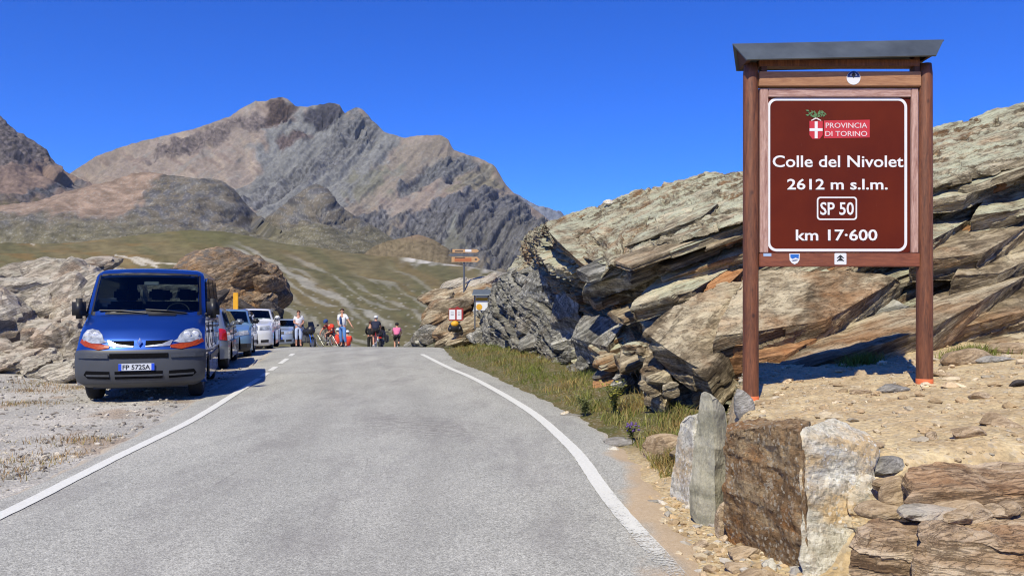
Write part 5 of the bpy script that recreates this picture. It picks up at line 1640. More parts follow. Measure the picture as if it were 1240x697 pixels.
# ------------------------------------------------------------------ vehicles
M_VOID = plain('grille_black', (0.004, 0.004, 0.005), 0.9, spec=0.1)
M_GLASS, nt, b = nmat('car_glass')
N = NT(nt)
b.inputs['Base Color'].default_value = (0.010, 0.014, 0.018, 1)
b.inputs['Roughness'].default_value = 0.03
b.inputs['Specular IOR Level'].default_value = 0.6
tr = N.n('ShaderNodeBsdfTransparent'); tr.inputs[0].default_value = (0.34, 0.40, 0.41, 1)
ms = N.n('ShaderNodeMixShader')
fr = N.n('ShaderNodeFresnel'); fr.inputs['IOR'].default_value = 1.45
gl = N.n('ShaderNodeBsdfGlossy'); gl.inputs['Roughness'].default_value = 0.03
nt.links.new(fr.outputs[0], ms.inputs[0]); nt.links.new(tr.outputs[0], ms.inputs[1]); nt.links.new(gl.outputs[0], ms.inputs[2])
nt.links.new(ms.outputs[0], [n for n in nt.nodes if n.type == 'OUTPUT_MATERIAL'][0].inputs[0])
M_DGLASS = plain('tinted_glass', (0.008, 0.010, 0.014), 0.04, var=0.0, spec=0.7)
M_PLAST = plain('grey_bumper_plastic', alb(72, 74, 78), 0.5, var=0.06)
M_BLKPL = plain('black_plastic', (0.014, 0.014, 0.016), 0.45)
M_TYRE = plain('tyre_rubber', (0.016, 0.016, 0.017), 0.85, var=0.2, scale=20)
M_RIM = plain('wheel_metal', (0.42, 0.43, 0.45), 0.35, 0.8)
M_CHROME = plain('chrome', (0.75, 0.77, 0.80), 0.12, 1.0, var=0.03)
M_LENS = plain('headlamp_lens', (0.34, 0.36, 0.38), 0.12, 0.15, var=0.55, scale=11, coat=1.0)
M_REFL = plain('lamp_reflector', (0.62, 0.62, 0.62), 0.3, 0.3, var=0.4, scale=30)
M_AMBER = plain('orange_lens', (0.30, 0.042, 0.010), 0.3, var=0.25, scale=30, spec=0.3)
M_TAIL = plain('red_lens', (0.42, 0.012, 0.015), 0.15, var=0.2, scale=20, coat=0.8)
M_INT = plain('dark_cabin', (0.020, 0.021, 0.023), 0.9)
M_PLATE = plain('number_plate_white', alb(222, 226, 232), 0.5, var=0.03)
M_PBLUE = plain('number_plate_blue', alb(30, 80, 220), 0.5, var=0.03)


def paint(name, col, metal=0.4, rough=0.35):
    m = plain(name, col, rough, metal, var=0.04, scale=3, coat=1.0)
    return m


class Shell:
    """A car body: a ribbon that runs from the front bumper over the roof to the rear, and two sides."""
    def __init__(s, st, Wb, belt, roofz, wheels, sill, r_arch):
        s.st = np.asarray(st, float)
        s.Wb, s.belt, s.roofz, s.wheels, s.sill, s.ra = Wb, belt, roofz, wheels, sill, r_arch
        s.n = len(st)
        i = int(np.argmax(s.st[:, 1]))
        s.top = i

    def at(s, q):
        q = np.asarray(q, float)
        i = np.clip(np.floor(q).astype(int), 0, s.n - 2)
        f = (q - i)[..., None]
        g = lambda k: s.st[np.clip(i + k, 0, s.n - 1)]
        p0, p1, p2, p3 = g(-1), g(0), g(1), g(2)
        cr = 0.5 * (2 * p1 + (p2 - p0) * f + (2 * p0 - 5 * p1 + 4 * p2 - p3) * f ** 2 + (3 * p1 - p0 - 3 * p2 + p3) * f ** 3)
        return 0.55 * cr + 0.45 * (p1 * (1 - f) + p2 * f)

    def R(s, w, q, off=0.0):
        w, q = np.broadcast_arrays(np.asarray(w, float), np.asarray(q, float))
        c = s.at(q)
        t = s.at(np.clip(q + .05, 0, s.n - 1)) - s.at(np.clip(q - .05, 0, s.n - 1))
        ln = np.hypot(t[..., 0], t[..., 1]) + 1e-9
        ny, nz = -t[..., 1] / ln, t[..., 0] / ln
        a = np.abs(w)
        e = 0.045 * np.clip((a - 0.86) / 0.14, 0, 1) ** 2
        x = w * c[..., 2] + off * 0.3 * np.sign(w) * a ** 3
        y = c[..., 0] + c[..., 3] * a ** 3 + ny * (off - e)
        z = c[..., 1] - c[..., 4] * a ** 2 + nz * (off - e)
        return np.stack([x, y, z], -1)

    def qz(s, z, front=True):
        zs = s.at(np.linspace(0, s.top, 200))[:, 1] if front else s.at(np.linspace(s.n - 1, s.top, 200))[:, 1]
        qs = np.linspace(0, s.top, 200) if front else np.linspace(s.n - 1, s.top, 200)
        return np.interp(z, np.maximum.accumulate(zs), qs)

    def W(s, y, z):
        rw = s.st[s.top, 2] + 0.02
        return s.Wb + (rw - s.Wb) * np.clip((z - s.belt) / (s.roofz - s.belt), 0, 1) ** 1.2

    def body(s, parent, mat, lower_mat, q_split, skip=None):
        q = np.linspace(0, s.n - 1, (s.n - 1) * 5 + 1)
        w = np.array([-1, -.97, -.93, -.88, -.8, -.7, -.55, -.35, -.12, .12, .35, .55, .7, .8, .88, .93, .97, 1])
        Wg, Qg = np.meshgrid(w, q, indexing='ij')
        p = s.R(Wg, Qg)
        Fq = grid_faces(len(w), len(q))
        iq = np.tile(np.arange(len(q) - 1), len(w) - 1)
        iw = np.repeat(np.arange(len(w) - 1), len(q) - 1)
        qc = (q[iq] + q[iq + 1]) / 2
        wc = (w[iw] + w[iw + 1]) / 2
        keep = np.ones(len(Fq), bool)
        for (qa, qb, wm) in (skip or []):
            keep &= ~((qc > qa) & (qc < qb) & (np.abs(wc) < wm))
        low = (qc < q_split[0]) | (qc > q_split[1])
        b_ = mesh_np('body', p, Fq[keep & ~low], mat, parent, smooth=True)
        lo_ = mesh_np('bumper', p, Fq[keep & low], lower_mat, parent, smooth=True)
        # sides
        edge = [(float(v[1]), float(v[2]), float(abs(v[0]))) for v in s.R(np.ones(len(q)), q)]
        ymn, ymx = edge[0][0], edge[-1][0]
        bot = []
        for (yw, zw) in sorted(s.wheels, reverse=True):
            a0 = math.asin(max(-1, min(1, (s.sill - zw) / s.ra)))
            bot += [(yw + s.ra * math.cos(t_), zw + s.ra * math.sin(t_), s.Wb) for t_ in np.linspace(a0, math.pi - a0, 14)]
        poly = edge + bot
        bm = bmesh.new()
        for sgn in (1, -1):
            for up in (True, False):
                cl = []
                for i in range(len(poly)):
                    a, c = poly[i], poly[(i + 1) % len(poly)]
                    ina, inc = (a[1] >= s.belt) == up, (c[1] >= s.belt) == up
                    if ina: cl.append(a)
                    if ina != inc:
                        f = (s.belt - a[1]) / (c[1] - a[1])
                        yy = a[0] + (c[0] - a[0]) * f
                        cl.append((yy, s.belt, min(s.Wb, a[2] + (c[2] - a[2]) * f + .02)))
                if len(cl) < 3: continue
                vs = [bm.verts.new((sgn * c[2], c[0], c[1])) for c in cl]
                for t3 in tessellate_polygon([[Vector((c[0], c[1], 0)) for c in cl]]):
                    try: bm.faces.new([vs[k] for k in t3])
                    except ValueError: pass
        bm_obj('side_panel', bm, mat, parent)
        bm = bmesh.new()
        L = s.st[-1, 0]
        add_box(bm, (0, L / 2, s.sill + .16), ((s.Wb - .27) * 2, L - .5, .40))
        add_box(bm, (0, L / 2, s.sill + .32), ((s.Wb - .05) * 2, (s.wheels[1][0] - s.wheels[0][0]) - 2 * s.ra - .02, .5))
        bm_obj('underbody', bm, M_BLKPL, parent)
        return b_

    def front(s, name, pts, mat, parent, off=0.008, rings=5, use_z=True, rear=False):
        """Panel on the front (or rear) of the ribbon: pts (w, z) or (w, station)."""
        pts = np.asarray(pts, float)
        n = len(pts)
        dense = []
        for i in range(n):
            a, c = pts[i], pts[(i + 1) % n]
            for k in range(4): dense.append(a + (c - a) * k / 4)
        dense = np.array(dense)
        cen = pts.mean(0)
        V, Fs = [], []
        m_ = len(dense)
        for r_i in range(rings + 1):
            d = cen + (dense - cen) * (1 - r_i / (rings + 0.0) * 0.999)
            q = s.qz(d[:, 1], not rear) if use_z else d[:, 1]
            V.append(s.R(d[:, 0], q, off))
        qd = s.qz(dense[:, 1], not rear) if use_z else dense[:, 1]
        V.insert(0, s.R(dense[:, 0], qd, -0.012))
        V = np.concatenate(V)
        for r_i in range(rings + 1):
            for k in range(m_):
                a, c = r_i * m_ + k, r_i * m_ + (k + 1) % m_
                Fs.append((a, c, c + m_, a + m_))
        return mesh_np(name, V, np.array(Fs), mat, parent, smooth=False)

    def side(s, name, pts, sgn, mat, parent, off=0.006):
        bm = bmesh.new()
        o = [bm.verts.new((sgn * (s.W(y, z) + off), y, z)) for y, z in pts]
        i_ = [bm.verts.new((sgn * (s.W(y, z) - .012), y, z)) for y, z in pts]
        for t3 in tessellate_polygon([[Vector((y, z, 0)) for y, z in pts]]):
            bm.faces.new([o[k] for k in t3])
        for k in range(len(pts)):
            j = (k + 1) % len(pts)
            bm.faces.new((o[k], o[j], i_[j], i_[k]))
        return bm_obj(name, bm, mat, parent)


def wheel(parent, x, y, r, sgn, wd=0.21):
    bm = bmesh.new()
    add_lathe(bm, (x, y, r), (sgn, 0, 0), [(-.02, r * .10), (.02, r * .16), (.03, r * .2), (.012, r * .24), (.0, r * .56), (.025, r * .62), (.03, r * .66), (-.10, r * .66)], 28)
    for k in range(5):
        a = 2 * math.pi * k / 5
        add_box(bm, (x + sgn * .018, y + math.cos(a) * r * .4, r + math.sin(a) * r * .4), (.03, r * .52, r * .15), Matrix.Rotation(a, 3, 'X'), .008)
    w_ = bm_obj('wheel', bm, M_RIM, parent)
    bm = bmesh.new()
    add_lathe(bm, (x, y, r), (sgn, 0, 0), [(-wd + .03, r * .62), (-wd + .02, r * .9), (-wd + .05, r * .985), (-.03, r), (.012, r * .95), (.035, r * .82), (.03, r * .64)], 32)
    bm_obj('tyre', bm, M_TYRE, w_, True)


def mirror(parent, shell, y, z, sgn, sz, mat):
    bm = bmesh.new()
    x = sgn * (shell.W(y, z) + sz[0] * .48)
    add_box(bm, (x, y, z), sz, bevel=min(sz) * .38)
    add_box(bm, (sgn * (shell.W(y, z) + .02), y + .03, z - sz[2] * .3), (.12, .05, .05), bevel=.01)
    return bm_obj('mirror', bm, mat, parent, True)


def number_plate(shell, parent, w0, z0, text, rear=False, off=.02):
    q = shell.qz(z0, not rear)
    c = shell.R(np.array(w0), np.array(q), off)
    sg = 1 if rear else -1
    e = thing_part = bpy.data.objects.new('number_plate', None)
    bm = bmesh.new()
    add_box(bm, (0, 0, 0), (.52, .012, .11), bevel=.003)
    o = bm_obj('number_plate', bm, M_PLATE, parent)
    bpy.data.objects.remove(e)
    o.location = [float(v) for v in c]
    if rear: o.rotation_euler = (0, 0, math.pi)
    for sx in (-1, 1):
        bm = bmesh.new()
        add_box(bm, (sx * .238, -.0072, 0), (.044, .003, .106))
        bm_obj('blue_band', bm, M_PBLUE, o)
    if text:
        tx = text_mesh('lettering', text, .40, .075, M_BLACK, o, 0.02, .002)
        tx.location = (0, -.0068, -.037)
    return o


# --- the blue van
VAN = Shell([
    (.16, .25, .88, .22, 0), (.05, .32, .945, .24, 0), (.00, .45, .965, .26, 0), (.00, .64, .975, .27, 0), (.02, .82, .97, .28, 0),
    (.06, .89, .955, .30, -.01), (.12, 1.01, .945, .30, .0), (.27, 1.17, .94, .28, .02), (.47, 1.30, .93, .26, .03), (.66, 1.385, .925, .24, .03),
    (.74, 1.42, .92, .22, .02), (1.02, 1.77, .895, .17, .01), (1.30, 2.10, .865, .12, .03), (1.46, 2.18, .845, .06, .04), (1.85, 2.21, .84, 0, .04),
    (3.4, 2.21, .84, 0, .04), (4.5, 2.19, .84, 0, .04), (4.66, 2.09, .85, -.04, .03), (4.72, 1.46, .90, -.05, 0), (4.80, .64, .95, -.08, 0), (4.76, .31, .95, -.08, 0)],
    0.965, 1.24, 2.21, [(.92, .33), (4.0, .33)], .27, .40)
P_BLUE = paint('blue_van_paint', (0.010, 0.055, 0.29), 0.65, 0.36)
vx, vy = P(168, 0, 12.6)[0], 12.6
van = thing('van', 'blue van with grey bumper parked at the left roadside facing the camera', 'van', (vx, vy, gza(vx, vy + .8) - .01), math.radians(17))
VAN.body(van, P_BLUE, M_PLAST, (4.35, 18.8), [(10.15, 11.9, .90), (17.1, 17.95, .80)])
VAN.front('windshield', [(-.905, 10.1), (-.3, 10.05), (.3, 10.05), (.905, 10.1), (.905, 11.95), (.3, 12.0), (-.3, 12.0), (-.905, 11.95)], M_GLASS, van, .003, 10, False)
VAN.front('rear_window', [(-.82, 17.05), (.82, 17.05), (.82, 18.0), (-.82, 18.0)], M_GLASS, van, .003, 8, False)
for sg in (-1, 1):
    VAN.front('windshield_trim', [(sg * .90, 10.0), (sg * .935, 10.0), (sg * .935, 12.0), (sg * .90, 12.0)], M_BLKPL, van, .006, 2, False)
VAN.front('windshield_trim', [(-.90, 9.80), (.90, 9.80), (.90, 10.14), (-.90, 10.14)], M_BLKPL, van, .006, 3, False)
VAN.front('windshield_trim', [(-.88, 11.9), (.88, 11.9), (.88, 12.08), (-.88, 12.08)], M_BLKPL, van, .007, 3, False)
for sg in (-1, 1.035):
    hl = VAN.front('headlight', [(sg * .50, 0.973), (sg * .56, 1.004), (sg * .60, 1.087), (sg * .67, 1.154), (sg * .78, 1.180), (sg * .87, 1.164), (sg * .92, 1.097), (sg * .925, 1.025), (sg * .88, 0.978), (sg * .75, 0.952), (sg * .60, 0.947)], M_LENS, van, .014, 4)
    for cw, cz in ((.70, 1.066), (.82, 1.076)):
        c = VAN.R(np.array(sg * cw), np.array(VAN.qz(cz)), .012)
        bm = bmesh.new()
        add_ellipsoid(bm, c, (.062, .014, .060), sub=3)
        bm_obj('reflector', bm, M_REFL, hl, True)
    VAN.front('indicator', [(sg * .46, 0.875), (sg * .46, 0.916), (sg * .60, 0.937), (sg * .75, 0.944), (sg * .93, 1.019), (sg * .95, 0.963), (sg * .85, 0.895), (sg * .62, 0.849)], M_AMBER, van, .016, 3)
    VAN.front('grille', [(sg * .09, 0.906), (sg * .09, 0.988), (sg * .46, 0.992), (sg * .42, 0.921)], M_VOID, van, .012, 3)
    VAN.front('grille_trim', [(sg * .09, 0.892), (sg * .09, 0.907), (sg * .42, 0.921), (sg * .47, 0.994), (sg * .50, 0.996), (sg * .45, 0.903)], M_RIM, van, .014, 2)
    VAN.front('bumper_strip', [(sg * .46, 0.724), (sg * .46, 0.781), (sg * .93, 0.781), (sg * .93, 0.724)], M_PLAST, van, .03, 2)
    VAN.front('lower_intake', [(sg * .44, 0.398), (sg * .44, 0.517), (sg * .80, 0.528), (sg * .84, 0.466), (sg * .78, 0.409)], M_VOID, van, .008, 3)
    VAN.front('intake_bar', [(sg * .44, 0.440), (sg * .44, 0.466), (sg * .80, 0.471), (sg * .80, 0.445)], M_PLAST, van, .016, 2)
VAN.front('upper_intake', [(-.44, 0.719), (-.44, 0.797), (.44, 0.797), (.44, 0.719)], M_VOID, van, .010, 3)
VAN.front('lower_intake', [(-.36, 0.398), (-.36, 0.517), (.36, 0.517), (.36, 0.398)], M_VOID, van, .008, 3)
VAN.front('intake_bar', [(-.36, 0.440), (-.36, 0.466), (.36, 0.466), (.36, 0.440)], M_PLAST, van, .016, 2)
em = VAN.front('emblem', [(0, 0.898), (.042, 0.957), (0, 1.019), (-.042, 0.957)], M_CHROME, van, .034, 2)
VAN.front('emblem_centre', [(0, 0.928), (.018, 0.957), (0, 0.988), (-.018, 0.957)], P_BLUE, em, .040, 2)
VAN.front('bonnet_scoop', [(.06, 8.9), (.50, 8.95), (.52, 9.3), (.06, 9.25)], M_BLKPL, van, .016, 3, False)
bm = bmesh.new()
for w0, w1 in ((-.78, .02), (.0, .70)):
    add_tube(bm, [VAN.R(np.array(w0), np.array(10.05 + .12), .02), VAN.R(np.array((w0 + w1) / 2), np.array(10.1), .03), VAN.R(np.array(w1), np.array(9.9), .02)], .012, 6)
wp = bm_obj('wiper', bm, M_BLKPL, van); wp['kind'] = 'stuff'
number_plate(VAN, van, -.03, .585, 'FP 572SA')
for sg in (-1, 1):
    VAN.side('side_window', [(1.06, 1.34), (1.08, 1.46), (1.52, 1.97), (1.95, 2.04), (1.95, 1.34)], sg, M_DGLASS, van)
    VAN.side('side_window', [(2.10, 1.34), (2.10, 2.04), (3.10, 2.04), (3.10, 1.34)], sg, M_DGLASS, van)
    VAN.side('side_window', [(3.25, 1.34), (3.25, 2.04), (4.25, 2.03), (4.30, 1.34)], sg, M_DGLASS, van)
    VAN.side('rub_strip', [(1.36, .58), (1.36, .68), (3.55, .68), (3.55, .58)], sg, M_PLAST, van, .02)
    for yd in (1.03, 2.03, 3.18):
        VAN.side('door_seam', [(yd, .36), (yd, 1.26), (yd + .012, 1.26), (yd + .012, .36)], sg, M_BLKPL, van, .002)
    VAN.side('door_handle', [(1.78, 1.06), (1.78, 1.10), (1.96, 1.10), (1.96, 1.06)], sg, M_BLKPL, van, .03)
    mirror(van, VAN, 0.98, 1.50, sg, (.21, .15, .34), M_BLKPL)
    wheel(van, sg * .86, .92, .335, sg)
    wheel(van, sg * .86, 4.0, .335, sg)
bm = bmesh.new()
add_box(bm, (0, 2.8, .85), (1.7, 3.3, .08)); add_box(bm, (0, 0.98, 1.24), (1.66, .36, .26), bevel=.06)
bm_obj('cabin_floor', bm, M_INT, van)
for xc in (-.52, .05, .52):
    for yc in (1.75, 2.9):
        bm = bmesh.new()
        add_box(bm, (xc, yc, 1.27), (.46, .14, .70), bevel=.05); add_box(bm, (xc, yc + .02, 1.74), (.26, .10, .20), bevel=.04)
        bm_obj('seat', bm, M_INT, van)
bm = bmesh.new()
add_torus(bm, (.45, 1.24, 1.42), (0, -.85, .5), .19, .016)
bm_obj('steering_wheel', bm, M_BLKPL, van, True)
bm = bmesh.new(); add_box(bm, (0.02, 1.30, 1.93), (.24, .02, .07), bevel=.01)
bm_obj('rear_view_mirror', bm, M_PLATE, van)
bm = bmesh.new(); add_box(bm, (0, 3.3, 2.25), (.5, .10, .04), bevel=.01)
bm_obj('roof_fitting', bm, M_BLKPL, van)


def car(name, label, loc, rotz, paint_m, L, H, Wd, style, lower=None, plate_text='', face_rear=False):
    """Saloon-sized vehicle in four styles: wagon, hatch, suv, compact."""
    hw = Wd / 2
    hood = {'wagon': .92, 'hatch': .93, 'suv': 1.05, 'compact': .95}[style]
    cowl = {'wagon': 1.00, 'hatch': 1.02, 'suv': 1.16, 'compact': 1.02}[style]
    yc, yw = {'wagon': (1.15, 1.95), 'hatch': (.95, 1.75), 'suv': (1.15, 1.75), 'compact': (.85, 1.65)}[style]
    yr_ = L - {'wagon': .75, 'hatch': .55, 'suv': .30, 'compact': .5}[style]
    fb = {'wagon': .60, 'hatch': .60, 'suv': .70, 'compact': .60}[style]
    st = [(.12, .24, hw * .90, .20, 0), (.03, .32, hw * .95, .24, 0), (.0, .45, hw * .96, .26, 0), (.0, fb, hw * .96, .28, 0), (.06, hood - .14, hw * .95, .28, 0),
          (.16, hood - .05, hw * .94, .26, .02), (.50, hood + .01, hw * .93, .20, .03), (yc, cowl, hw * .92, .14, .03), (yc + .06, cowl + .03, hw * .91, .14, .02), (yw, H - .07, hw * .74, .10, .02),
          (yw + .2, H - .01, hw * .73, .04, .03), (yw + .8, H, hw * .73, 0, .03), (yr_ - .3, H - .02, hw * .73, 0, .03), (yr_, H - .09, hw * .74, -.03, .02), (L - .16, cowl + .04, hw * .88, -.08, 0),
          (L - .06, cowl - .08, hw * .93, -.12, 0), (L - .02, .66, hw * .96, -.16, 0), (L, .55, hw * .97, -.18, 0), (L - .06, .28, hw * .95, -.18, 0)]
    r = .36 if style == 'suv' else .31
    S = Shell(st, hw, cowl - .06, H, [(.82, r), (L - .78, r)], .26, r + .055)
    t = thing(name, label, 'car', loc, rotz)
    S.body(t, paint_m, lower or paint_m, (2.2, 17.4), [(8.15, 8.95, .88)])
    S.front('windshield', [(-.90, 8.05), (.90, 8.05), (.90, 9.02), (-.90, 9.02)], M_GLASS, t, .003, 6, False)
    S.front('rear_window', [(-.80, 13.05), (.80, 13.05), (.84, 13.9), (-.84, 13.9)], M_DGLASS, t, .005, 5, False)
    zb = cowl + .03
    for sg in (-1, 1):
        S.side('side_window', [(yc + .28, zb), (yw + .12, H - .13), (yw + .75, H - .10), (yw + .75, zb)], sg, M_DGLASS, t)
        S.side('side_window', [(yw + .83, zb), (yw + .83, H - .10), (yr_ - .25, H - .13), (yr_ - .05, zb)], sg, M_DGLASS, t)
        S.side('door_seam', [(yw + .79, .36), (yw + .79, zb - .03), (yw + .80, zb - .03), (yw + .80, .36)], sg, M_BLKPL, t, .002)
        S.side('door_handle', [(yw + .58, zb - .16), (yw + .58, zb - .12), (yw + .74, zb - .12), (yw + .74, zb - .16)], sg, paint_m, t, .025)
        h0 = hood - .24
        S.front('headlight', {'suv': [(sg * .50, h0), (sg * .50, h0 + .15), (sg * .90, h0 + .17), (sg * .93, h0 + .02)], 'compact': [(sg * .46, h0 + .02), (sg * .62, h0 + .13), (sg * .92, h0 + .19), (sg * .94, h0 + .06), (sg * .7, h0)]}.get(style, [(sg * .50, h0), (sg * .58, h0 + .13), (sg * .88, h0 + .18), (sg * .94, h0 + .05)]), M_LENS, t, .012, 3)
        tl = {'wagon': [(sg * .70, .74), (sg * .74, .99), (sg * .985, .99), (sg * .99, .72)]}.get(style, [(sg * .72, .70), (sg * .76, .95), (sg * .97, .95), (sg * .98, .72)])
        S.front('tail_light', tl, M_TAIL, t, .012, 3, rear=True)
        S.front('fog_intake', [(sg * .55, .36), (sg * .55, .46), (sg * .86, .47), (sg * .86, .37)], M_BLKPL, t, .008, 2)
        mirror(t, S, yc + .42, zb + .06, sg, (.20, .10, .15), M_BLKPL if style == 'hatch' else paint_m)
        wheel(t, sg * (hw - .10), .82, r, sg, .2)
        wheel(t, sg * (hw - .10), L - .78, r, sg, .2)
    S.front('grille', [(-.42, hood - .23), (-.42, hood - .10), (.42, hood - .10), (.42, hood - .23)], M_BLKPL, t, .008, 3)
    if style == 'suv':
        for k in (0, 1):
            S.front('grille_bar', [(-.40, hood - .20 + .05 * k), (-.40, hood - .18 + .05 * k), (.40, hood - .18 + .05 * k), (.40, hood - .20 + .05 * k)], M_CHROME, t, .016, 2)
        for sg in (-1, 1):
            S.side('roof_rail', [(yw + .3, H - .03), (yw + .3, H + .0), (yr_ - .3, H - .01), (yr_ - .3, H - .04)], sg, M_CHROME, t, .0)
    S.front('lower_intake', [(-.45, .34), (-.45, .46), (.45, .46), (.45, .34)], M_BLKPL, t, .008, 3)
    number_plate(S, t, 0, .53, plate_text)
    number_plate(S, t, 0, .80 if style == 'wagon' else .6, '', True)
    bm = bmesh.new()
    add_box(bm, (0, L * .55, .62), (Wd - .3, L * .55, .06)); add_box(bm, (0, yc + .35, .92), (Wd - .34, .3, .16), bevel=.04)
    for xc in (-.36, .36): add_box(bm, (xc, yw + .55, .95), (.46, .12, .7), bevel=.05); add_box(bm, (xc, yw + .57, 1.34), (.24, .1, .16), bevel=.03)
    it = bm_obj('cabin', bm, M_INT, t); it['kind'] = 'stuff'
    return t


def cpos(px, Y):
    x = P(px, 0, Y)[0]
    return [x, Y, 0]


def car_at(px_r, Y, hw, rot):
    """Origin of a car whose right front corner (seen from the front) stands at pixel column px_r, distance Y."""
    x = P(px_r, 0, Y)[0]
    return (x - hw * math.cos(rot), Y - hw * math.sin(rot) - 0.0, 0)


P_SIL = paint('silver_paint', alb(150, 158, 168), 0.5, 0.35)
P_LBL = paint('light_blue_paint', alb(124, 158, 188), 0.2, 0.35)
P_WHT = paint('white_car_paint', alb(232, 234, 236), 0.0, 0.35)
P_LB2 = paint('pale_blue_silver_paint', alb(160, 176, 200), 0.2, 0.35)
th = math.radians(15)
# silver wagon faces away: origin at its far (front) end
hwg = .87
rx, ry_ = P(277, 0, 18.7)[0], 18.7                       # rear right corner as seen
ox, oy = rx - hwg * math.cos(th) - 4.4 * math.sin(th), ry_ - hwg * math.sin(th) + 4.4 * math.cos(th)
car('silver_car', 'silver estate car parked behind the blue van with its red tail light showing', (ox, oy, gza(rx, 20) - .02), th + math.pi, P_SIL, 4.4, 1.50, 1.74, 'wagon')
o3 = car_at(305, 23.4, .84, th)
car('blue_car', 'light blue hatchback with dark mirrors between the silver car and the white car', (o3[0], o3[1], gza(o3[0], 24) - .02), th, P_LBL, 3.9, 1.48, 1.68, 'hatch', M_PLAST)
o4 = car_at(330, 29.3, .90, th * .8)
car('white_car', 'white sport utility car parked facing the camera under the huge boulder', (o4[0], o4[1], gza(o4[0], 30) - .05), th * .8, P_WHT, 4.5, 1.60, 1.82, 'suv')
o5 = car_at(356, 39.5, .83, th * .35)
car('compact_car', 'small pale blue car last in the row of parked cars near the crest', (o5[0], o5[1], zr(40.5) + .08), th * .35, P_LB2, 3.7, 1.45, 1.66, 'compact')

# ------------------------------------------------------------------ pole, signpost, notices on the heap
M_YEL = plain('yellow_pole_paint', alb(240, 176, 30), 0.6)
M_STEEL = plain('galvanised_steel', alb(112, 114, 116), 0.5, 0.4)
M_LWOOD = plain('pale_sign_wood', alb(204, 160, 112), 0.7, var=0.15, scale=20)
M_OWOOD = plain('orange_sign_panel', alb(186, 112, 68), 0.7, var=0.1, scale=20)
M_NOTER = plain('red_notice_frame', alb(170, 50, 44), 0.6)
M_PAPER = plain('notice_paper', alb(236, 238, 242), 0.7, var=0.03)
M_YPAN = plain('yellow_panel', alb(236, 176, 40), 0.6)
M_GROOF = plain('grey_roof_sheet', alb(96, 106, 116), 0.5, 0.2)
M_INK = plain('printed_ink', alb(90, 80, 76), 0.7)

c = P(285.5, 378, 30.5)
zt = P(285, 355, 30.5)[2]
t = thing('snow_pole', 'yellow roadside snow pole standing between the parked cars and the huge boulder', 'pole', (c[0], 30.5, gza(c[0], 30.5)))
bm = bmesh.new()
hh = zt - t.location[2]
add_box(bm, (0, 0, hh / 2 + .02), (.19, .06, hh), bevel=.012)
bm_obj('shaft', bm, M_YEL, t)
bm = bmesh.new(); add_box(bm, (0, 0, hh * .20), (.2, .066, .25), bevel=.008)
bm_obj('band', bm, M_BLKPL, t)

YP = 35.0
c = P(562, 345, YP)
t = thing('signpost', 'grey metal signpost with light wooden direction boards on top of the rock heap', 'signpost', (c[0], YP, c[2] - .35))
o0 = np.array(t.location)
def lp(px, py, Y): return P(px, py, Y) - o0
bm = bmesh.new()
add_tube(bm, [(0, 0, 0), (0, 0, lp(0, 300, YP)[2])], .042, 10)
bm_obj('post', bm, M_STEEL, t)
def arrow(px0, px1, py0, py1, mat, tip, dy, name='direction_board'):
    a, b_ = lp(px0, py1, YP), lp(px1, py0, YP)
    zc = (a[2] + b_[2]) / 2
    tp = .12
    pts = [(a[0], dy, a[2]), (b_[0], dy, a[2]), (b_[0] + (tp if tip > 0 else 0), dy, zc), (b_[0], dy, b_[2]), (a[0], dy, b_[2]), (a[0] - (tp if tip < 0 else 0), dy, zc)]
    bm = bmesh.new(); add_prism(bm, pts, (0, .03, 0))
    return bm_obj(name, bm, mat, t)
def strip(par, px0, px1, py0, py1, mat, dy):
    a, b_ = lp(px0, py1, YP), lp(px1, py0, YP)
    bm = bmesh.new(); add_box(bm, ((a[0] + b_[0]) / 2, dy, (a[2] + b_[2]) / 2), (b_[0] - a[0], .006, b_[2] - a[2]))
    return bm_obj('lettering_strip', bm, mat, par)
a_ = arrow(548, 577, 301.8, 306, M_LWOOD, 1, -.08); strip(a_, 551, 561, 303.2, 304.8, M_INK, -.084)
b2 = strip(a_, 563.5, 571, 302, 305, M_PAPER, -.085)
a_ = arrow(546, 576, 307.3, 310.2, M_STEEL, -1, -.07); strip(a_, 573.5, 576, 308, 309.7, M_INK, -.075)
a_ = arrow(547, 578, 311, 317.3, M_LWOOD, 1, -.08); strip(a_, 550.5, 571, 312.2, 316.6, M_OWOOD, -.084); strip(a_, 551, 563, 311.6, 312.6, M_INK, -.09); strip(a_, 575, 577.5, 313.2, 315, M_INK, -.084)

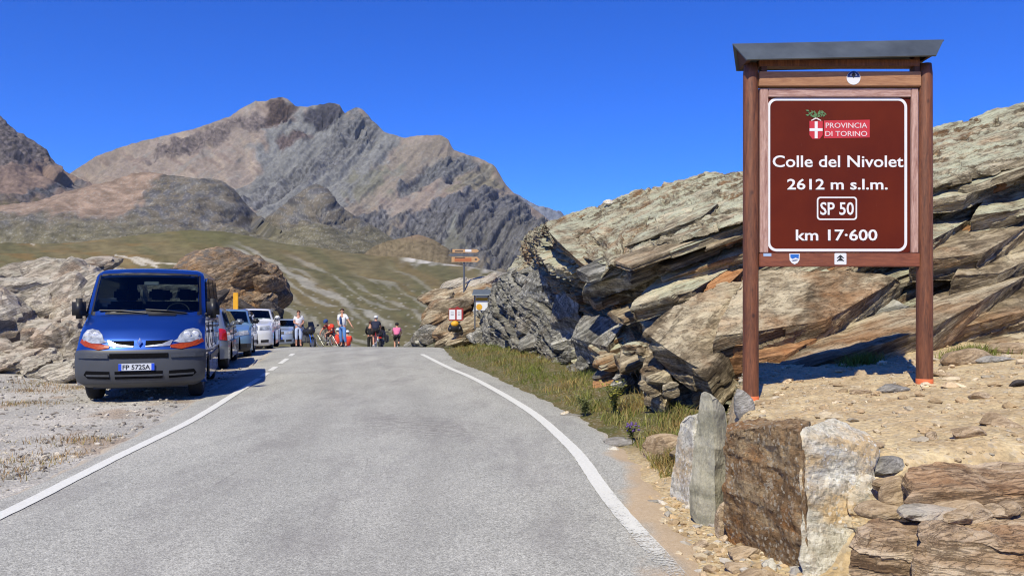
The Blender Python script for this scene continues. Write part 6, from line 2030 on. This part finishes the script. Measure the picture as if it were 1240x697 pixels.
YN = 31.0
c = P(552.5, 388, YN)
t = thing('notice_board', 'small red framed notice board with two white sheets on the rock heap', 'notice board', (c[0], YN, c[2] - .45))
o0 = np.array(t.location)
a, b_ = P(543.5, 388, YN) - o0, P(561, 373, YN) - o0
bm = bmesh.new(); add_box(bm, ((a[0] + b_[0]) / 2, 0, (a[2] + b_[2]) / 2), (b_[0] - a[0], .05, b_[2] - a[2]), bevel=.01)
add_prism(bm, [(a[0] + .22, -.02, b_[2]), (b_[0] - .12, -.02, b_[2]), ((a[0] + b_[0]) / 2 + .05, -.02, b_[2] + .07)], (0, .03, 0))
bm_obj('frame', bm, M_NOTER, t)
for q0, q1 in ((544.2, 551.2), (553.2, 558.8)):
    a, b_ = P(q0, 386.6, YN) - o0, P(q1, 374.8, YN) - o0
    bm = bmesh.new(); add_box(bm, ((a[0] + b_[0]) / 2, -.028, (a[2] + b_[2]) / 2), (b_[0] - a[0], .006, b_[2] - a[2]))
    sh = bm_obj('sheet', bm, M_PAPER, t)
    bm = bmesh.new()
    for k in range(3): add_box(bm, ((a[0] + b_[0]) / 2, -.033, b_[2] - .10 - .05 * k), ((b_[0] - a[0]) * .55, .003, .012))
    pr = bm_obj('print', bm, M_INK, sh); pr['kind'] = 'stuff'
bm = bmesh.new(); add_tube(bm, [(0, .05, 0), (0, .05, .5)], .03, 8)
bm_obj('post', bm, M_NOTER, t)

YI = 28.6
c = P(576, 388, YI)
t = thing('information_board', 'small roofed information board with yellow and white panels by the cliff end', 'information board', (c[0], YI, c[2] - .3))
o0 = np.array(t.location)
def li(px, py): return P(px, py, YI) - o0
for px in (575, 592):
    a, b_ = li(px, 388), li(px, 354)
    bm = bmesh.new(); add_box(bm, (a[0], 0, b_[2] / 2), (.055, .055, b_[2]), bevel=.006)
    bm_obj('post', bm, M_STEEL, t)
a, b_ = li(572, 356), li(595, 352.8)
bm = bmesh.new()
add_prism(bm, [(a[0], -.22, a[2] - .04), (b_[0], -.22, a[2] - .04), (b_[0] - .04, 0, b_[2] + .04), (a[0] + .04, 0, b_[2] + .04)], (0, .012, .03))
add_prism(bm, [(a[0], .22, a[2] - .04), (b_[0], .22, a[2] - .04), (b_[0] - .04, .014, b_[2] + .04), (a[0] + .04, .014, b_[2] + .04)], (0, -.012, .03))
bm_obj('roof', bm, M_GROOF, t)
for p0, p1, q0, q1, mt, nm in ((576.3, 590.5, 357, 360, M_PAPER, 'header'), (576.3, 590.5, 360.2, 364, M_YPAN, 'yellow_panel'), (576.3, 590.5, 364.2, 375.5, M_PAPER, 'map_panel')):
    a, b_ = li(p0, q1), li(p1, q0)
    bm = bmesh.new(); add_box(bm, ((a[0] + b_[0]) / 2, -.01, (a[2] + b_[2]) / 2), (b_[0] - a[0], .03, b_[2] - a[2]))
    pn = bm_obj(nm, bm, mt, t)
    if nm == 'map_panel':
        bm = bmesh.new()
        add_lathe(bm, ((a[0] + .12), -.034, (a[2] + .12)), (0, 1, 0), [(0, .11), (.008, .11)], 16)
        bm_obj('printed_spot', bm, M_YPAN, pn)

c = P(551, 400, 29.9)
t = thing('backpack', 'black and yellow backpack resting on the rocks under the red notice board', 'backpack', (c[0], 29.9, c[2] - .05))
bm = bmesh.new(); add_ellipsoid(bm, (0, 0, .17), (.24, .15, .19), sub=3); add_ellipsoid(bm, (-.17, -.03, .10), (.10, .1, .11), sub=2); add_ellipsoid(bm, (.18, -.03, .12), (.10, .1, .11), sub=2)
bm_obj('bag', bm, M_BLKPL, t, True)
bm = bmesh.new(); add_ellipsoid(bm, (0, -.06, .30), (.15, .13, .12), sub=3)
bm_obj('top_pocket', bm, M_YPAN, t, True)

# ------------------------------------------------------------------ people
SKIN = plain('skin', alb(206, 150, 122), 0.6, var=0.06)
HAIRD = plain('dark_hair', alb(74, 46, 34), 0.8, var=0.2, scale=40)
def cloth(name, r, g, b_): return plain(name, alb(r, g, b_), 0.85, var=0.10, scale=12)
C_WHITE = cloth('white_cotton', 238, 238, 240)
C_BLUE = cloth('blue_trouser_cloth', 96, 142, 204)
C_DBLUE = cloth('dark_blue_cloth', 44, 74, 130)
C_NAVY = cloth('navy_cloth', 28, 34, 58)
C_RED = cloth('orange_red_cloth', 236, 66, 40)
C_BLACK = cloth('black_cloth', 26, 26, 28)
C_PINK = cloth('pink_cloth', 226, 120, 160)
C_PALE = cloth('pale_blue_cloth', 190, 204, 228)
C_SHOE = cloth('shoe_leather', 60, 50, 46)


def skin_mesh(name, J, E, rad, root, parent, mat, sub=1):
    names = list(J)
    me = bpy.data.meshes.new(name)
    me.from_pydata([tuple(J[n]) for n in names], [(names.index(a), names.index(b_)) for a, b_ in E], [])
    o = bpy.data.objects.new(name, me)
    COL.objects.link(o)
    md = o.modifiers.new('skin', 'SKIN')
    md.use_smooth_shade = True
    if not me.skin_vertices:
        raise RuntimeError('no skin layer')
    for i, n in enumerate(names):
        sv = me.skin_vertices[0].data[i]
        r = rad[n]
        sv.radius = (r, r) if np.isscalar(r) else r
        sv.use_root = (n == root)
    ss = o.modifiers.new('sub', 'SUBSURF'); ss.levels = sub; ss.render_levels = sub
    dg = bpy.context.evaluated_depsgraph_get()
    m2 = bpy.data.meshes.new_from_object(o.evaluated_get(dg))
    bpy.data.objects.remove(o)
    bpy.data.meshes.remove(me)
    m2.name = name
    m2.materials.clear()
    m2.polygons.foreach_set('use_smooth', [True] * len(m2.polygons))
    return link(name, m2, mat, parent)


BASE = dict(pelvis=(0, 0, .95), spine=(0, .0, 1.12), chest=(0, 0, 1.32), neck=(0, 0, 1.49), head=(0, -.015, 1.60), crown=(0, -.01, 1.70),
    shl=(.17, 0, 1.42), ell=(.25, .02, 1.14), wrl=(.27, -.05, .90), hal=(.275, -.075, .83), shr=(-.17, 0, 1.42), elr=(-.25, .02, 1.14), wrr=(-.27, -.05, .90), har=(-.275, -.075, .83),
    hil=(.09, 0, .92), knl=(.10, -.015, .50), anl=(.10, .02, .09), tol=(.115, -.13, .035), hir=(-.09, 0, .92), knr=(-.10, -.015, .50), anr=(-.10, .02, .09), tor=(-.115, -.13, .035))
RAD = dict(pelvis=(.15, .105), spine=(.135, .095), chest=(.16, .11), neck=.055, head=.078, crown=.070, shl=.062, ell=.043, wrl=.030, hal=.034, shr=.062, elr=.043, wrr=.030, har=.034,
    hil=.09, knl=.058, anl=.040, tol=.038, hir=.09, knr=.058, anr=.040, tor=.038)
EDG = [('pelvis', 'spine'), ('spine', 'chest'), ('chest', 'neck'), ('neck', 'head'), ('head', 'crown'), ('chest', 'shl'), ('shl', 'ell'), ('ell', 'wrl'), ('wrl', 'hal'), ('chest', 'shr'), ('shr', 'elr'), ('elr', 'wrr'), ('wrr', 'har'),
    ('pelvis', 'hil'), ('hil', 'knl'), ('knl', 'anl'), ('anl', 'tol'), ('pelvis', 'hir'), ('hir', 'knr'), ('knr', 'anr'), ('anr', 'tor')]


def person(label, loc, rotz, J=None, shirt=None, trousers=None, hair=HAIRD, sleeve=.75, leg=1.0, scale=1.0, hat=None, hat_name='cap', shoe=C_SHOE, curl=.5):
    J = {**BASE, **(J or {})}
    J = {k: np.array(v, float) * scale for k, v in J.items()}
    R = {k: (np.array(v) * scale if not np.isscalar(v) else v * scale) for k, v in RAD.items()}
    R = {k: (v if np.isscalar(v) else tuple(v)) for k, v in R.items()}
    t = thing('person', label, 'person', loc, rotz)
    body = skin_mesh('body', J, EDG, R, 'pelvis', t, SKIN)
    # face and hands joined into the one body mesh
    bm = bmesh.new(); bm.from_mesh(body.data)
    up = J['crown'] - J['neck']; up /= np.linalg.norm(up)
    fw = np.array([0, -1.0, 0]) - up * np.dot([0, -1.0, 0], up)
    if np.linalg.norm(fw) < .2: fw = np.array([0, 0, -1.0])
    fw /= np.linalg.norm(fw)
    sd = np.cross(up, fw)
    hc = (J['head'] + J['crown']) / 2
    add_ellipsoid(bm, hc + fw * .080 * scale - up * .02 * scale, (.014 * scale, .022 * scale, .022 * scale), sub=1)
    for s in (-1, 1):
        add_ellipsoid(bm, hc + sd * s * .078 * scale - up * .01 * scale, (.016 * scale, .022 * scale, .032 * scale), sub=1)
    for s in ('l', 'r'):
        h, w_ = J['ha' + s], J['wr' + s]
        d = h - w_; d /= np.linalg.norm(d)
        p_ = np.cross(d, [0, 1, 0]); p_ /= max(np.linalg.norm(p_), 1e-6)
        q_ = np.cross(d, p_)
        for k, (o_, L) in enumerate(((-.026, .062), (-.009, .075), (.009, .070), (.026, .055))):
            a = h + q_ * o_ * scale + d * .02 * scale
            add_tube(bm, [a, a + (d * .55 + p_ * .1 * curl) * L * scale, a + (d * .9 + p_ * .5 * curl) * L * scale], [.0095 * scale, .009 * scale, .006 * scale], 6)
        a = h + q_ * -.028 * scale - d * .01 * scale
        add_tube(bm, [a, a + (q_ * -.02 + d * .018) * scale, a + (q_ * -.026 + d * .045) * scale], [.011 * scale, .010 * scale, .007 * scale], 6)
    bm.to_mesh(body.data); bm.free()
    body.data.polygons.foreach_set('use_smooth', [True] * len(body.data.polygons))
    # eyes
    for s in (-1, 1):
        b2 = bmesh.new()
        add_ellipsoid(b2, hc + fw * .070 * scale + sd * s * .03 * scale + up * .012 * scale, (.007 * scale,) * 3, sub=1)
        bm_obj('eye', b2, M_BLKPL, t)
    b2 = bmesh.new()
    add_ellipsoid(b2, hc + up * .022 * scale - fw * .014 * scale, (.094 * scale, .094 * scale, .092 * scale), Matrix((sd, -fw, up)).transposed(), 3)
    geom = [v for v in b2.verts if (np.dot(np.array(v.co) - hc, fw) > .035 * scale and np.dot(np.array(v.co) - hc, up) < .055 * scale) or np.dot(np.array(v.co) - hc, up) < -.06 * scale]
    bmesh.ops.delete(b2, geom=geom, context='VERTS')
    bm_obj('hair', b2, hair, t, True)
    if hat is not None:
        b2 = bmesh.new()
        add_ellipsoid(b2, hc + up * .045 * scale, (.112 * scale, .118 * scale, .095 * scale), Matrix((sd, -fw, up)).transposed(), 3)
        if hat_name == 'cap':
            add_ellipsoid(b2, hc + up * .035 * scale + fw * .12 * scale, (.075 * scale, .075 * scale, .012 * scale), Matrix((sd, -fw, up)).transposed(), 2)
        bm_obj(hat_name, b2, hat, t, True)
    g = 1.30
    if shirt is not None:
        jn = ['pelvis', 'spine', 'chest', 'shl', 'shr']
        S = {k: J[k] for k in jn}
        S['col'] = J['chest'] * .45 + J['neck'] * .55
        rs = {k: (tuple(np.array(R[k]) * g) if not np.isscalar(R[k]) else R[k] * g * 1.08) for k in jn}
        rs['col'] = .088 * scale
        S['pelvis'] = J['pelvis'] + (J['pelvis'] - J['spine']) * .25
        ed = [('pelvis', 'spine'), ('spine', 'chest'), ('chest', 'col'), ('chest', 'shl'), ('chest', 'shr')]
        for s in ('l', 'r'):
            if sleeve <= 1:
                S['sl' + s] = J['sh' + s] + (J['el' + s] - J['sh' + s]) * sleeve
                rs['sl' + s] = .062 * scale
                ed.append(('sh' + s, 'sl' + s))
            else:
                S['el' + s] = J['el' + s]; rs['el' + s] = .056 * scale
                S['sl' + s] = J['el' + s] + (J['wr' + s] - J['el' + s]) * (sleeve - 1); rs['sl' + s] = .045 * scale
                ed += [('sh' + s, 'el' + s), ('el' + s, 'sl' + s)]
        skin_mesh('shirt', S, ed, rs, 'chest', t, shirt)
    if trousers is not None:
        S = {k: J[k] for k in ('pelvis', 'hil', 'hir')}
        S['waist'] = J['pelvis'] * .6 + J['spine'] * .4
        rs = {'pelvis': tuple(np.array(R['pelvis']) * 1.16), 'waist': tuple(np.array(R['spine']) * 1.14), 'hil': .108 * scale, 'hir': .108 * scale}
        ed = [('pelvis', 'waist'), ('pelvis', 'hil'), ('pelvis', 'hir')]
        for s in ('l', 'r'):
            if leg <= .5:
                S['lk' + s] = J['hi' + s] + (J['kn' + s] - J['hi' + s]) * leg * 2
                rs['lk' + s] = .085 * scale
                ed.append(('hi' + s, 'lk' + s))
            else:
                S['kn' + s] = J['kn' + s]; rs['kn' + s] = .078 * scale
                S['lk' + s] = J['kn' + s] + (J['an' + s] - J['kn' + s]) * (leg * 2 - 1); rs['lk' + s] = .066 * scale
                ed += [('hi' + s, 'kn' + s), ('kn' + s, 'lk' + s)]
        skin_mesh('trousers', S, ed, rs, 'pelvis', t, trousers)
    for s in ('l', 'r'):
        a, b_ = J['an' + s], J['to' + s]
        d = b_ - a
        b2 = bmesh.new()
        m = (a + b_) / 2 + np.array([0, 0, -.022]) * scale
        add_ellipsoid(b2, m, (.05 * scale, .135 * scale, .05 * scale), Vector((0, -1, 0)).rotation_difference(Vector([float(v) for v in d])).to_matrix(), 2)
        bm_obj('shoe', b2, shoe, t, True)
    return t


def foot(px, Y, dz=0.0):
    x = P(px, 0, Y)[0]
    return (x, Y, float(zr(Y)) + 0.012 + dz)


# man standing and pointing, seen from the front, striding
man = person('standing man in white shirt and blue trousers with one arm held out', foot(414.5, 36.5, .02), math.radians(-8),
    dict(shl=(.17, 0, 1.43), ell=(.33, -.06, 1.20), wrl=(.50, -.16, .98), hal=(.55, -.19, .92), shr=(-.17, 0, 1.43), elr=(-.22, .06, 1.15), wrr=(-.14, -.12, 1.02), har=(-.10, -.17, .99),
         knl=(.15, -.12, .52), anl=(.20, -.06, .10), tol=(.24, -.21, .04), knr=(-.08, .02, .50), anr=(-.06, .10, .09), tor=(-.09, -.04, .035)), C_WHITE, C_BLUE, sleeve=.8, leg=.86)
st_ = skin_mesh('vest', {'a': (-.04, -.155, 1.40), 'b': (-.02, -.165, 1.18), 'c': (.01, -.155, 1.02)}, [('a', 'b'), ('b', 'c')], {'a': .045, 'b': .06, 'c': .05}, 'b', man, C_DBLUE)
person('boy in a white and navy top and pale trousers standing by the last car', foot(361.5, 38.0, .06), math.radians(20),
    dict(elr=(-.22, -.05, 1.16), wrr=(-.05, -.20, 1.10), har=(.0, -.22, 1.12), ell=(.24, -.02, 1.16), wrl=(.10, -.19, 1.05), hal=(.05, -.22, 1.05)), C_WHITE, C_PALE, sleeve=.6, leg=.72, scale=.98)
# kneeling / crouching man holding up a bicycle wheel
cro = dict(pelvis=(0, .10, .52), spine=(.0, .02, .67), chest=(-.02, -.08, .84), neck=(-.06, -.17, .97), head=(-.09, -.24, 1.05), crown=(-.11, -.26, 1.14),
    shl=(.15, -.08, .92), ell=(.22, -.24, .70), wrl=(.06, -.40, .58), hal=(.02, -.45, .55), shr=(-.19, -.08, .92), elr=(-.34, -.22, .74), wrr=(-.30, -.42, .60), har=(-.28, -.46, .55),
    hil=(.09, .08, .50), knl=(.15, -.27, .46), anl=(.13, -.05, .10), tol=(.14, -.20, .04), hir=(-.09, .08, .50), knr=(-.14, -.27, .44), anr=(-.12, -.03, .10), tor=(-.13, -.18, .04))
red = person('man in an orange red shirt and dark blue cap crouching over a bicycle', foot(401, 37.5, .12), math.radians(-25), cro, C_RED, C_BLACK, sleeve=.9, leg=.45, hat=C_DBLUE)
sit = dict(pelvis=(0, .05, .22), spine=(0, .10, .38), chest=(0, .08, .57), neck=(0, .05, .73), head=(0, .03, .83), crown=(0, .03, .92), shl=(.16, .08, .66), ell=(.24, -.02, .45), wrl=(.16, -.20, .42), hal=(.13, -.26, .42),
    shr=(-.16, .08, .66), elr=(-.24, -.02, .45), wrr=(-.16, -.20, .42), har=(-.13, -.26, .42), hil=(.09, .0, .20), knl=(.14, -.34, .40), anl=(.12, -.46, .08), tol=(.12, -.58, .04), hir=(-.09, 0, .20), knr=(-.14, -.34, .40), anr=(-.12, -.46, .08), tor=(-.12, -.58, .04))
M_HELM = plain('white_helmet', alb(236, 238, 236), 0.3, coat=.6)
person('white helmeted person sitting between the crouching man and the standing man', foot(410, 39.5, .02), math.radians(150), sit, C_RED, C_BLACK, hat=M_HELM, hat_name='helmet', scale=1.0)
person('white helmeted person in red sitting just right of the standing man', foot(420.5, 39.8, -.06), math.radians(-160), sit, C_RED, C_PALE, hat=M_HELM, hat_name='helmet', scale=.98)

# ------------------------------------------------------------------ bicycles and motorcycles
M_FRAME = plain('red_cycle_frame', alb(190, 40, 36), 0.35, 0.2, coat=.5)
M_FRAMEB = plain('dark_cycle_frame', alb(40, 44, 52), 0.35, 0.2, coat=.5)


def bicycle(label, loc, rotz, mat):
    """Front wheel towards -y."""
    t = thing('bicycle', label, 'bicycle', loc, rotz)
    r = .335
    for y in (-.50, .50):
        bm = bmesh.new()
        add_torus(bm, (0, y, r), (1, 0, 0), r - .02, .010, 28, 6)
        for k in range(14):
            a = math.pi * 2 * k / 14
            add_tube(bm, [(0, y, r), (0, y + math.cos(a) * (r - .025), r + math.sin(a) * (r - .025))], .0025, 4)
        add_lathe(bm, (-.04, y, r), (1, 0, 0), [(0, .022), (.08, .022)], 8)
        w_ = bm_obj('wheel', bm, M_RIM, t)
        bm = bmesh.new(); add_torus(bm, (0, y, r), (1, 0, 0), r - .006, .013, 28, 8)
        bm_obj('tyre', bm, M_TYRE, w_, True)
    bm = bmesh.new()
    bb, seat, head, hb = (0, .06, .28), (0, .19, .82), (0, -.36, .80), (0, -.40, .66)
    for a, b_, rr_2 in ((bb, seat, .016), (seat, head, .016), (bb, hb, .02), (head, hb, .02), ((0, .5, r), bb, .011), ((0, .5, r), seat, .010), (hb, (0, -.5, r), .014), (seat, (0, .215, .93), .013), (head, (0, -.36, .90), .014)):
        add_tube(bm, [a, b_], rr_2, 8)
    bm_obj('frame', bm, mat, t)
    bm = bmesh.new(); add_tube(bm, [(-.21, -.56, .80), (-.21, -.54, .92), (-.2, -.42, .93), (0, -.40, .92), (.2, -.42, .93), (.21, -.54, .92), (.21, -.56, .80)], .014, 8)
    bm_obj('handlebar', bm, M_BLKPL, t)
    bm = bmesh.new(); add_ellipsoid(bm, (0, .22, .955), (.06, .13, .03), sub=2)
    bm_obj('saddle', bm, M_BLKPL, t, True)
    bm = bmesh.new(); add_lathe(bm, (.045, .06, .28), (1, 0, 0), [(0, .09), (.006, .09)], 16)
    add_box(bm, (.07, .02, .20), (.015, .03, .17)); add_box(bm, (-.06, .10, .36), (.015, .03, .17)); add_box(bm, (.11, -.01, .12), (.09, .08, .02)); add_box(bm, (-.10, .13, .44), (.09, .08, .02))
    bm_obj('crankset', bm, M_CHROME, t)
    return t


def motorcycle(label, loc, rotz):
    """Front wheel towards -y."""
    t = thing('motorcycle', label, 'motorcycle', loc, rotz)
    for y, r, wdt in ((-.75, .31, .06), (.70, .32, .09)):
        bm = bmesh.new(); add_lathe(bm, (-wdt * .4, y, r), (1, 0, 0), [(0, .04), (.0, r * .62), (wdt * .8, r * .62), (wdt * .8, .04)], 20)
        w_ = bm_obj('wheel', bm, M_RIM, t)
        bm = bmesh.new(); add_torus(bm, (0, y, r), (1, 0, 0), r - wdt * .8, wdt * .9, 28, 8)
        bm_obj('tyre', bm, M_TYRE, w_, True)
    bm = bmesh.new(); add_ellipsoid(bm, (0, -.12, .86), (.17, .32, .16), sub=3); add_ellipsoid(bm, (0, -.52, .92), (.22, .22, .24), sub=3)
    bm_obj('fairing', bm, M_BLKPL, t, True)
    bm = bmesh.new(); add_box(bm, (0, .35, .84), (.28, .75, .12), bevel=.05)
    bm_obj('seat', bm, M_INT, t)
    bm = bmesh.new(); add_box(bm, (0, -.05, .48), (.34, .5, .38), bevel=.08)
    bm_obj('engine', bm, M_STEEL, t)
    for s in (-1, 1):
        bm = bmesh.new(); add_box(bm, (s * .34, .62, .70), (.22, .50, .42), bevel=.06)
        bm_obj('pannier', bm, M_BLKPL, t)
        bm = bmesh.new(); add_tube(bm, [(s * .07, -.48, .95), (s * .08, -.75, .31)], .025, 8)
        bm_obj('fork', bm, M_CHROME, t)
        bm = bmesh.new(); add_ellipsoid(bm, (s * .42, -.45, 1.16), (.08, .03, .05), sub=2); add_tube(bm, [(s * .25, -.44, 1.02), (s * .42, -.45, 1.14)], .01, 6)
        bm_obj('mirror', bm, M_BLKPL, t)
    bm = bmesh.new(); add_box(bm, (0, .92, 1.0), (.40, .32, .30), bevel=.07)
    bm_obj('top_case', bm, M_BLKPL, t)
    bm = bmesh.new(); add_box(bm, (0, 1.07, .78), (.20, .03, .09), bevel=.01)
    bm_obj('tail_light', bm, M_TAIL, t)
    bm = bmesh.new(); add_tube(bm, [(-.38, -.30, 1.02), (-.2, -.42, 1.02), (.2, -.42, 1.02), (.38, -.30, 1.02)], .016, 8)
    bm_obj('handlebar', bm, M_BLKPL, t)
    bm = bmesh.new(); add_prism(bm, [(-.17, -.62, 1.08), (.17, -.62, 1.08), (.13, -.50, 1.34), (-.13, -.50, 1.34)], (0, .01, 0))
    bm_obj('windscreen', bm, M_DGLASS, t)
    return t


bicycle('bicycle with a dark frame beside the crouching man in the orange red shirt', foot(397, 37.2, .0), math.radians(55), M_FRAMEB)
ride = dict(pelvis=(0, .20, 1.00), spine=(0, .10, 1.15), chest=(0, -.06, 1.29), neck=(0, -.17, 1.42), head=(0, -.21, 1.53), crown=(0, -.20, 1.63), shl=(.17, -.08, 1.36), ell=(.25, -.30, 1.15), wrl=(.21, -.44, .99), hal=(.21, -.50, .95),
    shr=(-.17, -.08, 1.36), elr=(-.25, -.30, 1.15), wrr=(-.21, -.44, .99), har=(-.21, -.50, .95), hil=(.09, .18, .97), knl=(.12, -.16, .66), anl=(.11, .04, .22), tol=(.12, -.09, .15), hir=(-.09, .18, .97), knr=(-.12, -.10, .78), anr=(-.11, .20, .52), tor=(-.12, .08, .44))
fp = foot(455, 41.0, .02)
ra = math.radians(180 + 7)
bicycle('bicycle ridden away over the crest by the cyclist in the white helmet', fp, ra, M_FRAME)
person('cyclist in a white helmet and dark blue jersey riding away over the crest', fp, ra, ride, C_NAVY, C_BLACK, sleeve=.6, leg=.42, hat=M_HELM, hat_name='helmet', shoe=C_WHITE)
fp = foot(480.5, 45.5, 0)
bicycle('bicycle under the rider in the pink and white top beyond the crest', fp, ra, M_FRAMEB)
person('cyclist in a pink and white top riding away beyond the crest at right', fp, ra, ride, C_PINK, C_BLACK, sleeve=.6, leg=.42, hat=C_BLACK, hat_name='helmet')
motorcycle('black motorcycle standing behind the boy beside the last parked car', foot(370.5, 39.6, .0), math.radians(40))
motorcycle('black motorcycle with a red tail light just right of the cyclist in the white helmet', foot(461.5, 43.5, .0), math.radians(180 + 5))
person('bareheaded person in black clothing left of the cyclist in the white helmet', foot(448.5, 43.0, -.15), math.radians(175),
       dict(ell=(.26, -.02, 1.18), wrl=(.22, -.2, 1.0), hal=(.2, -.26, .97), elr=(-.26, -.02, 1.18), wrr=(-.22, -.2, 1.0), har=(-.2, -.26, .97)), C_BLACK, C_BLACK, sleeve=1.9, scale=1.0)

# ------------------------------------------------------------------ thin air that pales the far mountains
m_air = bpy.data.materials.new('thin_air')
m_air.use_nodes = True
nt = m_air.node_tree
nt.nodes.clear()
out = nt.nodes.new('ShaderNodeOutputMaterial')
vol = nt.nodes.new('ShaderNodeVolumePrincipled')
vol.inputs['Color'].default_value = (0.80, 0.86, 0.96, 1)
vol.inputs['Density'].default_value = 0.000024
vol.inputs['Anisotropy'].default_value = 0.0
nt.links.new(vol.outputs[0], out.inputs['Volume'])
bm = bmesh.new()
add_box(bm, (0, 0, 442), (18400, 18400, 916))
hz = bm_obj('haze', bm, m_air)
tag(hz, kind='stuff')
